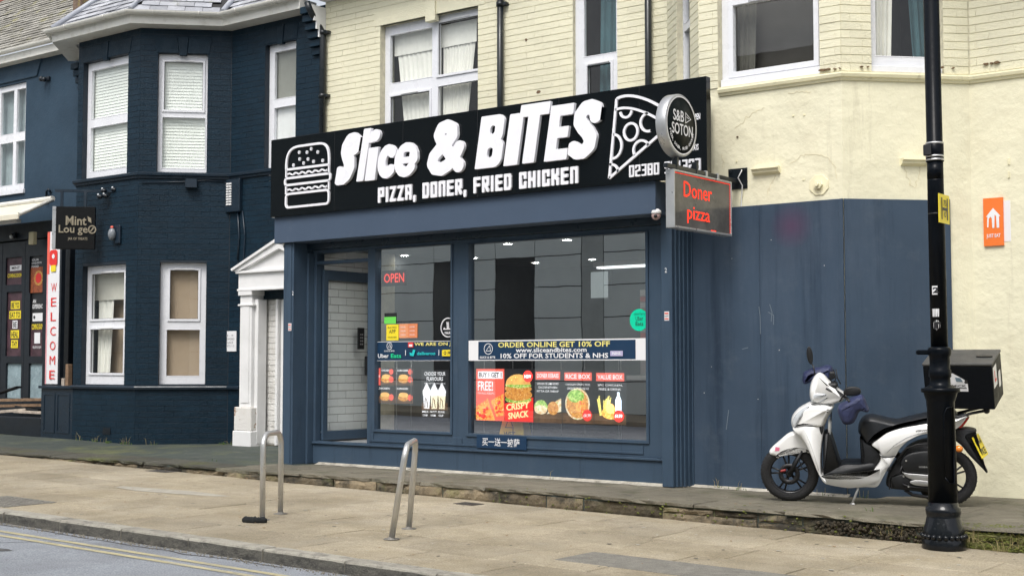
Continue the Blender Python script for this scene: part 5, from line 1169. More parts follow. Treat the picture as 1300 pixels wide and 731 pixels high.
for x_, y_ in ((215, 182), (268, 182), (298, 158), (342, 180), (218, 228), (275, 228), (376, 238), (313, 245), (245, 256), (175, 270)):
    u, v = U6(x_, y_); mb = MB(); ribbon(mb, fS, circ(u, v, .014, 12, ry=.019), .009, .0012, .02, 0, True); mb.build('sesame_seed', m_letter, sign, weld=False)
# pizza slice outline
def U7(x, y): return fS.uv(760 + .1916 * x, 100 + .1916 * y, .015)
tip = U7(72, 660); tl_ = U7(120, 135); rt = U7(520, 270); il = U7(112, 208); irt = U7(480, 330)
stroke(bez(tl_, (tl_[0] + .22, tl_[1] + .09), (rt[0] - .16, rt[1] + .16), rt, 14) + [tip, tl_][:1] + [(tip[0] + .0, tip[1])], T_ * 1.0)
stroke([tip, tl_], T_); stroke(bez(il, (il[0] + .20, il[1] + .06), (irt[0] - .16, irt[1] + .14), irt, 12), T_ * .9)
cc = U7(214, 353); stroke(circ(cc[0], cc[1], .088, 20, ry=.095), T_ * .9, True)
cc = U7(182, 222); stroke(circ(cc[0], cc[1] + .015, .075, 12, 185, 355), T_ * .9)
cc = U7(95, 450); stroke(circ(cc[0], cc[1], .115, 14, -95, 85, ry=.135), T_ * .9)
cc = U7(320, 290); stroke(circ(cc[0] + .02, cc[1], .10, 14, 90, 285), T_ * .9)
cc = U7(283, 470); stroke(circ(cc[0] + .0, cc[1] + .0, .10, 14, 15, 215), T_ * .9)
cc = U7(82, 625); stroke(circ(cc[0] + .0, cc[1] + .0, .095, 10, 0, 100), T_ * .9)

# ---- bracket with two hanging signs
BXX = -6.86
br_ = thing('sign_bracket', 'black steel arm and wall plate carrying the round sign and the red letter sign', 'bracket', (BXX, YB, 3.53))
mb = MB(); r = fb.rect(925.5, 241.5, 949, 213); mb.box(fb, r[0], r[2], r[1], r[3], .0, .014)
for a in (r[0] + .03, r[2] - .03):
    for b_ in (r[1] + .03, r[3] - .03): mb.prism(fb, circ(a, b_, .014, 6), .0141, .026)
mb.build('wall_plate', m_pipe, br_, bevel=.002)
fX = FX(BXX); mb = MB(); mb.box(fX, 11.55, 13.085, 3.478, 3.522, -.025, .025); mb.build('arm', m_pipe, br_, bevel=.004)
mb = MB(); mb.tube([fb.p(r[2] - .05, 3.62, .04), fb.p(r[2] - .02, 3.60, .10), fb.p(r[2] - .07, 3.53, .09), fb.p(r[2] - .05, 3.45, .03), fb.p(r[2] - .08, 3.2, .006), fb.p(r[2] - .075, 3.12, .006)], .006, 6); mb.build('cable', m_white, br_)
for yy in (11.75, 12.15, 12.35, 12.6):
    mb = MB(); mb.box(fX, yy - .02, yy + .02, 3.45, 3.53 if yy > 12.3 else 3.60, -.032, .032); mb.build('clamp', m_alu if yy > 12.3 else m_pipe, br_, bevel=.003)
rs = thing('round_projecting_sign', 'round black disc sign with white lettering and silver rim above the bracket arm', 'sign', (BXX, 11.8, 3.6))
dc = Vector((-6.80, 11.775, 3.925)); DR = .32
mb = MB(); mb.lathe(dc + Vector((-.12, 0, 0)), (1, 0, 0), [(0, .001), (0, DR - .01), (.01, DR), (.11, DR), (.12, DR - .008), (.12, DR - .035)], 48, caps=False); mb.build('rim', m_alu, rs)
mb = MB(); mb.lathe(dc + Vector((-.010, 0, 0)), (1, 0, 0), [(0.0, DR - .03), (.008, DR - .03), (.008, .001)], 48); mb.build('sign_face', m_disc, rs)
fD = FX(-6.80); f_ = Flat(fD, .0, []); cy, cz = dc.y, dc.z
f_.line(circ(cy, cz, .292, 48), .012, m_letter, True)
f_.text('S&B', (cy - .17, cz + .035, cy + .045, cz + .15), m_letter, .02, res=4); f_.text('SOTON', (cy - .20, cz - .10, cy + .22, cz + .015), m_letter, .02, res=4)
f_.line([(cy + .075, cz + .14), (cy + .075, cz + .035), (cy + .18, cz + .085)], .010, m_letter, True); f_.line([(cy + .09, cz + .10), (cy + .14, cz + .085)], .008, m_letter)
arc = 'PIZZA, DONER, FRIED CHICKEN'
for i, ch in enumerate(arc):
    if ch == ' ': continue
    a = R(197 + 146 * i / (len(arc) - 1)); vs_, fs_ = glyphs(ch, .03, 0, 0, 1); rr = .235; w_ = f_.w + .0015
    cx_, cz_ = cy + rr * math.cos(a), cz + rr * math.sin(a); up = a + math.pi
    if not vs_: continue
    x0 = (min(v[0] for v in vs_) + max(v[0] for v in vs_)) / 2; k = .042
    ux = Vector((-math.sin(a), math.cos(a))); uy = Vector((-math.cos(a), -math.sin(a)))
    P = [fD.p(cx_ + (ux.x * (x - x0) + uy.x * (y - .35)) * k, cz_ + (ux.y * (x - x0) + uy.y * (y - .35)) * k, w_) for x, y, z in vs_]; f_.mb.add(P, fs_, f_.mi(m_letter))
f_.build('sign_print', rs)
led = thing('led_sign', 'grey framed box sign with glowing red words Doner pizza hanging below the arm', 'illuminated sign', (BXX, 12.2, 3.46))
fL = FX(-6.80); L0, L1, LZ0, LZ1 = 11.62, 12.84, 2.875, 3.465
mb = MB(); mb.perf(fL, L0, L1, LZ0, LZ1, [(L0 + .02, LZ0 + .022, L1 - .02, LZ1 - .022)], -.10, 0); mb.build('case', m_alu, led, bevel=.004)
m_ledp = M('led_panel', (.10, .095, .09), .18, var=.3, ns=2.5, dirt=((.25, .24, .22), .5, 1.6, .45, .7))
mb = MB(); mb.quad([fL.p(L0 + .02, LZ0 + .022, -.012), fL.p(L1 - .02, LZ0 + .022, -.012), fL.p(L1 - .02, LZ1 - .022, -.012), fL.p(L0 + .02, LZ1 - .022, -.012)]); mb.box(fL, L0 + .02, L1 - .02, LZ0 + .02, LZ1 - .02, -.09, -.02); mb.build('face_panel', m_ledp, led)
def Lr(x0, y0, x1, y1): a = fL.uv(x0, y0); b = fL.uv(x1, y1); return (a[0], min(a[1], b[1]), b[0], max(a[1], b[1]))
mb = MB()
def Lw(s, xl, yt, yb, xr): a = fL.uv((xl + xr) / 2, yt)[1]; b = fL.uv((xl + xr) / 2, yb)[1]; text(mb, fL, s, (fL.uv(xl, yt)[0], b, fL.uv(xr, yt)[0], a), -.008, bold=.0, res=2)
Lw('Doner', 869, 233.5, 253, 904.5); Lw('pizza', 873.5, 264, 285.5, 902)
mb.build('glowing_letters', m_led, led, weld=False)
mb = MB(); n_ = 46
for i in range(n_):
    for v in (LZ1 - .03,): mb.prism(fL, circ(L0 + .04 + (L1 - L0 - .08) * i / (n_ - 1), v, .0055, 6), -.0105, -.008)
for i in range(24): mb.prism(fL, circ(L1 - .03, LZ0 + .04 + (LZ1 - LZ0 - .08) * i / 23, .0055, 6), -.0105, -.008)
for i in range(4): mb.prism(fL, circ(L0 + .78 + i * .03, LZ0 + .03, .008, 6), -.0105, -.008)
mb.build('led_border_dots', m_led, led, weld=False)

# ---- things stuck to or standing in the windows
fW = FA(YS + .05)            # plane of the glass
fO = FA(YS - .004)
wp = -.075                   # the light pockets that hang on wires behind the glass
def flat(name, lb, cat, fr, w, r, base, group=None, loc=None):
    t = thing(name, lb, cat, fr.p((r[0] + r[2]) / 2, r[1], w), group)
    f = Flat(fr, w, [], lit=1.25 if w == wp else 0.0); f.base(r, base, .003); return t, f
def done(t, f, nm='print'): f.build(nm, t)
t, f = flat('window_banner', 'long navy and white banner about ordering online stuck across the wide window', 'banner', fs, .014, (-10.485, 1.552, -7.925, 1.800), m_white_flat)
nb0, nb1, nz0, nz1 = -10.33, -8.055, 1.565, 1.785
f.rect((nb0, nz0, nb1, nz1), m_navy_v)
f.text('ORDER ONLINE GET 10% OFF', (-10.02, 1.710, -8.40, 1.774), m_cyellow, .025); f.text('www.sliceandbites.com', (-9.75, 1.650, -8.72, 1.705), m_white_flat, .03); f.text('10% OFF FOR STUDENTS & NHS', (-9.98, 1.580, -8.42, 1.638), m_white_flat, .03)
f.line(circ(-10.17, 1.695, .065, 24), .008, m_white_flat, True); f.line([(-10.205, 1.67), (-10.15, 1.735), (-10.13, 1.67)], .008, m_white_flat, True); f.text('SLICE & BITE', (-10.30, 1.580, -10.06, 1.606), m_white_flat, .03)
f.rect((-8.39, 1.60, -8.22, 1.66), M('lilac_print', (.45, .42, .62), .4)); f.text('NHS', (-8.36, 1.615, -8.25, 1.648), m_white_flat, .03)
done(t, f)
t, f = flat('window_banner', 'navy delivery app strip with coloured logos across the left window', 'banner', fs, -.045 + .001, (-12.074, 1.553, -10.787, 1.803), m_navy_v)
f.rect((-12.074, 1.797, -10.787, 1.803), m_white_flat); f.rect((-12.074, 1.553, -10.787, 1.557), m_white_flat)
f.line(circ(-11.86, 1.745, .045, 20), .007, m_white_flat, True); f.line([(-11.885, 1.73), (-11.85, 1.77), (-11.835, 1.73)], .006, m_white_flat, True); f.text('SLICE & BITE', (-11.95, 1.672, -11.77, 1.69), m_white_flat, .02)
f.text('Uber', (-12.06, 1.59, -11.87, 1.645), m_white_flat, .03); f.text('Eats', (-11.83, 1.59, -11.65, 1.645), m_green, .03)
f.rect((-11.53, 1.725, -11.44, 1.79), m_red); f.rect((-11.515, 1.735, -11.455, 1.765), m_white_flat); f.text('WE ARE ON J', (-11.42, 1.732, -10.81, 1.786), m_cyellow, .025)
f.rect((-11.575, 1.62, -11.565, 1.69), m_white_flat); f.rect((-11.01, 1.62, -11.0, 1.69), m_white_flat)
f.poly([(-11.49, 1.62), (-11.43, 1.61), (-11.40, 1.69), (-11.44, 1.695), (-11.455, 1.65), (-11.50, 1.66)], m_teal); f.text('deliveroo', (-11.37, 1.625, -11.06, 1.668), m_teal, .03)
f.poly(rrect(-10.95, 1.61, -10.79, 1.69, .015), m_yellow); f.circ(-10.90, 1.65, .022, m_dark_v); f.circ(-10.90, 1.65, .012, m_yellow); f.text('JE', (-10.86, 1.63, -10.81, 1.67), m_dark_v)
done(t, f)
def poster(r, base, lb, name='poster', grp='posters hung in the wide window'):
    return flat(name, lb, 'poster', fs, wp, r, base, grp)
p0 = [(-10.437, .818, -9.992, 1.452), (-9.992, .812, -9.548, 1.452), (-9.548, .808, -9.13, 1.45), (-9.13, .815, -8.68, 1.442), (-8.68, .818, -8.235, 1.438)]
r = (p0[0][0], p0[0][1], p0[0][2] - .006, p0[0][3]); t, f = poster(r, m_coral, 'red poster reading BUY 1 GET 1 FREE with pizza slices')
f.rect((r[0] + .03, r[3] - .12, r[2] - .02, r[3] - .03), m_white_flat); f.text('BUY 1 GET 1', (r[0] + .05, r[3] - .105, r[2] - .04, r[3] - .045), m_dark_v, .05); f.text('FREE!', (r[0] + .03, r[3] - .27, r[2] - .17, r[3] - .15), m_white_flat, .06); f.text('ON ALL PIZZAS', (r[0] + .03, r[3] - .31, r[2] - .15, r[3] - .29), m_white_flat, 0)
f.poly([(r[0] + .005, r[1] + .005), (r[0] + .005, r[1] + .17), (r[0] + .18, r[1] + .26), (r[0] + .30, r[1] + .005)], m_pizza); f.poly([(r[0] + .235, r[1] + .245), (r[2] - .005, r[1] + .33), (r[2] - .005, r[1] + .07), (r[0] + .33, r[1] + .05)], m_pizza)
f.line([(r[0] + .18, r[1] + .27), (r[0] + .30, r[1] + .005)], .012, m_bun)
for i in range(9): f.circ(r[0] + random.uniform(.05, .22), r[1] + random.uniform(.03, .16), .02, m_red); f.circ(r[0] + random.uniform(.33, .40), r[1] + random.uniform(.1, .25), .016, m_red)
done(t, f)
r = p0[1]; t, f = poster((r[0], r[1], r[2] - .004, r[3]), m_dark_v, 'poster of a tall chicken burger with a red NEW badge')
f.poly([(r[0] + .004, r[1] + .003), (r[2] - .008, r[1] + .003), (r[2] - .008, r[1] + .30), (r[0] + .14, r[1] + .24), (r[0] + .004, r[1] + .22)], m_red)
cx = (r[0] + r[2]) / 2 - .01
f.poly(circ(cx, r[1] + .27, .20, 20, ry=.05), m_salad); f.poly(circ(cx, r[1] + .33, .21, 20, ry=.075), m_chick); f.poly(circ(cx, r[1] + .40, .205, 20, ry=.055), m_chick); f.poly(circ(cx, r[1] + .44, .20, 20, ry=.03), m_salad)
f.poly([(cx - .19, r[1] + .45)] + circ(cx, r[1] + .46, .185, 16, 0, 180, ry=.115)[::-1] + [(cx + .19, r[1] + .45)], m_bun)
for i in range(16): f.circ(cx + random.uniform(-.12, .12), r[1] + .50 + random.uniform(0, .05), .005, m_cyellow, n=6)
f.circ(r[2] - .07, r[3] - .09, .07, m_red); f.text('NEW', (r[2] - .12, r[3] - .11, r[2] - .02, r[3] - .07), m_white_flat, .04)
sh = lambda U, V: (U, V + (U - r[0]) * .12)
f.text('CRISPY', (r[0] + .05, r[1] + .125, r[2] - .05, r[1] + .205), m_peach, .06, warp=sh); f.text('SNACK', (r[0] + .08, r[1] + .02, r[2] - .06, r[1] + .10), m_peach, .06, warp=sh); done(t, f)
def menu(r, head, lines, lb, pics, price=None):
    t, f = poster((r[0], r[1], r[2] - .004, r[3]), m_dark_v, lb); W = r[2] - r[0]
    f.rect((r[0] + .004, r[1] + .003, r[2] - .008, r[1] + .12), m_brownp)
    f.rect((r[0] + .03, r[3] - .125, r[2] - .03, r[3] - .03), m_coral); f.text(head, (r[0] + .05, r[3] - .105, r[2] - .05, r[3] - .05), m_white_flat, .05)
    for i, l_ in enumerate(lines): f.text(l_, (r[0] + .05 + .02 * (i % 2), r[3] - .185 - .045 * i, r[2] - .05 - .02 * (i % 2), r[3] - .16 - .045 * i), m_white_flat, .01)
    pics(f, r)
    if price: f.circ(r[2] - .09, r[1] + .10, .068, m_red); f.text(price, (r[2] - .14, r[1] + .08, r[2] - .04, r[1] + .12), m_white_flat, .03)
    done(t, f)
def pk(f, r): 
    f.poly(circ(r[0] + .11, r[1] + .19, .10, 18, ry=.085), m_salad); f.poly(circ(r[0] + .11, r[1] + .16, .095, 16, ry=.055), m_wrap); f.poly([(r[0] + .2, r[1] + .11), (r[2] - .01, r[1] + .14), (r[2] - .01, r[1] + .30), (r[0] + .3, r[1] + .25)], m_wrap); f.poly(circ(r[0] + .29, r[1] + .18, .08, 18), m_chick)
def pr_(f, r): f.poly(circ(r[0] + .22, r[1] + .23, .175, 24, ry=.185), m_wrap); f.poly(circ(r[0] + .22, r[1] + .23, .155, 24, ry=.165), m_chick); f.poly(circ(r[0] + .20, r[1] + .32, .12, 18, ry=.075), m_salad); f.poly(circ(r[0] + .27, r[1] + .20, .07, 12), m_pizza)
def pv(f, r):
    for i in range(16): a = random.uniform(-.1, .1); f.line([(r[0] + .14 + a * .5, r[1] + .10), (r[0] + .14 + a, r[1] + .30 + random.uniform(-.03, .03))], .013, m_cyellow)
    f.poly(circ(r[0] + .25, r[1] + .13, .13, 16, ry=.07), m_chick); f.poly([(r[0] + .31, r[1] + .12), (r[0] + .39, r[1] + .12), (r[0] + .39, r[1] + .28), (r[0] + .365, r[1] + .33), (r[0] + .365, r[1] + .37), (r[0] + .335, r[1] + .37), (r[0] + .335, r[1] + .33), (r[0] + .31, r[1] + .28)], M('bottle_print', (.55, .65, .75), .3)); f.circ(r[0] + .24, r[1] + .18, .06, m_bun)
menu(p0[2], 'DONER KEBABS', ['CHICKEN OR LAMB DONER', 'CHOOSE BETWEEN', 'PITTA OR WRAP'], 'dark poster headed DONER KEBABS showing two wraps', pk)
menu(p0[3], 'RICE BOX', ['CHICKEN STRIPS, RICE,', 'CHOICE OF SAUCE X2'], 'dark poster headed RICE BOX showing a round bowl', pr_, '£6.99')
menu(p0[4], 'VALUE BOX', ['2PC CHICKEN,', 'FRIES & DRINK'], 'dark poster headed VALUE BOX showing fries and a bottle', pv, '£4.99')
# two light rods carry the posters
for i, (x_, lb) in enumerate(((614, 'thin poster wire below the left end of the red pizza poster'), (650.5, 'thin wire between the burger poster and the wet floor sign'), (675, 'thin poster wire right of the burger poster'), (712, 'thin poster wire under the DONER KEBABS poster'), (742, 'thin poster wire under the RICE BOX poster'), (785, 'left of the twin thin wires under the VALUE BOX poster'), (788, 'right of the twin thin wires under the VALUE BOX poster'))):
    u = fs.uv(x_, 545, wp)[0]; mb = MB(); mb.tube([fs.p(u, .60, wp - .01), fs.p(u, 1.55, wp - .01)], .005, 6)
    o = mb.build('poster_wire', m_alu, label=lb, cat='wire', group='poster wires in the shop windows')
for x_, lb in ((504, 'left long poster wire in the left window'), (522.5, 'right long poster wire in the left window')):
    u = fs.uv(x_, 500, wp)[0]; mb = MB(); mb.tube([fs.p(u, .60, wp + .008), fs.p(u, 1.56, wp + .008)], .007, 6); mb.build('poster_wire', m_alu, label=lb, cat='wire', group='poster wires in the shop windows')
# small menus in the left window
def small(r, lb, pic, tag_=None):
    t, f = flat('menu_card', lb, 'menu card', fs, wp, r, m_dark_v, 'small menu cards in the left window'); W = r[2] - r[0]; H = r[3] - r[1]
    f.rect((r[0] + .003, r[1] + .003, r[2] - .003, r[1] + H * .35), m_brownp)
    if tag_: f.rect((r[0] + .003, r[1] + .003, r[0] + .075, r[3] - .003), m_coral); f.text('NEW', (r[0] + .012, r[1] + .10, r[0] + .066, r[1] + .14), m_white_flat)
    f.text('BURGER' if pic is m_bun else 'CHICKEN', (r[0] + (.09 if tag_ else .03), r[3] - .045, r[0] + W * .75, r[3] - .02), m_white_flat, .03)
    cx = r[0] + W * (.58 if tag_ else .5); f.poly(circ(cx, r[1] + H * .36, W * .30, 16, ry=H * .22), m_chick); f.poly(circ(cx, r[1] + H * .42, W * .27, 16, ry=H * .05), m_salad); f.poly(circ(cx, r[1] + H * .50, W * .25, 16, ry=H * .14), m_bun)
    f.circ(r[2] - .045, r[1] + H * .35, .042, m_coral); f.circ(r[2] - .045, r[3] - .05, .038, m_coral) if r[3] > 1.3 else None
    done(t, f)
x0, xm, x1 = -12.118, -11.80, -11.475
small((x0, 1.232, xm - .004, 1.460), 'top left menu card with a red side strip', m_chick, True); small((xm, 1.232, x1, 1.460), 'top right menu card with two red price dots', m_bun); small((x0, 1.0, xm - .004, 1.226), 'bottom left menu card showing a wide round dish', m_chick); small((xm, 1.0, x1, 1.226), 'bottom right menu card showing a burger', m_bun)
r = (-11.335, .80, -10.882, 1.438); t, f = flat('poster', 'tall dark poster CHOOSE YOUR FLAVOURS with three soft ice creams', 'poster', fs, wp, r, m_dark_v)
f.text('CHOOSE YOUR', (r[0] + .05, r[3] - .075, r[2] - .05, r[3] - .025), m_white_flat, .05); f.text('FLAVOURS', (r[0] + .09, r[3] - .14, r[2] - .09, r[3] - .09), m_white_flat, .05); f.text('SERVED WITH YOUR CHOICE OF SAUCE', (r[0] + .05, r[3] - .18, r[2] - .05, r[3] - .165), m_white_flat, .0)
f.rect((r[0] + .01, r[1] + .13, r[2] - .01, r[1] + .22), m_brownp)
for i, c_ in enumerate((m_white_flat, m_creamp, m_creamp)):
    cx = r[0] + .095 + .13 * i; f.poly([(cx - .045, r[1] + .145), (cx + .045, r[1] + .145), (cx + .06, r[1] + .32), (cx - .06, r[1] + .32)], c_); f.poly([(cx - .062, r[1] + .31), (cx + .062, r[1] + .31), (cx + .068, r[1] + .37), (cx + .03, r[1] + .43), (cx, r[1] + .48), (cx - .03, r[1] + .43), (cx - .068, r[1] + .37)], m_white_flat)
    f.line([(cx - .03, r[1] + .16), (cx - .02, r[1] + .28), (cx + .005, r[1] + .25), (cx + .02, r[1] + .16)], .012, m_brownp)
for i, s_ in enumerate(('OREO CREAM', 'NUTTY DREAM', 'PISTACHIO')): 
    a, b_ = s_.split(' ') if ' ' in s_ else (s_, 'CUP'); f.text('MILK' if i == 0 else a if a != 'OREO' else 'MILK', (r[0] + .03 + .135 * i, r[1] + .095, r[0] + .14 + .135 * i, r[1] + .12), m_white_flat, .03); f.text(b_, (r[0] + .04 + .135 * i, r[1] + .05, r[0] + .12 + .135 * i, r[1] + .075), m_white_flat, .03)
done(t, f)
# OPEN sign
t = thing('neon_open_sign', 'small glowing red OPEN sign hanging in the left window', 'illuminated sign', (-11.81, 12.98, 2.53)); rO = (-12.035, 2.545, -11.635, 2.722)
mb = MB(); mb.box(fs, rO[0] - .02, rO[2] + .02, rO[1] - .015, rO[3] + .015, -.12, -.095); mb.build('sign_back', m_pl, t)
mb = MB(); text(mb, fs, 'OPEN', (rO[0] + .025, rO[1] + .03, rO[2] - .02, rO[3] - .025), -.09, bold=.012, res=2); mb.build('glowing_letters', m_led2, t, weld=False)
# stickers on the left window
a = fs.rect(488, 411, 503, 397, -.045); t, f = flat('window_sticker', 'small bright green sticker with a dark top on the left window', 'sticker', fs, -.044, a, m_dark_v); f.rect((a[0], a[1], a[2], a[3] - .05), m_lgreen); done(t, f)
a = fs.rect(490.5, 432, 506, 411.5, -.045); t, f = flat('window_sticker', 'yellow sticker with fine black print beside the orange one', 'sticker', fs, -.044, a, m_yellow); f.text('APP', (a[0] + .05, a[1] + .09, a[2] - .05, a[1] + .14), m_dark_v, 0); f.text('ORDER HERE', (a[0] + .03, a[1] + .03, a[2] - .03, a[1] + .05), m_dark_v, 0); f.text('RATED', (a[0] + .03, a[3] - .05, a[2] - .03, a[3] - .03), m_dark_v, 0); done(t, f)
a = fs.rect(506.5, 429, 530, 410.5, -.045); t, f = flat('window_sticker', 'pale orange double sticker on the left window', 'sticker', fs, -.044, a, m_peach); mid = (a[0] + a[2]) / 2; f.rect((mid, a[1], a[2], a[3]), m_orange if False else M('deep_peach', (.75, .25, .11), .4)); [f.text('ORDER', (q + .03, a[1] + .03 + k * .05, q + .12, a[1] + .05 + k * .05), m_white_flat, 0) for q in (a[0], mid) for k in range(3)]; done(t, f)
u, v = fs.uv(569, 415.5, -.045); t = thing('window_sticker', 'round white outlined halal sticker at the right edge of the left window', 'sticker', fs.p(u, v, -.044)); f = Flat(fs, -.045, [])
f.line([q for q in circ(u, v, .118, 28, 40, 320)], .012, m_letter); f.line([(u - .06, v + .0), (u - .07, v - .02), (u - .01, v - .02), (u - .02, v + .07)], .012, m_letter); f.line([(u + .0, v + .07), (u + .01, v - .02), (u + .07, v - .02), (u + .06, v + .03)], .012, m_letter); f.text('HALAL', (u - .05, v - .085, u + .06, v - .05), m_letter, .03); done(t, f)
u, v = fs.uv(812, 406, -.045); t = thing('window_sticker', 'round mint green sticker with dark lettering at the right edge of the wide window', 'sticker', fs.p(u, v, -.044)); f = Flat(fs, -.044, []); f.poly(circ(u - .005, v, .125, 32), M('mint_print', (.0, .62, .36), .35)); f.text('Uber', (u - .05, v - .01, u + .05, v + .04), m_dark_v, .01); f.text('Eats', (u - .05, v - .065, u + .05, v - .02), m_dark_v, .01); f.text('ORDER WITH', (u - .07, v + .06, u + .07, v + .075), m_dark_v, 0); done(t, f)
a = (-10.355, .487, -9.592, .645); t, f = flat('notice_strip', 'navy strip with white Chinese characters below the wide window', 'notice', fs, .016, a, m_navy_v); f.text('买一送一披萨', (a[0] + .09, a[1] + .03, a[2] - .10, a[3] - .03), m_white_flat, .01); done(t, f)
# small stickers and numbers on pilasters
for (x_, y_, fr2, w_, lb) in ((368, 415, fp2, .013, 'little red and white sticker on the left shop pilaster'), (846.5, 401, fr_ if False else FA(12.78), .001, 'little red and white sticker on the right shop pilaster')):
    u, v = fr2.uv(x_, y_, w_); a = (u - .03, v - .05, u + .03, v + .05); t, f = flat('pilaster_sticker', lb, 'sticker', fr2, w_ + .002, a, m_white_flat); [f.rect((a[0] + .006, a[1] + .012 + k * .03, a[2] - .006, a[1] + .026 + k * .03), m_coral if k != 1 else M('grey_print', (.4, .4, .42), .5)) for k in range(3)]; done(t, f)
for (x_, y_, fr2, w_, lb) in ((372, 372, fp2, .013, 'peeling white paper scrap on the left shop pilaster'), (845.5, 343, FA(12.78), .001, 'white numeral sticker high on the right shop pilaster')):
    u, v = fr2.uv(x_, y_, w_); t = thing('sticker', lb, 'sticker', fr2.p(u, v, w_)); f = Flat(fr2, w_ + .002, []); f.text('2', (u - .013, v - .027, u + .013, v + .027), m_white_flat, .02); done(t, f)
# cameras under the canopy
def cctv(x_, y_, fr2, w_, lb, col):
    u, v = fr2.uv(x_, y_, w_); p = fr2.p(u, v, w_); t = thing('security_camera', lb, 'camera', p + Vector((0, 0, .05)), 'security cameras under the canopy box')
    mb = MB(); mb.lathe(p + Vector((0, 0, .05)), (0, 0, -1), [(-.02, .03), (0, .055), (.03, .06), (.035, .052)], 20); mb.build('mount', m_white, t)
    mb = MB(); mb.ball(p + Vector((0, 0, .0)), .052, 16); mb.build('dome', col, t); mb = MB(); mb.lathe(p + Vector((.02, -.045, -.012)), (.35, -1, -.25), [(0, .02), (.012, .02), (.013, .001)], 12); mb.build('lens', m_pl, t)
cctv(364, 312, fB, -.12, 'white dome security camera under the left end of the canopy box', m_white)
cctv(833, 273.5, fB, -.05, 'dusty pinkish security camera under the right end of the canopy box', M('pinkish_plastic', (.55, .38, .36), .4))
# ================================================================== SCOOTER
class FrG(Fr):
    def __init__(s, o, u, v): s.o = Vector(o); s.u = Vector(u).normalized(); s.v = Vector(v).normalized(); s.n = s.u.cross(s.v)
    def uv(s, x, y, w=0):
        q = on_plane(x, y, s.p(0, 0, w), s.n) - s.o; return q.dot(s.u), q.dot(s.v)
def smooth_loop(pts, n=4):
    out = []; N = len(pts)
    for i in range(N):
        p0, p1, p2, p3 = [Vector(pts[(i + k) % N]) for k in (-1, 0, 1, 2)]
        for k in range(n):
            t = k / n; out.append(tuple(0.5 * ((2 * p1) + (p2 - p0) * t + (2 * p0 - 5 * p1 + 4 * p2 - p3) * t * t + (3 * p1 - p0 - 3 * p2 + p3) * t ** 3)))
    return out
def inset(pts, d):
    N = len(pts); A = sum(pts[i][0] * pts[(i + 1) % N][1] - pts[(i + 1) % N][0] * pts[i][1] for i in range(N)); sg = 1 if A > 0 else -1; out = []
    for i in range(N):
        a = Vector(pts[i - 1]); b = Vector(pts[i]); c = Vector(pts[(i + 1) % N]); e = (c - a)
        if e.length < 1e-9: out.append(tuple(b)); continue
        e.normalize(); nn = Vector((-e.y, e.x)) * sg; out.append((b.x + nn.x * d, b.y + nn.y * d))
    return out
def pillow(mb, fr, pts, wc, hw, r, lay_=4, mi=0):
    f = hw if callable(hw) else (lambda u, v: hw); rings = []
    for k in range(-lay_, lay_ + 1):
        a = math.pi / 2 * k / lay_; s_ = math.sin(a); q = inset(pts, r * (1 - math.cos(a)) * 1.0)
        rings.append([fr.p(x, y, wc + f(x, y) * s_) for x, y in q])
    mb.loft(rings, mi, caps=False)
    for ring, rev in ((rings[0], 1), (rings[-1], 0)): b = len(mb.v); mb.v += [tuple(p) for p in ring]; idx = list(range(b, b + len(ring))); mb.f.append(idx[::-1] if rev else idx); mb.m.append(mi); mb.sm.append(True)
SA = R(21.0); LEAN = R(8)
so = Vector((-5.914, 12.34, lerp(ZE, -5.9) * .45 + lerp(ZW, -5.9) * .55 - .004)); su = Vector((math.cos(SA), math.sin(SA), -0.004)); s0 = su.cross(Vector((0, 0, 1)))
sv = (Vector((0, 0, 1)) * math.cos(LEAN) + s0 * math.sin(LEAN))
fc_ = FrG(so, su, sv)
m_sw = M('white_scooter_paint', (.80, .80, .79), .22, var=.03, coat=.6, dirt=((.5, .47, .4), .35, 9, .6, .8)); m_sb = M('black_scooter_plastic', (.008, .009, .011), .45, var=.2, bump=.2, bs=200); m_seat = M('black_vinyl_seat', (.010, .012, .016), .38, var=.15, bump=.1, bs=150)
m_muff = M('navy_padded_nylon', (.022, .030, .085), .55, var=.3, ns=12, bump=.5, bs=25); m_tyre = M('scooter_tyre', (.013, .013, .014), .75, var=.3, ns=30, bump=.6, bs=120); m_eng = M('dark_engine_metal', (.03, .03, .032), .45, metal=.6, var=.4, ns=25)
m_chrome = M('satin_chrome', (.55, .55, .55), .4, metal=.8, var=.05, ns=8); m_rim = M('black_rim', (.015, .015, .017), .3, var=.1); m_clear = M('headlight_glass', (.56, .59, .62), .08, var=.15, ns=14, coat=1); m_tail = M('red_tail_lens', (.55, .03, .02), .2, coat=1); m_amber = M('amber_lens', (.85, .25, .02), .2, coat=1)
m_pink = M('pink_sticker', (.75, .18, .30), .5, var=.2, ns=60)
scooter = thing('motor_scooter', 'white motor scooter with navy hand muffs and a black delivery box on its side stand', 'scooter', so)
def A(x, y, w=0): return fc_.uv(950 + .3008 * x, 430 + .3008 * y, w)
def B(x, y, w=0): return fc_.uv(1080 + .328 * x, 420 + .328 * y, w)
def Ao(l, w=0, n=4): return smooth_loop([A(x, y, w) for x, y in l], n)
def Bo(l, w=0, n=4): return smooth_loop([B(x, y, w) for x, y in l], n)
WR = .283
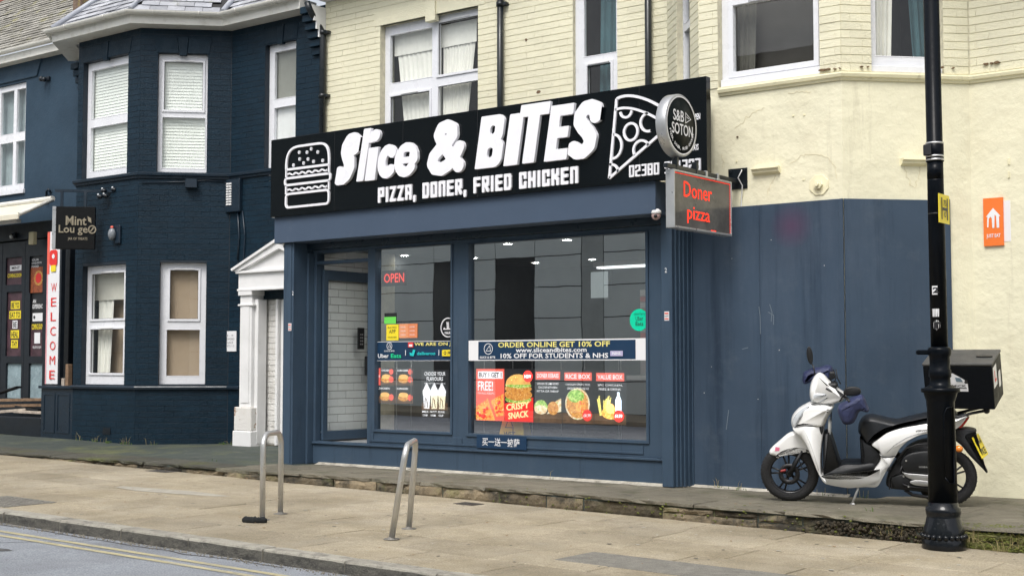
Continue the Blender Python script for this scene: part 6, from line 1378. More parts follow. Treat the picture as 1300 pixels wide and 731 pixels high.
def wheel(c, lab, side):
    x, y = c; ctr = fc_.p(x, y); ax = fc_.n
    wh = thing('wheel', None, None, ctr); adopt(wh, scooter); del_ = wh
    mb = MB(); mb.lathe(ctr, ax, [(-.034, .198), (-.047, .225), (-.046, .25), (-.030, .275), (0, WR), (.030, .275), (.046, .25), (.047, .225), (.034, .198)], 48, caps=False); mb.build('tyre', m_tyre, wh)
    mb = MB()
    for k in range(40):                                       # tread grooves show as slim proud blocks
        a = 2 * math.pi * k / 40; r_ = WR - .003
        for s_ in (-1, 1): q = ctr + ax * (.016 * s_) + (fc_.u * math.cos(a + .05 * s_) + fc_.v * math.sin(a + .05 * s_)) * r_; mb.ball(q, .006, 5)
    mb.build('tread', m_tyre, wh)
    mb = MB(); mb.lathe(ctr, ax, [(-.036, .203), (-.036, .192), (-.02, .180), (.02, .180), (.036, .192), (.036, .203)], 40, caps=False); mb.build('rim', m_rim, wh)
    mb = MB()
    for k in range(5):
        a = 2 * math.pi * k / 5 + .5
        for s_ in (-.16, .16):
            d = fc_.u * math.cos(a) + fc_.v * math.sin(a); d2 = fc_.u * math.cos(a + s_) + fc_.v * math.sin(a + s_); mb.tube([ctr + d * .03 + ax * .008, ctr + d2 * .188 + ax * .004], [.012, .009], 6)
    mb.lathe(ctr, ax, [(-.05, .035), (.045, .035), (.055, .02)], 16); mb.build('spokes', m_rim, wh)
    return wh, ctr
fwc = A(175, 565); fwc = (fwc[0], WR); wh, ctr = wheel(fwc, '', 1)
mb = MB(); mb.lathe(ctr + fc_.n * .055, fc_.n, [(0, .105), (.005, .105), (.005, .06), (0, .06)], 32, caps=False)
for k in range(14):
    a = 2 * math.pi * k / 14; mb.ball(ctr + fc_.n * .06 + (fc_.u * math.cos(a) + fc_.v * math.sin(a)) * .083, .006, 5)
mb.build('brake_disc', m_eng, wh)
c_ = A(150, 550); mb = MB(); mb.box(FrG(fc_.p(c_[0], c_[1]), fc_.u + fc_.v * .25, fc_.v), -.03, .03, -.012, .012, .045, .075); mb.build('brake_caliper', M('dull_red_caliper', (.25, .02, .02), .5), wh, bevel=.008)
rwc = B(370, 558); rwc = (rwc[0], WR); rear, rctr = wheel(rwc, '', 1)
def part(name, mat, pts=None, wc=0, hw=.05, r=.02, mb=None, lay_=4, parent=None):
    mb = mb or MB()
    if pts is not None: pillow(mb, fc_, pts, wc, hw, r, lay_)
    return mb.build(name, mat, parent or scooter)
# forks
for s_ in (-1, 1):
    mb = MB(); a, b = fwc, A(236, 458); mb.tube([fc_.p(a[0], a[1], .072 * s_), fc_.p(a[0] + (b[0] - a[0]) * .5, a[1] + (b[1] - a[1]) * .5, .068 * s_), fc_.p(b[0], b[1], .045 * s_)], [.022, .022, .012], 10); part('fork_leg', m_sb, mb=mb)
# front mudguard
fen = part('front_mudguard', m_sw, Ao([(92, 492), (88, 475), (104, 455), (135, 428), (163, 404), (190, 393), (222, 400), (246, 425), (262, 470), (255, 486), (232, 474), (192, 473), (160, 482), (136, 494), (128, 508), (117, 500)], .05), 0, lambda u, v: .062, .035)
u, v = A(123, 465, .062); 
mb = MB(); mb.prism(FrG(fc_.p(0, 0), fc_.u, fc_.v), [(u - .022, v - .02), (u + .02, v - .016), (u + .024, v + .016), (u - .018, v + .022)], .0615, .0645); mb.build('pink_sticker', m_pink, fen)
# nose, leg shield, headlamp cowl
fen = part('front_nose', m_sw, Ao([(192, 382), (180, 360), (184, 330), (205, 302), (235, 282), (272, 268), (330, 270), (362, 282), (355, 305), (338, 335), (320, 372), (285, 372), (240, 372)], .08), 0, lambda u, v: .12 + .10 * max(0, min(1, (u - A(180, 0)[0]) / .35)), .05, lay_=5)
mb = MB(); P = Ao([(196, 372), (188, 352), (200, 322), (232, 294), (262, 282), (250, 300), (225, 325), (212, 352)], .12, 3); pillow(mb, fc_, P, .125, .028, .012, 2); mb.build('position_light', m_clear, fen)
part('leg_shield', m_sw, Ao([(188, 376), (240, 366), (300, 366), (320, 376), (318, 410), (312, 450), (308, 500), (308, 545), (312, 575), (330, 590), (335, 618), (312, 604), (288, 560), (266, 505), (246, 458), (222, 418), (196, 396)], .17, 4), 0, lambda u, v: .175, .014, lay_=4)
part('footwell_side', m_sw, Ao([(309, 572), (330, 582), (420, 585), (480, 580), (532, 558), (560, 545), (556, 600), (500, 620), (445, 632), (400, 630), (335, 618), (312, 602)], .17, 4), 0, lambda u, v: .173, .014, lay_=4)
mb = MB(); P = Ao([(302, 368), (318, 370), (316, 392), (310, 404), (303, 388)], .19, 3); pillow(mb, fc_, P, .175, .008, .004, 2); part('vent', m_sb, mb=mb)
part('inner_shield', m_sb, Ao([(318, 405), (332, 392), (346, 392), (362, 440), (382, 505), (398, 545), (392, 560), (330, 580), (316, 575), (314, 480)], .12, 3), 0, .155, .02)
part('inner_shield_trim', m_sw, Ao([(338, 345), (350, 352), (350, 400), (342, 405), (336, 380)], .1, 3), 0, .13, .008)
part('floorboard', m_sb, Ao([(316, 572), (345, 556), (400, 528), (470, 526), (530, 520), (535, 548), (490, 574), (420, 582), (330, 583)], .15, 3), 0, .16, .01)
cow = part('headlamp_cowl', m_sw, Ao([(262, 258), (258, 225), (264, 190), (280, 160), (300, 146), (322, 156), (345, 182), (380, 212), (412, 236), (412, 252), (390, 268), (350, 278), (300, 276), (272, 268)], .08), 0, lambda u, v: .085 + .06 * max(0, min(1, (A(0, 180)[1] - v) / .12 + .3)), .04, lay_=5)
mb = MB(); P = Ao([(268, 262), (270, 238), (290, 226), (335, 232), (322, 248), (296, 268)], .12, 3); pillow(mb, fc_, P, .10, .042, .015, 3); mb.build('headlight', m_clear, cow)
mb = MB(); P = Ao([(296, 264), (322, 248), (340, 244), (322, 262), (305, 270)], .12, 3); pillow(mb, fc_, P, .12, .034, .01, 3); mb.build('front_indicator', m_alu, cow)
# handlebar, levers, mirrors, hand muffs
mb = MB(); L_, Rr_ = A(430, 262, .30), A(318, 165, -.30); hb = A(350, 205, 0)
mb.tube([fc_.p(L_[0], L_[1], .34), fc_.p(L_[0] - .03, L_[1] + .01, .2), fc_.p(hb[0] + .03, hb[1], .06), fc_.p(hb[0], hb[1], -.06), fc_.p(Rr_[0] + .02, Rr_[1], -.2), fc_.p(Rr_[0], Rr_[1], -.34)], .014, 8); part('handlebar', m_sb, mb=mb)
for nm_, pts_, w_ in (('brake_lever', [(330, 208), (352, 222), (372, 240), (382, 252)], .12), ('brake_lever', [(345, 175), (366, 190), (384, 205)], -.12), ('cable', [(355, 200), (372, 165), (362, 130), (372, 128), (378, 165), (392, 190)], -.05), ('cable', [(320, 208), (345, 196), (365, 200), (395, 232), (385, 245)], .05)):
    mb = MB(); mb.tube([fc_.p(*A(x, y, w_), w_) for x, y in pts_], .010 if nm_ == 'brake_lever' else .006, 6); part(nm_, m_sb, mb=mb)
mb = MB(); q = A(352, 190, 0); mb.box(FrG(fc_.p(*q), fc_.u, fc_.v), -.05, .06, -.03, .02, -.09, .10); part('instrument_panel', m_sb, mb=mb).modifiers.new('b', 'BEVEL').width = .015
q = A(355, 150, -.12); mb = MB(); mb.box(FrG(fc_.p(*q), fc_.u, fc_.v), -.025, .03, -.04, .03, -.16, -.09); part('brake_reservoir', m_sb, mb=mb).modifiers.new('b', 'BEVEL').width = .01
def muff(l, w, hw_, nm_='hand_muff'):
    P = Ao(l, w, 4); mb = MB(); pillow(mb, fc_, P, w, hw_, .05, 5)
    rnd = random.Random(5); mb.v = [tuple(Vector(v_) + Vector((math.sin(v_[2] * 55 + v_[0] * 30), 0, math.sin(v_[0] * 60))) * .004) for v_ in mb.v]; return part(nm_, m_muff, mb=mb)
muff([(230, 165), (238, 140), (265, 125), (300, 118), (345, 110), (358, 125), (362, 160), (345, 175), (300, 165), (280, 160), (262, 182), (238, 188)], -.26, .10)
muff([(378, 290), (392, 272), (420, 258), (452, 240), (480, 236), (498, 258), (511, 292), (503, 305), (478, 304), (462, 318), (452, 345), (428, 360), (402, 354), (388, 330)], .27, .10)
mb = MB(); a_, b_ = A(262, 72, -.2), A(284, 158, -.12); mb.tube([fc_.p(*b_, -.12), fc_.p(*A(278, 118, -.17), -.17), fc_.p(*A(268, 100, -.2), -.2)], .007, 6); P = Ao([(248, 60), (252, 36), (264, 34), (274, 60), (275, 92), (267, 108), (254, 92)], -.2, 3); pillow(mb, fc_, P, -.2, .012, .006, 3); part('mirror', m_sb, mb=mb)
mb = MB(); mb.tube([fc_.p(*A(388, 262, .14), .14), fc_.p(*A(398, 245, .18), .18), fc_.p(*A(415, 228, .22), .22)], .007, 6); P = Ao([(402, 225), (412, 206), (440, 199), (468, 204), (478, 220), (468, 236), (435, 240), (410, 236)], .22, 3); pillow(mb, fc_, P, .22, .02, .012, 3); part('mirror', m_sb, mb=mb)
# seat, side panels, tail
part('seat_column', m_sb, Bo([(36, 400), (60, 425), (84, 440), (102, 455), (118, 480), (112, 505), (90, 530), (60, 552), (42, 560), (44, 520), (46, 470)], .12, 3), 0, .135, .02)
part('seat', m_seat, Bo([(28, 385), (38, 348), (62, 330), (90, 328), (135, 338), (180, 346), (215, 338), (255, 328), (310, 318), (370, 312), (410, 312), (412, 335), (350, 345), (300, 350), (240, 362), (190, 374), (140, 390), (105, 412), (82, 438), (60, 440), (38, 410)], .1, 4), 0, lambda u, v: .15, .05, lay_=5)
part('side_panel', m_sw, Bo([(80, 440), (104, 416), (140, 390), (190, 372), (250, 360), (310, 350), (370, 342), (420, 334), (452, 326), (440, 352), (412, 378), (370, 388), (320, 394), (270, 404), (228, 424), (196, 452), (172, 488), (140, 490), (118, 480), (108, 462)], .14, 4), 0, lambda u, v: .165, .014, lay_=4)
part('lower_side_panel', m_sw, Bo([(112, 474), (140, 482), (176, 478), (158, 515), (144, 535), (128, 565), (104, 602), (60, 604), (20, 606), (-12, 600), (-8, 572), (40, 560), (70, 545), (98, 522), (114, 496)], .14, 4), 0, lambda u, v: .164, .012, lay_=4)
mb = MB(); f1_ = Flat(fc_, .1655, []); a, b_ = B(253, 386, .166), B(298, 376, .166); text(f1_.mb, fc_, 'VISION', (a[0], a[1] - .008, b_[0], a[1] + .012), .1665, f1_.mi(m_dark_v), bold=.03, shear=.3, res=1, warp=lambda U, V: (U, V + (U - a[0]) * .12)); f1_.build('side_badge', scooter)
part('tail_light', m_tail, Bo([(408, 366), (424, 346), (440, 332), (462, 328), (450, 350), (428, 372)], .05, 3), 0, .11, .015)
part('grab_rail', m_sb, mb=(lambda m: (m.tube([fc_.p(*B(330, 325, .12), .12), fc_.p(*B(420, 330, .12), .12), fc_.p(*B(470, 315, .12), .12), fc_.p(*B(528, 304, .12), .12)], .014, 8), m.tube([fc_.p(*B(330, 325, .12), -.10), fc_.p(*B(420, 330, .12), -.10), fc_.p(*B(528, 304, .12), -.10)], .014, 8), m.tube([fc_.p(*B(526, 306, .12), .125), fc_.p(*B(526, 306, .12), -.11)], .02, 8), m.ball(fc_.p(*B(528, 305, .13), .13), .03, 10), m)[-1])(MB()))
part('rear_mudguard', m_sb, Bo([(396, 385), (420, 374), (448, 371), (482, 376), (489, 386), (470, 396), (448, 402), (462, 430), (478, 455), (500, 485), (530, 535), (526, 547), (512, 532), (480, 500), (452, 470), (428, 440), (405, 420)], .04, 3), 0, .07, .012)
npf = FrG(fc_.p(*B(456, 428, 0)), fc_.n * -1 + fc_.u * .2, (fc_.v * 1.0 + fc_.u * -.62)); q0 = B(466, 418, .1); q1 = B(502, 492, .1)
# the plate hangs across the tail: seen obliquely from the side
pu = (fc_.u * (q1[0] - q0[0]) + fc_.v * (q1[1] - q0[1])); pl_ = pu.length; nf = FrG(fc_.p(q0[0] + .02, q0[1], .10), (fc_.n * -1 + fc_.u * .42 + Vector((0, 0, .12))).normalized(), -pu.normalized())
mb = MB(); mb.box(nf, -.0, .17, -pl_ - .0, .02, -.006, 0); plt_ = mb.build('number_plate', m_yellow, scooter, bevel=.002)
mb = MB(); text(mb, nf, 'HJ66', (.02, -pl_ * .46, .15, -.01), .0012, bold=.03, res=1); text(mb, nf, 'VKE', (.02, -pl_ + .02, .15, -pl_ * .56), .0012, bold=.03, res=1); mb.build('plate_characters', m_dark_v, plt_)
mb = MB(); q = B(420, 453, .13); mb.ball(fc_.p(q[0], q[1], .13), .036, 12, sc=(1.1, .9, .9)); part('rear_indicator', m_amber, mb=mb)
mb = MB(); mb.tube([fc_.p(q[0] - .06, q[1] + .02, .05), fc_.p(q[0], q[1], .12)], .014, 6); part('indicator_stalk', m_sb, mb=mb)
# engine, air box, exhaust, swing arm, side stand
part('engine_cover', m_sb, Bo([(192, 505), (205, 482), (235, 466), (290, 458), (350, 462), (372, 490), (370, 530), (330, 552), (260, 550), (215, 545), (195, 528)], .12, 3), .09, .055, .02)
part('engine_block', m_eng, Bo([(150, 540), (175, 500), (200, 470), (230, 440), (280, 420), (330, 420), (400, 430), (400, 560), (380, 600), (330, 625), (270, 620), (200, 612), (160, 608), (136, 590)], .05, 3), 0, .10, .02)
part('transmission_case', m_sb, Bo([(160, 560), (220, 548), (300, 560), (370, 575), (400, 585), (400, 610), (350, 625), (270, 618), (190, 612), (162, 596)], .12, 3), .10, .04, .015)
part('kick_cover', m_chrome, Bo([(228, 582), (250, 574), (300, 578), (312, 590), (300, 598), (250, 594)], .15, 3), .15, .012, .005)
part('heat_shield', m_chrome, Bo([(200, 542), (225, 548), (300, 553), (340, 560), (340, 580), (300, 578), (240, 572), (215, 560)], .14, 3), .145, .012, .006)
mb = MB(); u, v = B(265, 525, .15); text(mb, fc_, 'HONDA', (u, v - .006, B(298, 525, .15)[0], v + .012), .1465, bold=.03, res=1); part('engine_badge', m_alu, mb=mb)
mb = MB(); mb.tube([fc_.p(*rwc, .10), fc_.p(rwc[0] - .05, rwc[1] + .18, .11), fc_.p(rwc[0] - .10, rwc[1] + .33, .10)], .024, 8); part('shock_absorber', m_sb, mb=mb)
mb = MB(); mb.tube([fc_.p(rwc[0] - .28, rwc[1] - .06, .06), fc_.p(rwc[0] - .02, rwc[1] - .0, .09)], .04, 8); part('swing_arm', m_sb, mb=mb)
mb = MB(); mb.tube([fc_.p(*B(170, 470, -.1), -.1), fc_.p(*B(300, 560, -.1), -.14), fc_.p(*B(400, 560, -.1), -.14)], [.03, .055, .06], 10); part('exhaust', m_eng, mb=mb)
def gp(u, w): return fc_.o + fc_.u * u + Vector((s0.x, s0.y, 0)) * w
a = A(462, 612, .14); mb = MB(); foot = A(438, 700, .18); ft = gp(foot[0], .19); ft.z = terr_z(ft.x, ft.y) + .006
mb.tube([fc_.p(a[0], a[1], .10), fc_.p(a[0], a[1] - .05, .13), ft], [.014, .012, .012], 8); mb.tube([ft + Vector((-.02, 0, 0)), ft + Vector((.03, 0, .0))], .012, 6); part('side_stand', m_chrome, mb=mb)
mb = MB(); mb.box(FrG(fc_.p(a[0], a[1]), fc_.u, fc_.v), -.06, .05, -.015, .03, -.1, .13); part('stand_bracket', m_sb, mb=mb)
mb = MB(); a = B(152, 528, .17); mb.prism(fc_, circ(a[0], a[1], .014, 10), .165, .19); mb.tube([fc_.p(a[0], a[1], .18), fc_.p(a[0] - .02, a[1] - .03, .18)], .008, 6); part('pillion_footrest', m_sb, mb=mb)
# seams, cables and small fittings
def seam(pts, w_, r_=.0035, mat=None, conv=A): mb = MB(); mb.tube([fc_.p(*conv(x, y, w_), w_) for x, y in pts], r_, 5); part('panel_seam', mat or m_pl, mb=mb)
seam([(196, 374), (240, 366), (296, 364), (318, 370)], .178, .004); seam([(268, 275), (300, 280), (350, 282)], .14, .005)
seam([(240, 385), (262, 440), (282, 500), (300, 560)], .176, .002, m_alu)
seam([(140, 470), (170, 440), (215, 412), (270, 392), (330, 380), (400, 368)], .166, .0025, m_alu, B); seam([(112, 480), (128, 486), (150, 486), (172, 482)], .166, .004, m_pl, B); seam([(0, 590), (50, 592), (96, 590)], .166, .003, m_alu, B)
for pts, w_, r_ in (([(300, 150), (318, 172), (330, 205), (332, 235)], .05, .006), ([(352, 300), (350, 340), (346, 380)], .03, .007), ([(250, 560), (225, 540), (212, 500), (225, 470)], .06, .005)): mb = MB(); mb.tube([fc_.p(*A(x, y, w_), w_) for x, y in pts], r_, 6); part('cable', m_sb, mb=mb)
for pts, w_, r_ in (([(180, 500), (215, 452), (262, 436), (300, 440)], .14, .010), ([(160, 560), (190, 545), (200, 520)], .14, .008), ([(210, 612), (240, 632), (300, 640), (340, 636)], .10, .018), ([(200, 590), (225, 600), (300, 606)], .15, .008)): mb = MB(); mb.tube([fc_.p(*B(x, y, w_), w_) for x, y in pts], r_, 6); part('hose', m_eng, mb=mb)
for x, y in ((205, 560), (224, 600), (300, 590), (340, 600), (215, 500), (330, 545), (360, 500)): q = B(x, y, .155); mb = MB(); mb.prism(fc_, circ(q[0], q[1], .009, 8), .14, .158); part('engine_bolt', m_chrome, mb=mb)
for i in range(7): q = B(150 + i * 9, 590 - i * 2, .11); mb = MB(); mb.box(FrG(fc_.p(*q), fc_.u, fc_.v), -.006, .006, -.05, .05, .06, .125); part('cooling_fin', m_eng, mb=mb)
# delivery box, rolled a little further towards the street
br0 = fc_.uv(1264, 519, .22); bw0 = .22
LB = R(17); bv = (Vector((0, 0, 1)) * math.cos(LB) + s0 * math.sin(LB))
bu = Vector((math.cos(R(7)), math.sin(R(7)), 0)); s1 = bu.cross(Vector((0, 0, 1))); bv = (Vector((0, 0, 1)) * math.cos(LB) + s1 * math.sin(LB)); fbx = FrG(fc_.p(br0[0], br0[1], bw0), bu, bv)
topv = fbx.uv(1264, 461)[1]; leftu = fbx.uv(1173.5, 490)[0]; BW = .46
m_boxm = M('matt_black_box', (.003, .0045, .007), .5, spec=.15, var=.15, ns=4, bump=.15, bs=120)
dbx = MB(); dbx.box(fbx, leftu, 0, 0, topv - .03, -BW, 0); ob = dbx.build('delivery_box', m_boxm, scooter, bevel=.012, seg=2)
m_lid = M('dusty_grey_lid', (.075, .075, .072), .6, var=.2, ns=3, bump=.1, bs=100)
mb = MB(); mb.box(fbx, leftu - .006, .006, topv - .028, topv, -BW - .006, .006); lid = mb.build('box_lid', m_lid, ob, bevel=.012, seg=2)
mb = MB(); a_, b_ = -.12, -.20; P = circ(-.10, 0, .075, 16, ry=.022); FT = FrG(fbx.p(0, topv, 0), bu, -fbx.n); mb.prism(FT, [(x, y + .20) for x, y in P], .0, .012); mb.build('lid_latch', m_pl, ob)
f_ = Flat(fbx, .0005, []); a0, a1 = fbx.uv(1205.5, 478)[0], fbx.uv(1228, 478)[0]; z0, z1 = fbx.uv(1216, 496.5)[1], fbx.uv(1216, 486.5)[1]; zt_ = fbx.uv(1216, 473.5)[1]
f_.poly([(a0, z0 + .02), (a0 + .07, z0 + .02), (a0 + .09, z0), (a1, z0), (a1, z1), (a0, z1)], m_white_flat); f_.poly([(a0 + .0, z1 + .0), (a0 + .13, z1), (a1 - .01, z1 + .02), (a1 - .04, z1 + .045), (a0 + .03, zt_), (a0 - .02, zt_ - .015)], m_white_flat)
f_.text('MICK', (a0 + .015, z0 + .045, a1 - .015, z1 - .012), m_dark_v, .04); f_.rect((a0 + .04, z0 + .03, a1 - .012, z0 + .038), m_dark_v); f_.poly([(a0 + .06, z1 + .02), (a0 + .12, z1 + .015), (a0 + .10, z1 + .055), (a0 + .05, z1 + .06)], M('sticker_blue_grey', (.15, .22, .27), .5)); f_.poly([(a0 + .13, z1 + .01), (a0 + .165, z1 + .01), (a0 + .16, z1 + .035), (a0 + .14, z1 + .035)], m_dark_v)
f_.build('box_sticker', ob)
fR = FrG(fbx.p(0.0, 0, 0), -fbx.n, bv); f_ = Flat(fR, .001, []); f_.base((.04, topv - .26, .20, topv - .06), m_white_flat, .001); f_.rect((.085, topv - .21, .11, topv - .10), m_red); f_.rect((.085, topv - .21, .16, topv - .185), m_red); f_.build('learner_plate', ob)
f_ = Flat(fR, .001, []); f_.poly(rrect(.26, topv - .32, .36, topv - .16, .03), m_white_flat); f_.build('box_side_sticker', ob)

# ================================================================== LAMP POST
lc = Vector((-3.978, 11.20, ground_z(-3.9) - .004)); 
def lpz(y): 
    n_ = Vector((0, 1, 0)); return on_plane(1199, y, lc, n_).z - lc.z
post = thing('lamp_post', 'tall black cast iron lamp post standing on the pavement before the scooter', 'lamp post', lc)
tilt = Vector((-.0055, 0, 1)).normalized()
H_ = {y: lpz(y) for y in (700, 680, 668, 662, 655, 650, 644, 640, 508, 503, 498, 493, 488, 478, 470, 462, 450, 444, 440)}
prof = [(0, .176), (.02, .180), (H_[680] - .03, .180), (H_[680] - .015, .170), (H_[680] + .02, .172), (H_[668] - .01, .162), (H_[668] + .03, .148), (H_[655] - .01, .138), (H_[655], .134), (H_[650], .143), (H_[644], .143), (H_[644] + .01, .126), (H_[640] + .02, .121)]
mb = MB(); mb.lathe(lc, tilt, prof, 48)
for k in range(22):
    a = 2 * math.pi * k / 22; mb.ball(lc + Vector((math.cos(a) * .172, math.sin(a) * .172, H_[680] + .002)), .0235, 8)
mb.build('base', m_iron_b, post)
mb = MB(); mb.lathe(lc, tilt, [(H_[640] + .021, .119), (H_[508] - .01, .112), (H_[508], .118), (H_[503], .130), (H_[498], .138), (H_[498] + .005, .158), (H_[493], .158), (H_[493] + .008, .124), (H_[488], .085), (H_[478] - .01, .082), (H_[478], .092), (H_[470], .090), (H_[470] + .01, .083), (H_[450] - .02, .083), (H_[450], .094), (H_[444], .097), (H_[440] - .01, .09), (H_[440], .072)], 48); mb.build('pedestal', m_iron, post)
mb = MB(); mb.lathe(lc, tilt, [(H_[440] + .001, .070), (3.1, .068), (3.11, .068)], 32); mb.build('lower_shaft', m_iron, post)
zb = lpz(205); mb = MB(); mb.lathe(lc, tilt, [(3.111, .0675), (zb - .001, .0675)], 32); mb.build('middle_shaft', m_iron, post)
zt_ = lpz(181); mb = MB(); mb.lathe(lc, tilt, [(zb, .0675), (zb + .004, .074), (zt_, .074), (zt_ + .006, .067), (6.9, .064)], 32); mb.build('upper_shaft', m_iron, post)
mb = MB()
for z_ in (zb + .01, zb + .04, zt_ - .01): mb.lathe(lc + tilt * z_, tilt, [(0, .0755), (.008, .0765), (.016, .0755)], 32)
mb.build('steel_band', m_steel, post)
mb = MB(); mb.box(Fr(lc + Vector((-.06, -.06, 0)), (1, .4, 0)), -.035, .03, zb + .05, zt_ - .02, 0, .05); mb.build('cable_box', m_pl, post, bevel=.006)
mb = MB(); z_ = lpz(447); mb.box(Fr(lc, (1, .6, 0)), -.20, -.07, z_ - .02, z_ + .02, -.03, .03); mb.build('latch', m_iron, post, bevel=.01)
# access door outline on the pedestal
fdr = Fr(lc, (.55, .83, 0)); mb = MB()
z0_, z1_ = lpz(612), lpz(516); mb.tube([lc + Vector((math.cos(a) * .118, math.sin(a) * .118, z)) for a, z in ((R(-62), z0_ + .05), (R(-62), z1_ - .06), (R(-50), z1_ - .01), (R(-38), z1_), (R(-20), z1_), (R(-20), z0_), (R(-45), z0_), (R(-62), z0_ + .05))], .006, 6); mb.build('access_door', m_iron, post)
# small stickers wrapped on the shaft
def shaft_sticker(y0, y1, x0, x1, lb, mat, txt=None, r_=.0695, shape='rect'):
    z0, z1 = lpz(y1), lpz(y0); cx = (x0 + x1) / 2; off = (cx - 1189.5) / 10.0; vdir = math.atan2(-lc.y, -lc.x); a_c = vdir + math.asin(max(-.95, min(.95, off))); hwa = (x1 - x0) / 2 / 10.0
    mb = MB(); n = 8; rows_ = []
    for j, z in enumerate([z0 + (z1 - z0) * k / 8 for k in range(9)]):
        kk = 1 if shape == 'rect' else math.sqrt(max(0.0, 1 - ((j - 4) / 4.2) ** 4)); rows_.append([lc + tilt * z + Vector((math.cos(a_c + hwa * kk * (2 * i / n - 1)), math.sin(a_c + hwa * kk * (2 * i / n - 1)), 0)) * r_ for i in range(n + 1)])
    mb.loft(rows_, 0, caps=False, close=False); t = thing('post_sticker', lb, 'sticker', lc + tilt * z0); mb.build('sticker_face', mat, t)
    if txt:
        mb = MB(); d = Vector((math.cos(a_c), math.sin(a_c), 0)); fr2 = Fr(lc + d * (r_ + .003), Vector((-d.y, d.x, 0))); hh = (z1 - z0)
        text(mb, fr2, txt, (-.028, z0 + hh * .18, .028, z1 - hh * .15), .0, bold=.04, res=2); mb.build('sticker_text', m_dark_v, t)
shaft_sticker(363, 374, 1182, 1189, 'white sticker with a black number 2 high on the lamp post', m_white_flat, '2')
shaft_sticker(392, 402, 1181.5, 1190.5, 'plain square white sticker below the number 2 on the lamp post', m_white_flat)
shaft_sticker(406.5, 419, 1183, 1191, 'rounded white sticker lowest on the lamp post', m_white_flat, 'r', shape='oval')
# hydrant plate
fH = FX(lc.x + .07); a0, z0 = fH.uv(1192.5, 282); a1, z1 = fH.uv(1205, 249)
hy = thing('hydrant_sign', 'small yellow plate with a black H strapped to the lamp post', 'sign', fH.p(a0, z0)); f_ = Flat(fH, .0, []); f_.base((a0, z0, a1, z1), m_yellow, .006)
W_, Hh = a1 - a0, z1 - z0
f_.rect((a0 + W_ * .20, z0 + Hh * .12, a0 + W_ * .30, z0 + Hh * .88), m_dark_v); f_.rect((a0 + W_ * .72, z0 + Hh * .12, a0 + W_ * .82, z0 + Hh * .88), m_dark_v); f_.rect((a0 + W_ * .30, z0 + Hh * .44, a0 + W_ * .72, z0 + Hh * .54), m_dark_v); f_.text('75', (a0 + W_ * .38, z0 + Hh * .6, a0 + W_ * .64, z0 + Hh * .8), m_dark_v, .02); f_.text('0', (a0 + W_ * .42, z0 + Hh * .2, a0 + W_ * .6, z0 + Hh * .4), m_dark_v, .02); f_.build('plate', hy)
mb = MB(); mb.lathe(lc + tilt * ((z0 + z1) / 2), tilt, [(0, .069), (.006, .0705), (.012, .069)], 24); mb.build('strap', m_pl, hy)

# orange sign on the cream wall
a = fm.uv(1248, 312, .02)[0]; q = [fm.uv(1248, 250, .02), fm.uv(1274.5, 312, .02)]
js = thing('food_delivery_sign', 'orange rectangular sign with a white house shape on the cream wall', 'sign', fm.p(a, 2.73)); r = (q[0][0], 2.735, q[1][0], 3.235)
f_ = Flat(fm, .024, []); f_.base(r, m_orange, .02); W_ = r[2] - r[0]; cx = (r[0] + r[2]) / 2; zc = 3.02
f_.poly([(cx - .075, zc + .02), (cx, zc + .11), (cx + .075, zc + .02), (cx + .06, zc + .02), (cx + .06, zc - .10), (cx + .035, zc - .10), (cx + .03, zc + .02), (cx + .015, zc + .04), (cx + .01, zc - .10), (cx - .01, zc - .10), (cx - .015, zc + .0), (cx - .03, zc + .02), (cx - .045, zc - .0), (cx - .05, zc - .09), (cx - .065, zc - .09), (cx - .06, zc + .02)], m_white_flat)
f_.text('JUST EAT', (r[0] + .03, 2.81, r[2] - .03, 2.86), m_white_flat, .03); f_.build('sign_face', js)
ws = thing('blank_sign', 'narrow blank white sign edge behind the orange sign', 'sign', fm.p(r[2], 2.76)); mb = MB(); mb.box(fm, r[2] - .02, fm.uv(1283, 280)[0], 2.775, 3.20, .0, .0035); mb.build('sign_plate', m_white_flat, ws)
for x_, y_, h_ in ((1281, 205, 9), (1281, 222, 9)):
    u, v = fm.uv(x_, y_); mb = MB(); mb.box(fm, u - .01, u + .01, v - .035, v + .035, .0, .012); mb.build('filler_patch', m_cream_t, cream, bevel=.003)

# ================================================================== CYCLE STANDS
m_flg = M('dull_flange', (.20, .19, .17), .6, metal=.3, var=.2, ns=20)
def stand(p0, p1, top, lean, label, flange=True):
    p0 = Vector(p0); p1 = Vector(p1); p0.z = ground_z(p0.x); p1.z = ground_z(p1.x); t = thing('cycle_stand', label, 'cycle stand', (p0 + p1) / 2, 'steel cycle stands on the pavement')
    d = (p1 - p0).normalized(); Lx = Vector(lean); r_ = .13; tp0 = p0 + Lx + Vector((0, 0, top)); tp1 = p1 + Lx * .5 + Vector((0, 0, top)); d2 = (tp1 - tp0).normalized(); pts = [p0]
    a = p0 + (tp0 - p0) * ((top - r_) / top); b = p1 + (tp1 - p1) * ((top - r_) / top)
    for k in range(7): th = R(90 * k / 6); pts.append(a * (1) + (tp0 - a) * math.sin(th) + d2 * r_ * (1 - math.cos(th)))
    for k in range(7): th = R(90 - 90 * k / 6); pts.append(b + (tp1 - b) * math.sin(th) - d2 * r_ * (1 - math.cos(th)))
    pts.append(p1); mb = MB(); mb.tube(pts, .0265, 16); mb.build('hoop', m_steel, t)
    if flange:
        for q in (p0, p1): mb = MB(); mb.lathe(q + Vector((0, 0, .001)), (0, 0, 1), [(0, .07), (.004, .068), (.005, .03), (.02, .028)], 24); mb.build('flange', m_flg, t)
    return t
stand((-9.555, 8.676, 0), (-9.793, 9.127, 0), .80, (0, 0, 0), 'upright steel cycle stand nearer the shop doorway, with a black foam strip at its foot')
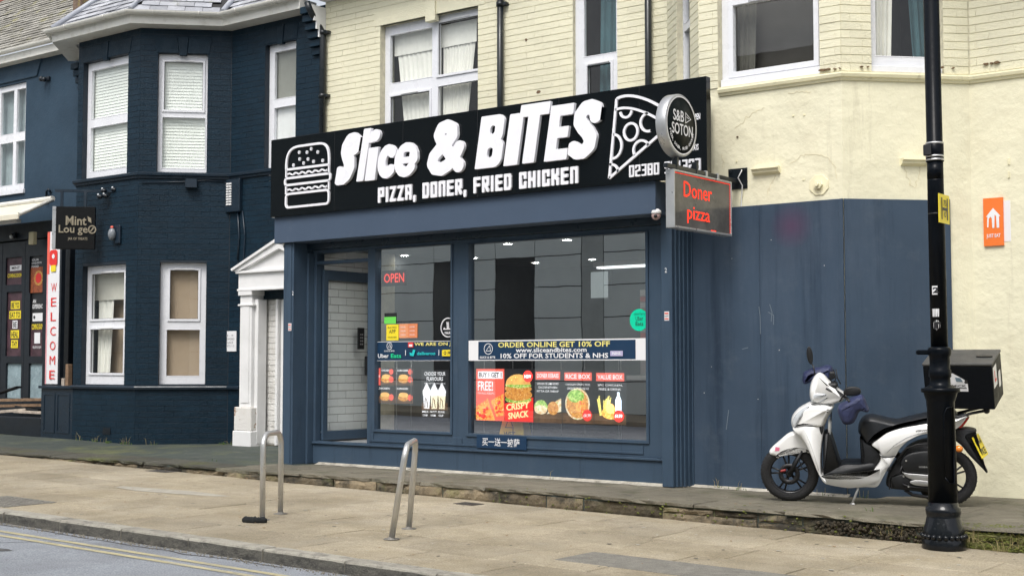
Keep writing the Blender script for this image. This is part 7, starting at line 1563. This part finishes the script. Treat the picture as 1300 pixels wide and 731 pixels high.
stand((-7.79, 8.538, 0), (-8.124, 9.134, 0), .80, (.165, 0, 0), 'bent steel cycle stand leaning over, in front of the wide window')
g = on_ground(323, 660); mb = MB(); pts = [on_ground(309, 659.5, .02), on_ground(316, 660, .022), on_ground(326, 660.5, .022), on_ground(339, 660.5, .02)]
P = []
for i in range(25): t_ = i / 24 * 3; k = min(2, int(t_)); P.append(pts[k].lerp(pts[k + 1], t_ - k))
mb.tube(P, [(.035 if 1 < i < 23 else .02) + random.gauss(0, .003) for i in range(25)], 9); mb.build('foam_strip', M('black_furry_foam', (.01, .012, .013), .9, bump=1, bs=90, var=.4), label='black ragged foam strip lying at the foot of the upright cycle stand', cat='foam strip')
# covers set into the pavement
m_cov = M('grey_cover', (.20, .19, .165), .85, var=.2, ns=8, grain=.3, gs=120, bump=.6, bs=90); m_covd = M('dark_iron_cover', (.06, .055, .05), .7, var=.3, ns=20, bump=.7, bs=70)
mb = MB(); mb.box(GP, -6.08, -3.6, 8.53, 9.07, -.05, .0045); mb.build('access_cover', m_cov, pav, bevel=.003)
mb = MB(); r_ = on_ground(595, 639.5); mb.box(GP, r_.x - .13, r_.x + .13, r_.y - .10, r_.y + .10, -.01, .006)
for i in range(4): mb.box(GP, r_.x - .11, r_.x + .11, r_.y - .085 + i * .045, r_.y - .06 + i * .045, .0061, .009)
mb.build('stopcock_cover', m_covd, label='small dark iron stopcock cover in the paving before the shop step', cat='drain cover')
r_ = on_ground(205, 598); mb = MB(); mb.box(GP, r_.x - .2, r_.x + .2, r_.y - .11, r_.y + .11, -.01, .005); mb.build('drain_cover', m_covd, label='small dark drain cover near the terrace step at left', cat='drain cover')
mb = MB(); r_ = on_ground(15, 637); mb.box(GP, r_.x - .55, r_.x + .35, r_.y - .30, r_.y + .30, -.01, .004)
for i in range(9):
    for j in range(6): mb.box(GP, r_.x - .5 + i * .093, r_.x - .45 + i * .093, r_.y - .27 + j * .093, r_.y - .22 + j * .093, .0041, .008)
mb.build('inspection_cover', m_cov, label='studded grey inspection cover at the left edge of the pavement', cat='drain cover')
m_cem = M('cement_patch', (.35, .325, .27), .9, var=.2, ns=7); c_ = on_ground(206, 623); mb = MB(); mb.quad([GP.p(c_.x + dx, c_.y + dy, .0045) for dx, dy in ((-.7, -.12), (-.2, -.2), (.4, -.1), (.9, .02), (1.0, .14), (.3, .20), (-.3, .10), (-.75, .02))]); mb.build('cement_patch', m_cem, pav)
mb = MB(); c_ = Vector((-10.35, 6.45)); mb.quad([GR.p(c_.x + .22 * math.cos(a) * random.uniform(.6, 1.2), c_.y + .07 * math.sin(a) * random.uniform(.6, 1.2), .003) for a in [k * .45 for k in range(14)]]); mb.build('road_stain', M('oil_stain', (.09, .09, .09), .6, var=.3, ns=9), road)

# ================================================================== PIPES, FITTINGS ON THE WALLS
def pipe(name, pts, r_, mat, label, cat, clips=(), group=None):
    t = thing(name, label, cat, pts[-1], group); mb = MB(); mb.tube(pts, r_, 14); mb.build('pipe', mat, t)
    for q in clips:
        mb = MB(); mb.lathe(Vector(q) - Vector((0, 0, .03)), (0, 0, 1), [(0, r_ + .012), (.06, r_ + .012)], 14); mb.box(FA(q[1]), q[0] - .02, q[0] + .10, q[2] - .02, q[2] + .02, -(YM - q[1]) if q[1] < YM else -.1, .01); mb.build('pipe_clip', mat, t)
    return t
yP = YM - .06
def pP(x, y, off=.075): u, v = fm.uv(x, y, off); return fm.p(u, v, off)
top_ = [pP(390, 3, .34), pP(393, 12, .32), pP(398, 22, .22), pP(404, 32, .12), pP(409.5, 42, .075), pP(410, 55, .075)]
bot = pP(408, 170, .075); bot.x = top_[-1].x; pipe('downpipe', top_ + [Vector((top_[-1].x, top_[-1].y, 3.4))], .048, m_pipe, 'black downpipe with a swan neck where dark and cream houses meet', 'drainpipe', [(top_[-1].x, top_[-1].y, fm.uv(410, 44)[1]), (top_[-1].x, top_[-1].y, fm.uv(409, 124)[1])])
for x_, lb in ((635, 'straight black pipe on the cream wall right of the wide lace curtained window'), (823, 'straight black pipe on the cream wall nearest the pizza drawing')):
    p = pP(x_, 60, .07); cl = [(p.x, p.y, fm.uv(640, 7)[1])] if x_ == 635 else []; pipe('downpipe', [Vector((p.x, p.y, 6.92)), Vector((p.x, p.y, 3.3))], .043, m_pipe, lb, 'drainpipe', cl, 'black straight pipes above the sign')
pipe('downpipe', [Vector((NLft - .42, YM - .12, 6.95)), Vector((NLft - .42, YM - .12, 3.9))], .06, m_navy_t, 'navy painted downpipe in the dark corner left of the bay', 'drainpipe', [(NLft - .42, YM - .12, 4.4)])
pipe('gutter_outlet', [Vector((NLft - 1.15, YM - .30, 7.16)), Vector((NLft - .55, YM - .38, 6.98)), Vector((NLft - .25, YM - .40, 6.95))], .055, m_gutter, 'short white gutter outlet between the two roofs', 'gutter outlet')
# wall fittings
u, v = fn.uv(243, 240); q = fn.uv(251, 246); mb = MB(); mb.box(fn, fn.uv(236, 235)[0], q[0], fn.uv(243, 239.5)[1], fn.uv(243, 228.5)[1], 0.007, .12); mb.build('junction_box', m_navy_t, label='plain navy box fixed under the ledge of the dark bay', cat='junction box', bevel=.006)
u0, v0 = fm.uv(292, 263); u1, v1 = fm.uv(304, 230); vb = thing('wall_vent', 'slatted off white vent box in the corner beside the dark bay', 'vent', fm.p(u0, v0))
mb = MB(); mb.box(fm, u0 - .03, u1 + .08, v0 - .09, v1 + .03, .007, .07); mb.build('vent_case', m_navy_t, vb, bevel=.006)
for i in range(9):
    z_ = v0 + .02 + (v1 - v0 - .03) * i / 9; mb = MB(); mb.box(fm, u0 + .0, u0 + .055, z_, z_ + .026, .071, .085); mb.box(fm, u0 + .065, u0 + .115, z_, z_ + .026, .071, .085); mb.build('slat', m_white, vb)
pa = fm.rect(284, 446, 300.5, 420, .01); ap = thing('address_plaque', 'small white address plaque on the dark wall left of the white doorway', 'plaque', fm.p(pa[0], pa[1], .01)); f_ = Flat(fm, .02, []); f_.base(pa, m_white_flat, .012); W_ = pa[2] - pa[0]; Hh = pa[3] - pa[1]
for k, s_ in enumerate(('18 - 19', 'BEDFORD', 'PLACE', 'FLATS 1-5')): f_.text(s_, (pa[0] + W_ * (.22 if k in (0, 2) else .12), pa[3] - Hh * (.27 + .17 * k), pa[2] - W_ * (.22 if k in (0, 2) else .12), pa[3] - Hh * (.17 + .17 * k)), M('plaque_grey', (.22, .22, .22), .5) if k == 0 else f_.mats[-1], 0)
f_.build('plaque_face', ap)
u, v = fb.uv(149, 297); wl = thing('bulkhead_lamp', 'small bulkhead lamp with a red top on the dark bay wall', 'wall lamp', fb.p(u, v)); mb = MB(); mb.box(fb, u - .04, u + .12, v - .16, v + .13, .007, .05); mb.build('backplate', m_navy_t, wl, bevel=.01)
mb = MB(); mb.ball(fb.p(u - .02, v - .01, .09), .075, 12, sc=(.9, .8, 1.3)); mb.build('lamp_glass', M('milky_lamp_glass', (.20, .22, .24), .25, var=.2, ns=20), wl); mb = MB(); mb.ball(fb.p(u - .02, v + .10, .09), .032, 10, sc=(1, .8, .7)); mb.build('lamp_top', m_coral, wl)
u, v = fm.uv(61, 101); mb = MB(); mb.box(fm, u - .06, u + .08, v - .03, v + .04, .0, .04); mb.ball(fm.p(u - .06, v - .0, .10), .05, 10); mb.ball(fm.p(u + .06, v - .03, .12), .045, 10); mb.build('wall_bracket', m_black_t, label='small black bracket on the navy rendered wall under the left gutter', cat='bracket')
pipe('cable_hook', [fm.p(*fm.uv(59, 256, .05), .05), fm.p(*fm.uv(59, 243, .05), .05), fm.p(*fm.uv(61.5, 240, .05), .05), fm.p(*fm.uv(64, 244, .02), .02)], .022, m_navy_t, 'hooked navy cable pipe above the awning end', 'pipe')
# hanging restaurant sign
fg = Fr((-18.95, 12.15, 0), (1, 1, 0))
hs_ = thing('hanging_sign', 'square black hanging sign with pale gold lettering below its arm at the left', 'sign', fg.p(*fg.uv(97, 316)))
g = [fg.uv(71.5, 262), fg.uv(121, 262), fg.uv(122.5, 316), fg.uv(73, 316)]; W0, W1, V0, V1 = g[0][0], g[1][0], g[3][1], g[0][1]
mb = MB(); mb.box(fg, W0, W1, V0, V1, -.08, 0); mb.build('sign_box', M('sign_black', (.003, .0035, .004), .5, var=.0, spec=.2), hs_, bevel=.004)
mb = MB(); mb.box(fg, W0 - .06, W0 - .002, V0 + .0, V1, -.08, -.004); mb.build('edge_trim', m_alu, hs_, bevel=.003)
m_gold = M('pale_gold_letter', (.27, .235, .17), .45, var=.1)
def fgr(x0, y0, x1, y1): a = fg.uv(x0, y0); b = fg.uv(x1, y1); return (a[0], min(a[1], b[1]), b[0], max(a[1], b[1]))
mb = MB(); text(mb, fg, 'Mint', fgr(83.5, 286, 110, 274.5), .002, bold=.02, thick=.01); text(mb, fg, 'Lou ge', fgr(74.5, 298.5, 111.5, 286), .002, bold=.015, thick=.01); text(mb, fg, 'JAR OF TREATS', fgr(86, 305.5, 111, 301.5), .002, bold=.01)
mb.build('gold_letters', m_gold, hs_, weld=False)
mb = MB(); u, v = fg.uv(117, 291.5); ribbon(mb, fg, circ(u, v, .055, 12, ry=.06), .02, .002, .012, 0, True); u, v = fg.uv(114, 279.5); mb.prism(fg, [(u - .035, v + .06), (u + .02, v + .03), (u + .03, v - .05), (u - .02, v - .02)], .002, .012); ribbon(mb, fg, [(fg.uv(115, 294)[0], fg.uv(115, 294)[1]), fg.uv(119, 289)], .02, .013, .015); mb.build('leaf_emblem', m_gold, hs_, weld=False)
ha = thing('spotlight_bracket', 'dark horizontal arm with small spotlights above the hanging sign', 'bracket', fg.p(*fg.uv(147, 240)))
a, b = fg.uv(69.5, 241.5), fg.uv(143, 241.5); mb = MB(); mb.box(fg, a[0], b[0], a[1] - .02, a[1] + .02, -.06, -.02)
for x_ in (78, 108): u = fg.uv(x_, 250)[0]; mb.box(fg, u - .02, u + .02, V1, a[1] - .021, -.06, -.02)
mb.build('arm', m_navy_t, ha)
for x_, y_ in ((132, 242.5), (145, 241), (127, 250), (134, 249)):
    q = fg.p(*fg.uv(x_, y_), .02); mb = MB(); mb.ball(q, .045, 10, sc=(1.3, 1, .8)); mb.build('spotlight', m_black_t, ha); mb = MB(); mb.ball(q + Vector((.0, -.03, .03)), .018, 8); mb.build('spotlight_glass', m_clear, ha)
# awning
aw = thing('awning', 'short cream fabric awning over the black restaurant front', 'awning', (-22, 13.4, 4.2)); yb, yf = 13.60, 12.95
m_awn = M('cream_awning_cloth', (.66, .62, .50), .8, var=.08, ns=3, dirt=((.4, .36, .28), .4, 4, .55, .8))
bl_, brr = FA(yb).uv(0, 263.5), FA(yb).uv(67, 254.5); ff = FA(yf); fz = ff.uv(20, 277)[1]; xe = brr[0]
mb = MB(); P = [Vector((-28, yb, brr[1])), Vector((xe, yb, brr[1])), Vector((xe, yf, fz + .06)), Vector((-28, yf, fz + .06))]; mb.add(P + [p - Vector((0, 0, .02)) for p in P], [(0, 1, 2, 3), (7, 6, 5, 4), (2, 1, 5, 6)]); mb.build('canopy_cloth', m_awn, aw)
mb = MB(); mb.box(ff, -28, xe, fz - .02, fz + .07, -.01, .015); mb.build('front_rail', m_awn, aw, bevel=.004)
mb = MB(); mb.tube([Vector((xe, yb, brr[1] + .01)), Vector((xe, yf, fz + .06))], .035, 8); mb.tube([Vector((-28, yb, brr[1] + .03)), Vector((xe, yb, brr[1] + .03))], .05, 8); mb.build('roller_case', m_gutter, aw)
q0, q1 = FA(13.5).uv(0, 284), FA(13.5).uv(24, 282.5); st = thing('outdoor_heater', 'white strip heater under the awning', 'heater', (q1[0], 13.45, q0[1])); mb = MB(); mb.box(FA(13.45), -23.5, q1[0], q0[1] - .02, q0[1] + .05, -.1, 0); mb.build('heater_case', m_white, st, bevel=.01)
u, v = fF.uv(20, 301); sl_ = thing('spotlight', 'small round spotlight under the restaurant cornice', 'spotlight', fF.p(u, v)); mb = MB(); mb.tube([fF.p(u, v + .05, .0), fF.p(u, v, .08)], [.05, .055], 12); mb.build('spotlight_body', m_black_t, sl_); mb = MB(); mb.ball(fF.p(u, v, .09), .035, 10); mb.build('spotlight_glass', m_clear, sl_)
u, v = fF.uv(51, 304); ab = thing('alarm_box', 'small yellowish box above the welcome banner', 'alarm box', fF.p(u, v, .01)); mb = MB(); mb.box(fF, u - .08, u + .06, v - .10, v + .12, .10, .18); mb.build('alarm_case', M('ivory_plastic', (.45, .40, .25), .5), ab, bevel=.008)
# door posters of the restaurant
def dposter(r, lb, fill):
    t = thing('door_poster', lb, 'poster', fF.p(r[0], r[1], -.04), 'posters behind the restaurant door panes'); f = Flat(fF, -.044, []); f.base(r, M('poster_dark', (.035, .025, .03), .5, var=.5, ns=8) if False else m_dark_v, .003); fill(f, r); f.build('poster_print', t)
def ins(q, k=.0): return (q[0] + k, q[1] + k, q[2] - k, q[3] - k)
m_purple = M('aubergine_print', (.07, .035, .045), .5, var=.5, ns=6); m_fire = M('amber_food_print', (.30, .08, .03), .5, var=.6, ns=12)
def d1(f, r): W, H = r[2] - r[0], r[3] - r[1]; f.rect(r, m_purple); f.rect((r[0] + W * .18, r[1] + H * .52, r[2] - W * .1, r[1] + H * .72), m_white_flat); f.text('MINT', (r[0] + W * .3, r[1] + H * .57, r[2] - W * .2, r[1] + H * .67), m_dark_v); f.text('COMING SOON', (r[0] + W * .05, r[1] + H * .27, r[2] - W * .05, r[1] + H * .42), m_yellow, .05)
def d2(f, r):
    W, H = r[2] - r[0], r[3] - r[1]; f.rect(r, m_purple)
    for k, (s_, c_, a, b) in enumerate((('BE YO', m_yellow, .2, .8), ('EAT TO', m_yellow, .12, .88), ('BE', m_white_flat, .35, .68), ('HEAL', m_yellow, .25, .8), ('THY', m_yellow, .3, .75))): z = r[3] - H * (.14 + .152 * k); f.rect((r[0] + W * a, z - H * .125, r[0] + W * b, z), c_); f.text(s_, (r[0] + W * (a + .05), z - H * .11, r[0] + W * (b - .05), z - H * .02), m_dark_v, .03)
def d4(f, r): W, H = r[2] - r[0], r[3] - r[1]; f.rect((r[0], r[1], r[2], r[1] + H * .7), m_fire); f.line(circ(r[0] + W * .58, r[1] + H * .40, W * .28, 18), .04, m_chick, True); f.circ(r[0] + W * .58, r[1] + H * .40, W * .22, m_red); [f.text(s_, (r[0] + W * .08, r[3] - H * (.13 + .09 * k), r[0] + W * (.6 + .2 * (k == 1)), r[3] - H * (.07 + .09 * k)), m_white_flat, .02) for k, s_ in enumerate(('OUR', 'EXQUISITE', 'FOOD'))]
def d5(f, r): W, H = r[2] - r[0], r[3] - r[1]; f.rect((r[0], r[1], r[2], r[1] + H * .5), m_fire if False else m_purple); f.text('AN', (r[0] + W * .1, r[3] - H * .16, r[0] + W * .35, r[3] - H * .10), m_white_flat, .03); f.text('EXPERIENCE', (r[0] + W * .1, r[3] - H * .25, r[2] - W * .05, r[3] - H * .18), m_white_flat, .04); f.rect((r[0] + W * .12, r[3] - H * .45, r[2] - W * .06, r[3] - H * .32), m_white_flat); f.circ(r[0] + W * .25, r[3] - H * .385, W * .08, m_dark_v); f.text('COMING SOON', (r[0] + W * .08, r[3] - H * .58, r[2] - W * .06, r[3] - H * .49), m_yellow, .05); f.rect((r[0] + W * .3, r[3] - H * .80, r[2] - W * .25, r[3] - H * .63), m_white_flat); f.text('FOLLOW US NOW', (r[0] + W * .2, r[3] - H * .88, r[2] - W * .15, r[3] - H * .84), m_white_flat)
dposter(pL[0], 'aubergine poster with a yellow line COMING SOON at the top of the left door', d1); dposter(pL[1], 'tall poster of stacked yellow word blocks in the left door', d2); dposter(pL[3], 'poster of a copper bowl at the top of the right door', d4); dposter(pL[4], 'tall dark poster with a yellow line and white square in the right door', d5)
# welcome banner
fw2 = FA(13.30); wr = fw2.rect(57, 487, 76.5, 293); wb = thing('welcome_banner', 'tall white banner with red letters WELCOME in front of the black restaurant front', 'banner', fw2.p(wr[0], wr[1]))
mb = MB(); mb.box(fw2, wr[0] - .012, wr[2] + .05, wr[1] - .01, wr[3] + .01, -.08, -.006); mb.build('banner_frame', m_black_t, wb)
f_ = Flat(fw2, .0, []); f_.base(wr, m_white_flat, .005); W_ = wr[2] - wr[0]; H2 = wr[3] - wr[1]; f_.rect((wr[0], wr[1], wr[0] + W_ * .10, wr[3]), M('pale_pink_print', (.75, .35, .38), .5)); f_.rect((wr[0] + W_ * .0, wr[3] - H2 * .28, wr[0] + W_ * .2, wr[3]), m_coral)
for k, ch in enumerate('WELCOME'):
    zt2 = fw2.uv(68, 359.5 + k * 18.4)[1]; zb2 = fw2.uv(68, 370.5 + k * 18.4)[1]; f_.text(ch, (wr[0] + W_ * .38, zb2, wr[0] + W_ * .82, zt2), m_red, .0, res=3)
cx = wr[0] + W_ * .55; z_ = fw2.uv(68, 330)[1]; f_.poly(rrect(cx - W_ * .3, z_ - .10, cx + W_ * .3, z_ + .17, .05), m_red); f_.poly(rrect(cx - W_ * .2, z_ - .20, cx + W_ * .2, z_ - .09, .02), m_yellow); f_.circ(cx, z_ + .26, .06, m_peach); f_.circ(cx - .0, z_ + .32, .055, m_coral); f_.circ(cx, z_ + .06, .04, m_white_flat)
f_.build('banner_print', wb)
# low walls in front of the restaurant, timber offcuts on top
lw = thing('low_wall', 'black painted low front wall holding timber offcuts at the left edge', 'wall', (-21, 13.1, .3)); zt3 = fb.uv(25, 529)[1]
mb = MB(); mb.box(fb, -28, -19.875, .15, zt3, -.45, 0); mb.build('wall_body', m_black_t, lw, bevel=.01)
lw2 = thing('wall_cupboard', 'navy painted panelled block between the low wall and the dark bay', 'wall cupboard', (-19.4, 13.1, .3)); z4 = fb.uv(70, 493)[1]
mb = MB(); mb.box(fb, -19.87, NLft - .003, .15, z4, -.5, .0); mb.build('body', m_navy_t, lw2, bevel=.004)
mb = MB(); mb.box(fb, -19.90, NLft - .003, z4 + .001, z4 + .045, -.5, .04); mb.build('top_slab', m_navy_t, lw2, bevel=.005)
for (xa, xb) in ((-19.80, -19.47), (-19.42, -19.06)): mb = MB(); mb.perf(fb, xa, xb, .38, z4 - .08, [(xa + .03, .41, xb - .03, z4 - .11)], .0005, .01); mb.build('door_panel', m_navy_t, lw2, bevel=.002)
m_wood = M('weathered_timber', (.22, .14, .085), .85, var=.35, ns=8, bump=.6, bs=40); m_wood2 = M('pale_timber', (.42, .36, .30), .85, var=.35, ns=10)
for i, (x0, y0, x1, y1, th, mt, lb) in enumerate(((-5, 500, 18, 491, .03, m_sb, 'black bar propped up above the timber pile'), (-5, 508, 52, 507, .05, m_wood, 'long brown plank on top of the timber pile'), (-5, 515, 52, 514, .05, m_wood, 'dark brown plank second from the top of the pile'), (-5, 523, 30, 520, .05, m_wood2, 'pale weathered board at the left of the pile'), (20, 522, 52, 524, .045, m_wood2, 'pale offcut at the right of the pile'), (22, 516, 46, 521, .04, m_pl, 'black offcut lying across the pile'))):
    ww = -.12 - .03 * (i % 3); a = fb.uv(x0, y0, ww); b = fb.uv(x1, y1, ww); A3, B3 = fb.p(*a, ww), fb.p(*b, ww - .08); d = (B3 - A3); fr3 = Fr(A3, (d.x, d.y, 0)); L = d.length; fr3.u = d.normalized(); mb = MB(); mb.box(fr3, 0, L, -th / 2, th / 2, -.08, .06); mb.build('timber_offcut', mt, label=lb, cat='plank', group='timber offcuts on the low wall', bevel=.004)
for i, (x_, y0, y1, mt, lb) in enumerate(((87, 491, 462, m_wood, 'tall brown stick in the gap beside the bay'), (82, 491, 480, m_wood2, 'short pale block in the gap beside the bay'))):
    a = fb.uv(x_, y0, -.2); b = fb.uv(x_, y1, -.2); mb = MB(); mb.box(fb, a[0] - .04, a[0] + .04, z4 + .046, b[1], -.24, -.16); mb.build('timber_offcut', mt, label=lb, cat='timber', bevel=.004)

# ================================================================== ACROSS THE STREET (behind the camera, seen in the glass)
m_pan = M('pale_cladding', (.70, .77, .755), .55, var=.06, ns=1); m_dw = M('dark_opening', (.03, .034, .036), .4)
op = thing('office_building', 'pale panelled building across the street that shows only in reflections', 'building', (-10, -5, 0)); fo = Fr((0, -4.5, 0), (-1, 0, 0))
mb = MB(); mb.box(fo, -30, 45, -1, 9.5, -8, -.03); mb.build('core_wall', m_dw, op)
PH = .875
def opp(x0, x1, j0=0, j1=10):
    mb = MB(); n = max(1, round((x1 - x0) / 3.4)); L = (x1 - x0) / n
    for i in range(n):
        for j in range(j0, j1): mb.box(fo, -(x0 + (i + 1) * L) + .012, -(x0 + i * L) - .012, .175 + j * PH + .014, .175 + (j + 1) * PH - .014, -.05, 0)
    mb.build('cladding_panels', m_pan, op, weld=False, kind='stuff')
opp(-60, -26.1); opp(-26.1, -25.3, 5, 10); opp(-25.3, -23.75); opp(-23.75, -22.35, 5, 10); opp(-22.35, -20.75); opp(-20.0, -4.0); opp(-4, -2, 5, 10); opp(-2, 28)
mb = MB(); mb.box(fo, 20.02, 20.73, .175, 9.0, -.30, -.012); mb.build('pier', M('darker_cladding', (.42, .46, .45), .6, var=.1), op)
mb = MB(); mb.box(fo, 22.5, 22.6, -.1, 4.4, -.3, -.1); mb.box(fo, 23.3, 23.5, -.1, 4.4, -.3, -.1); mb.build('door_frame', M('brown_frame', (.12, .09, .07), .5), op)
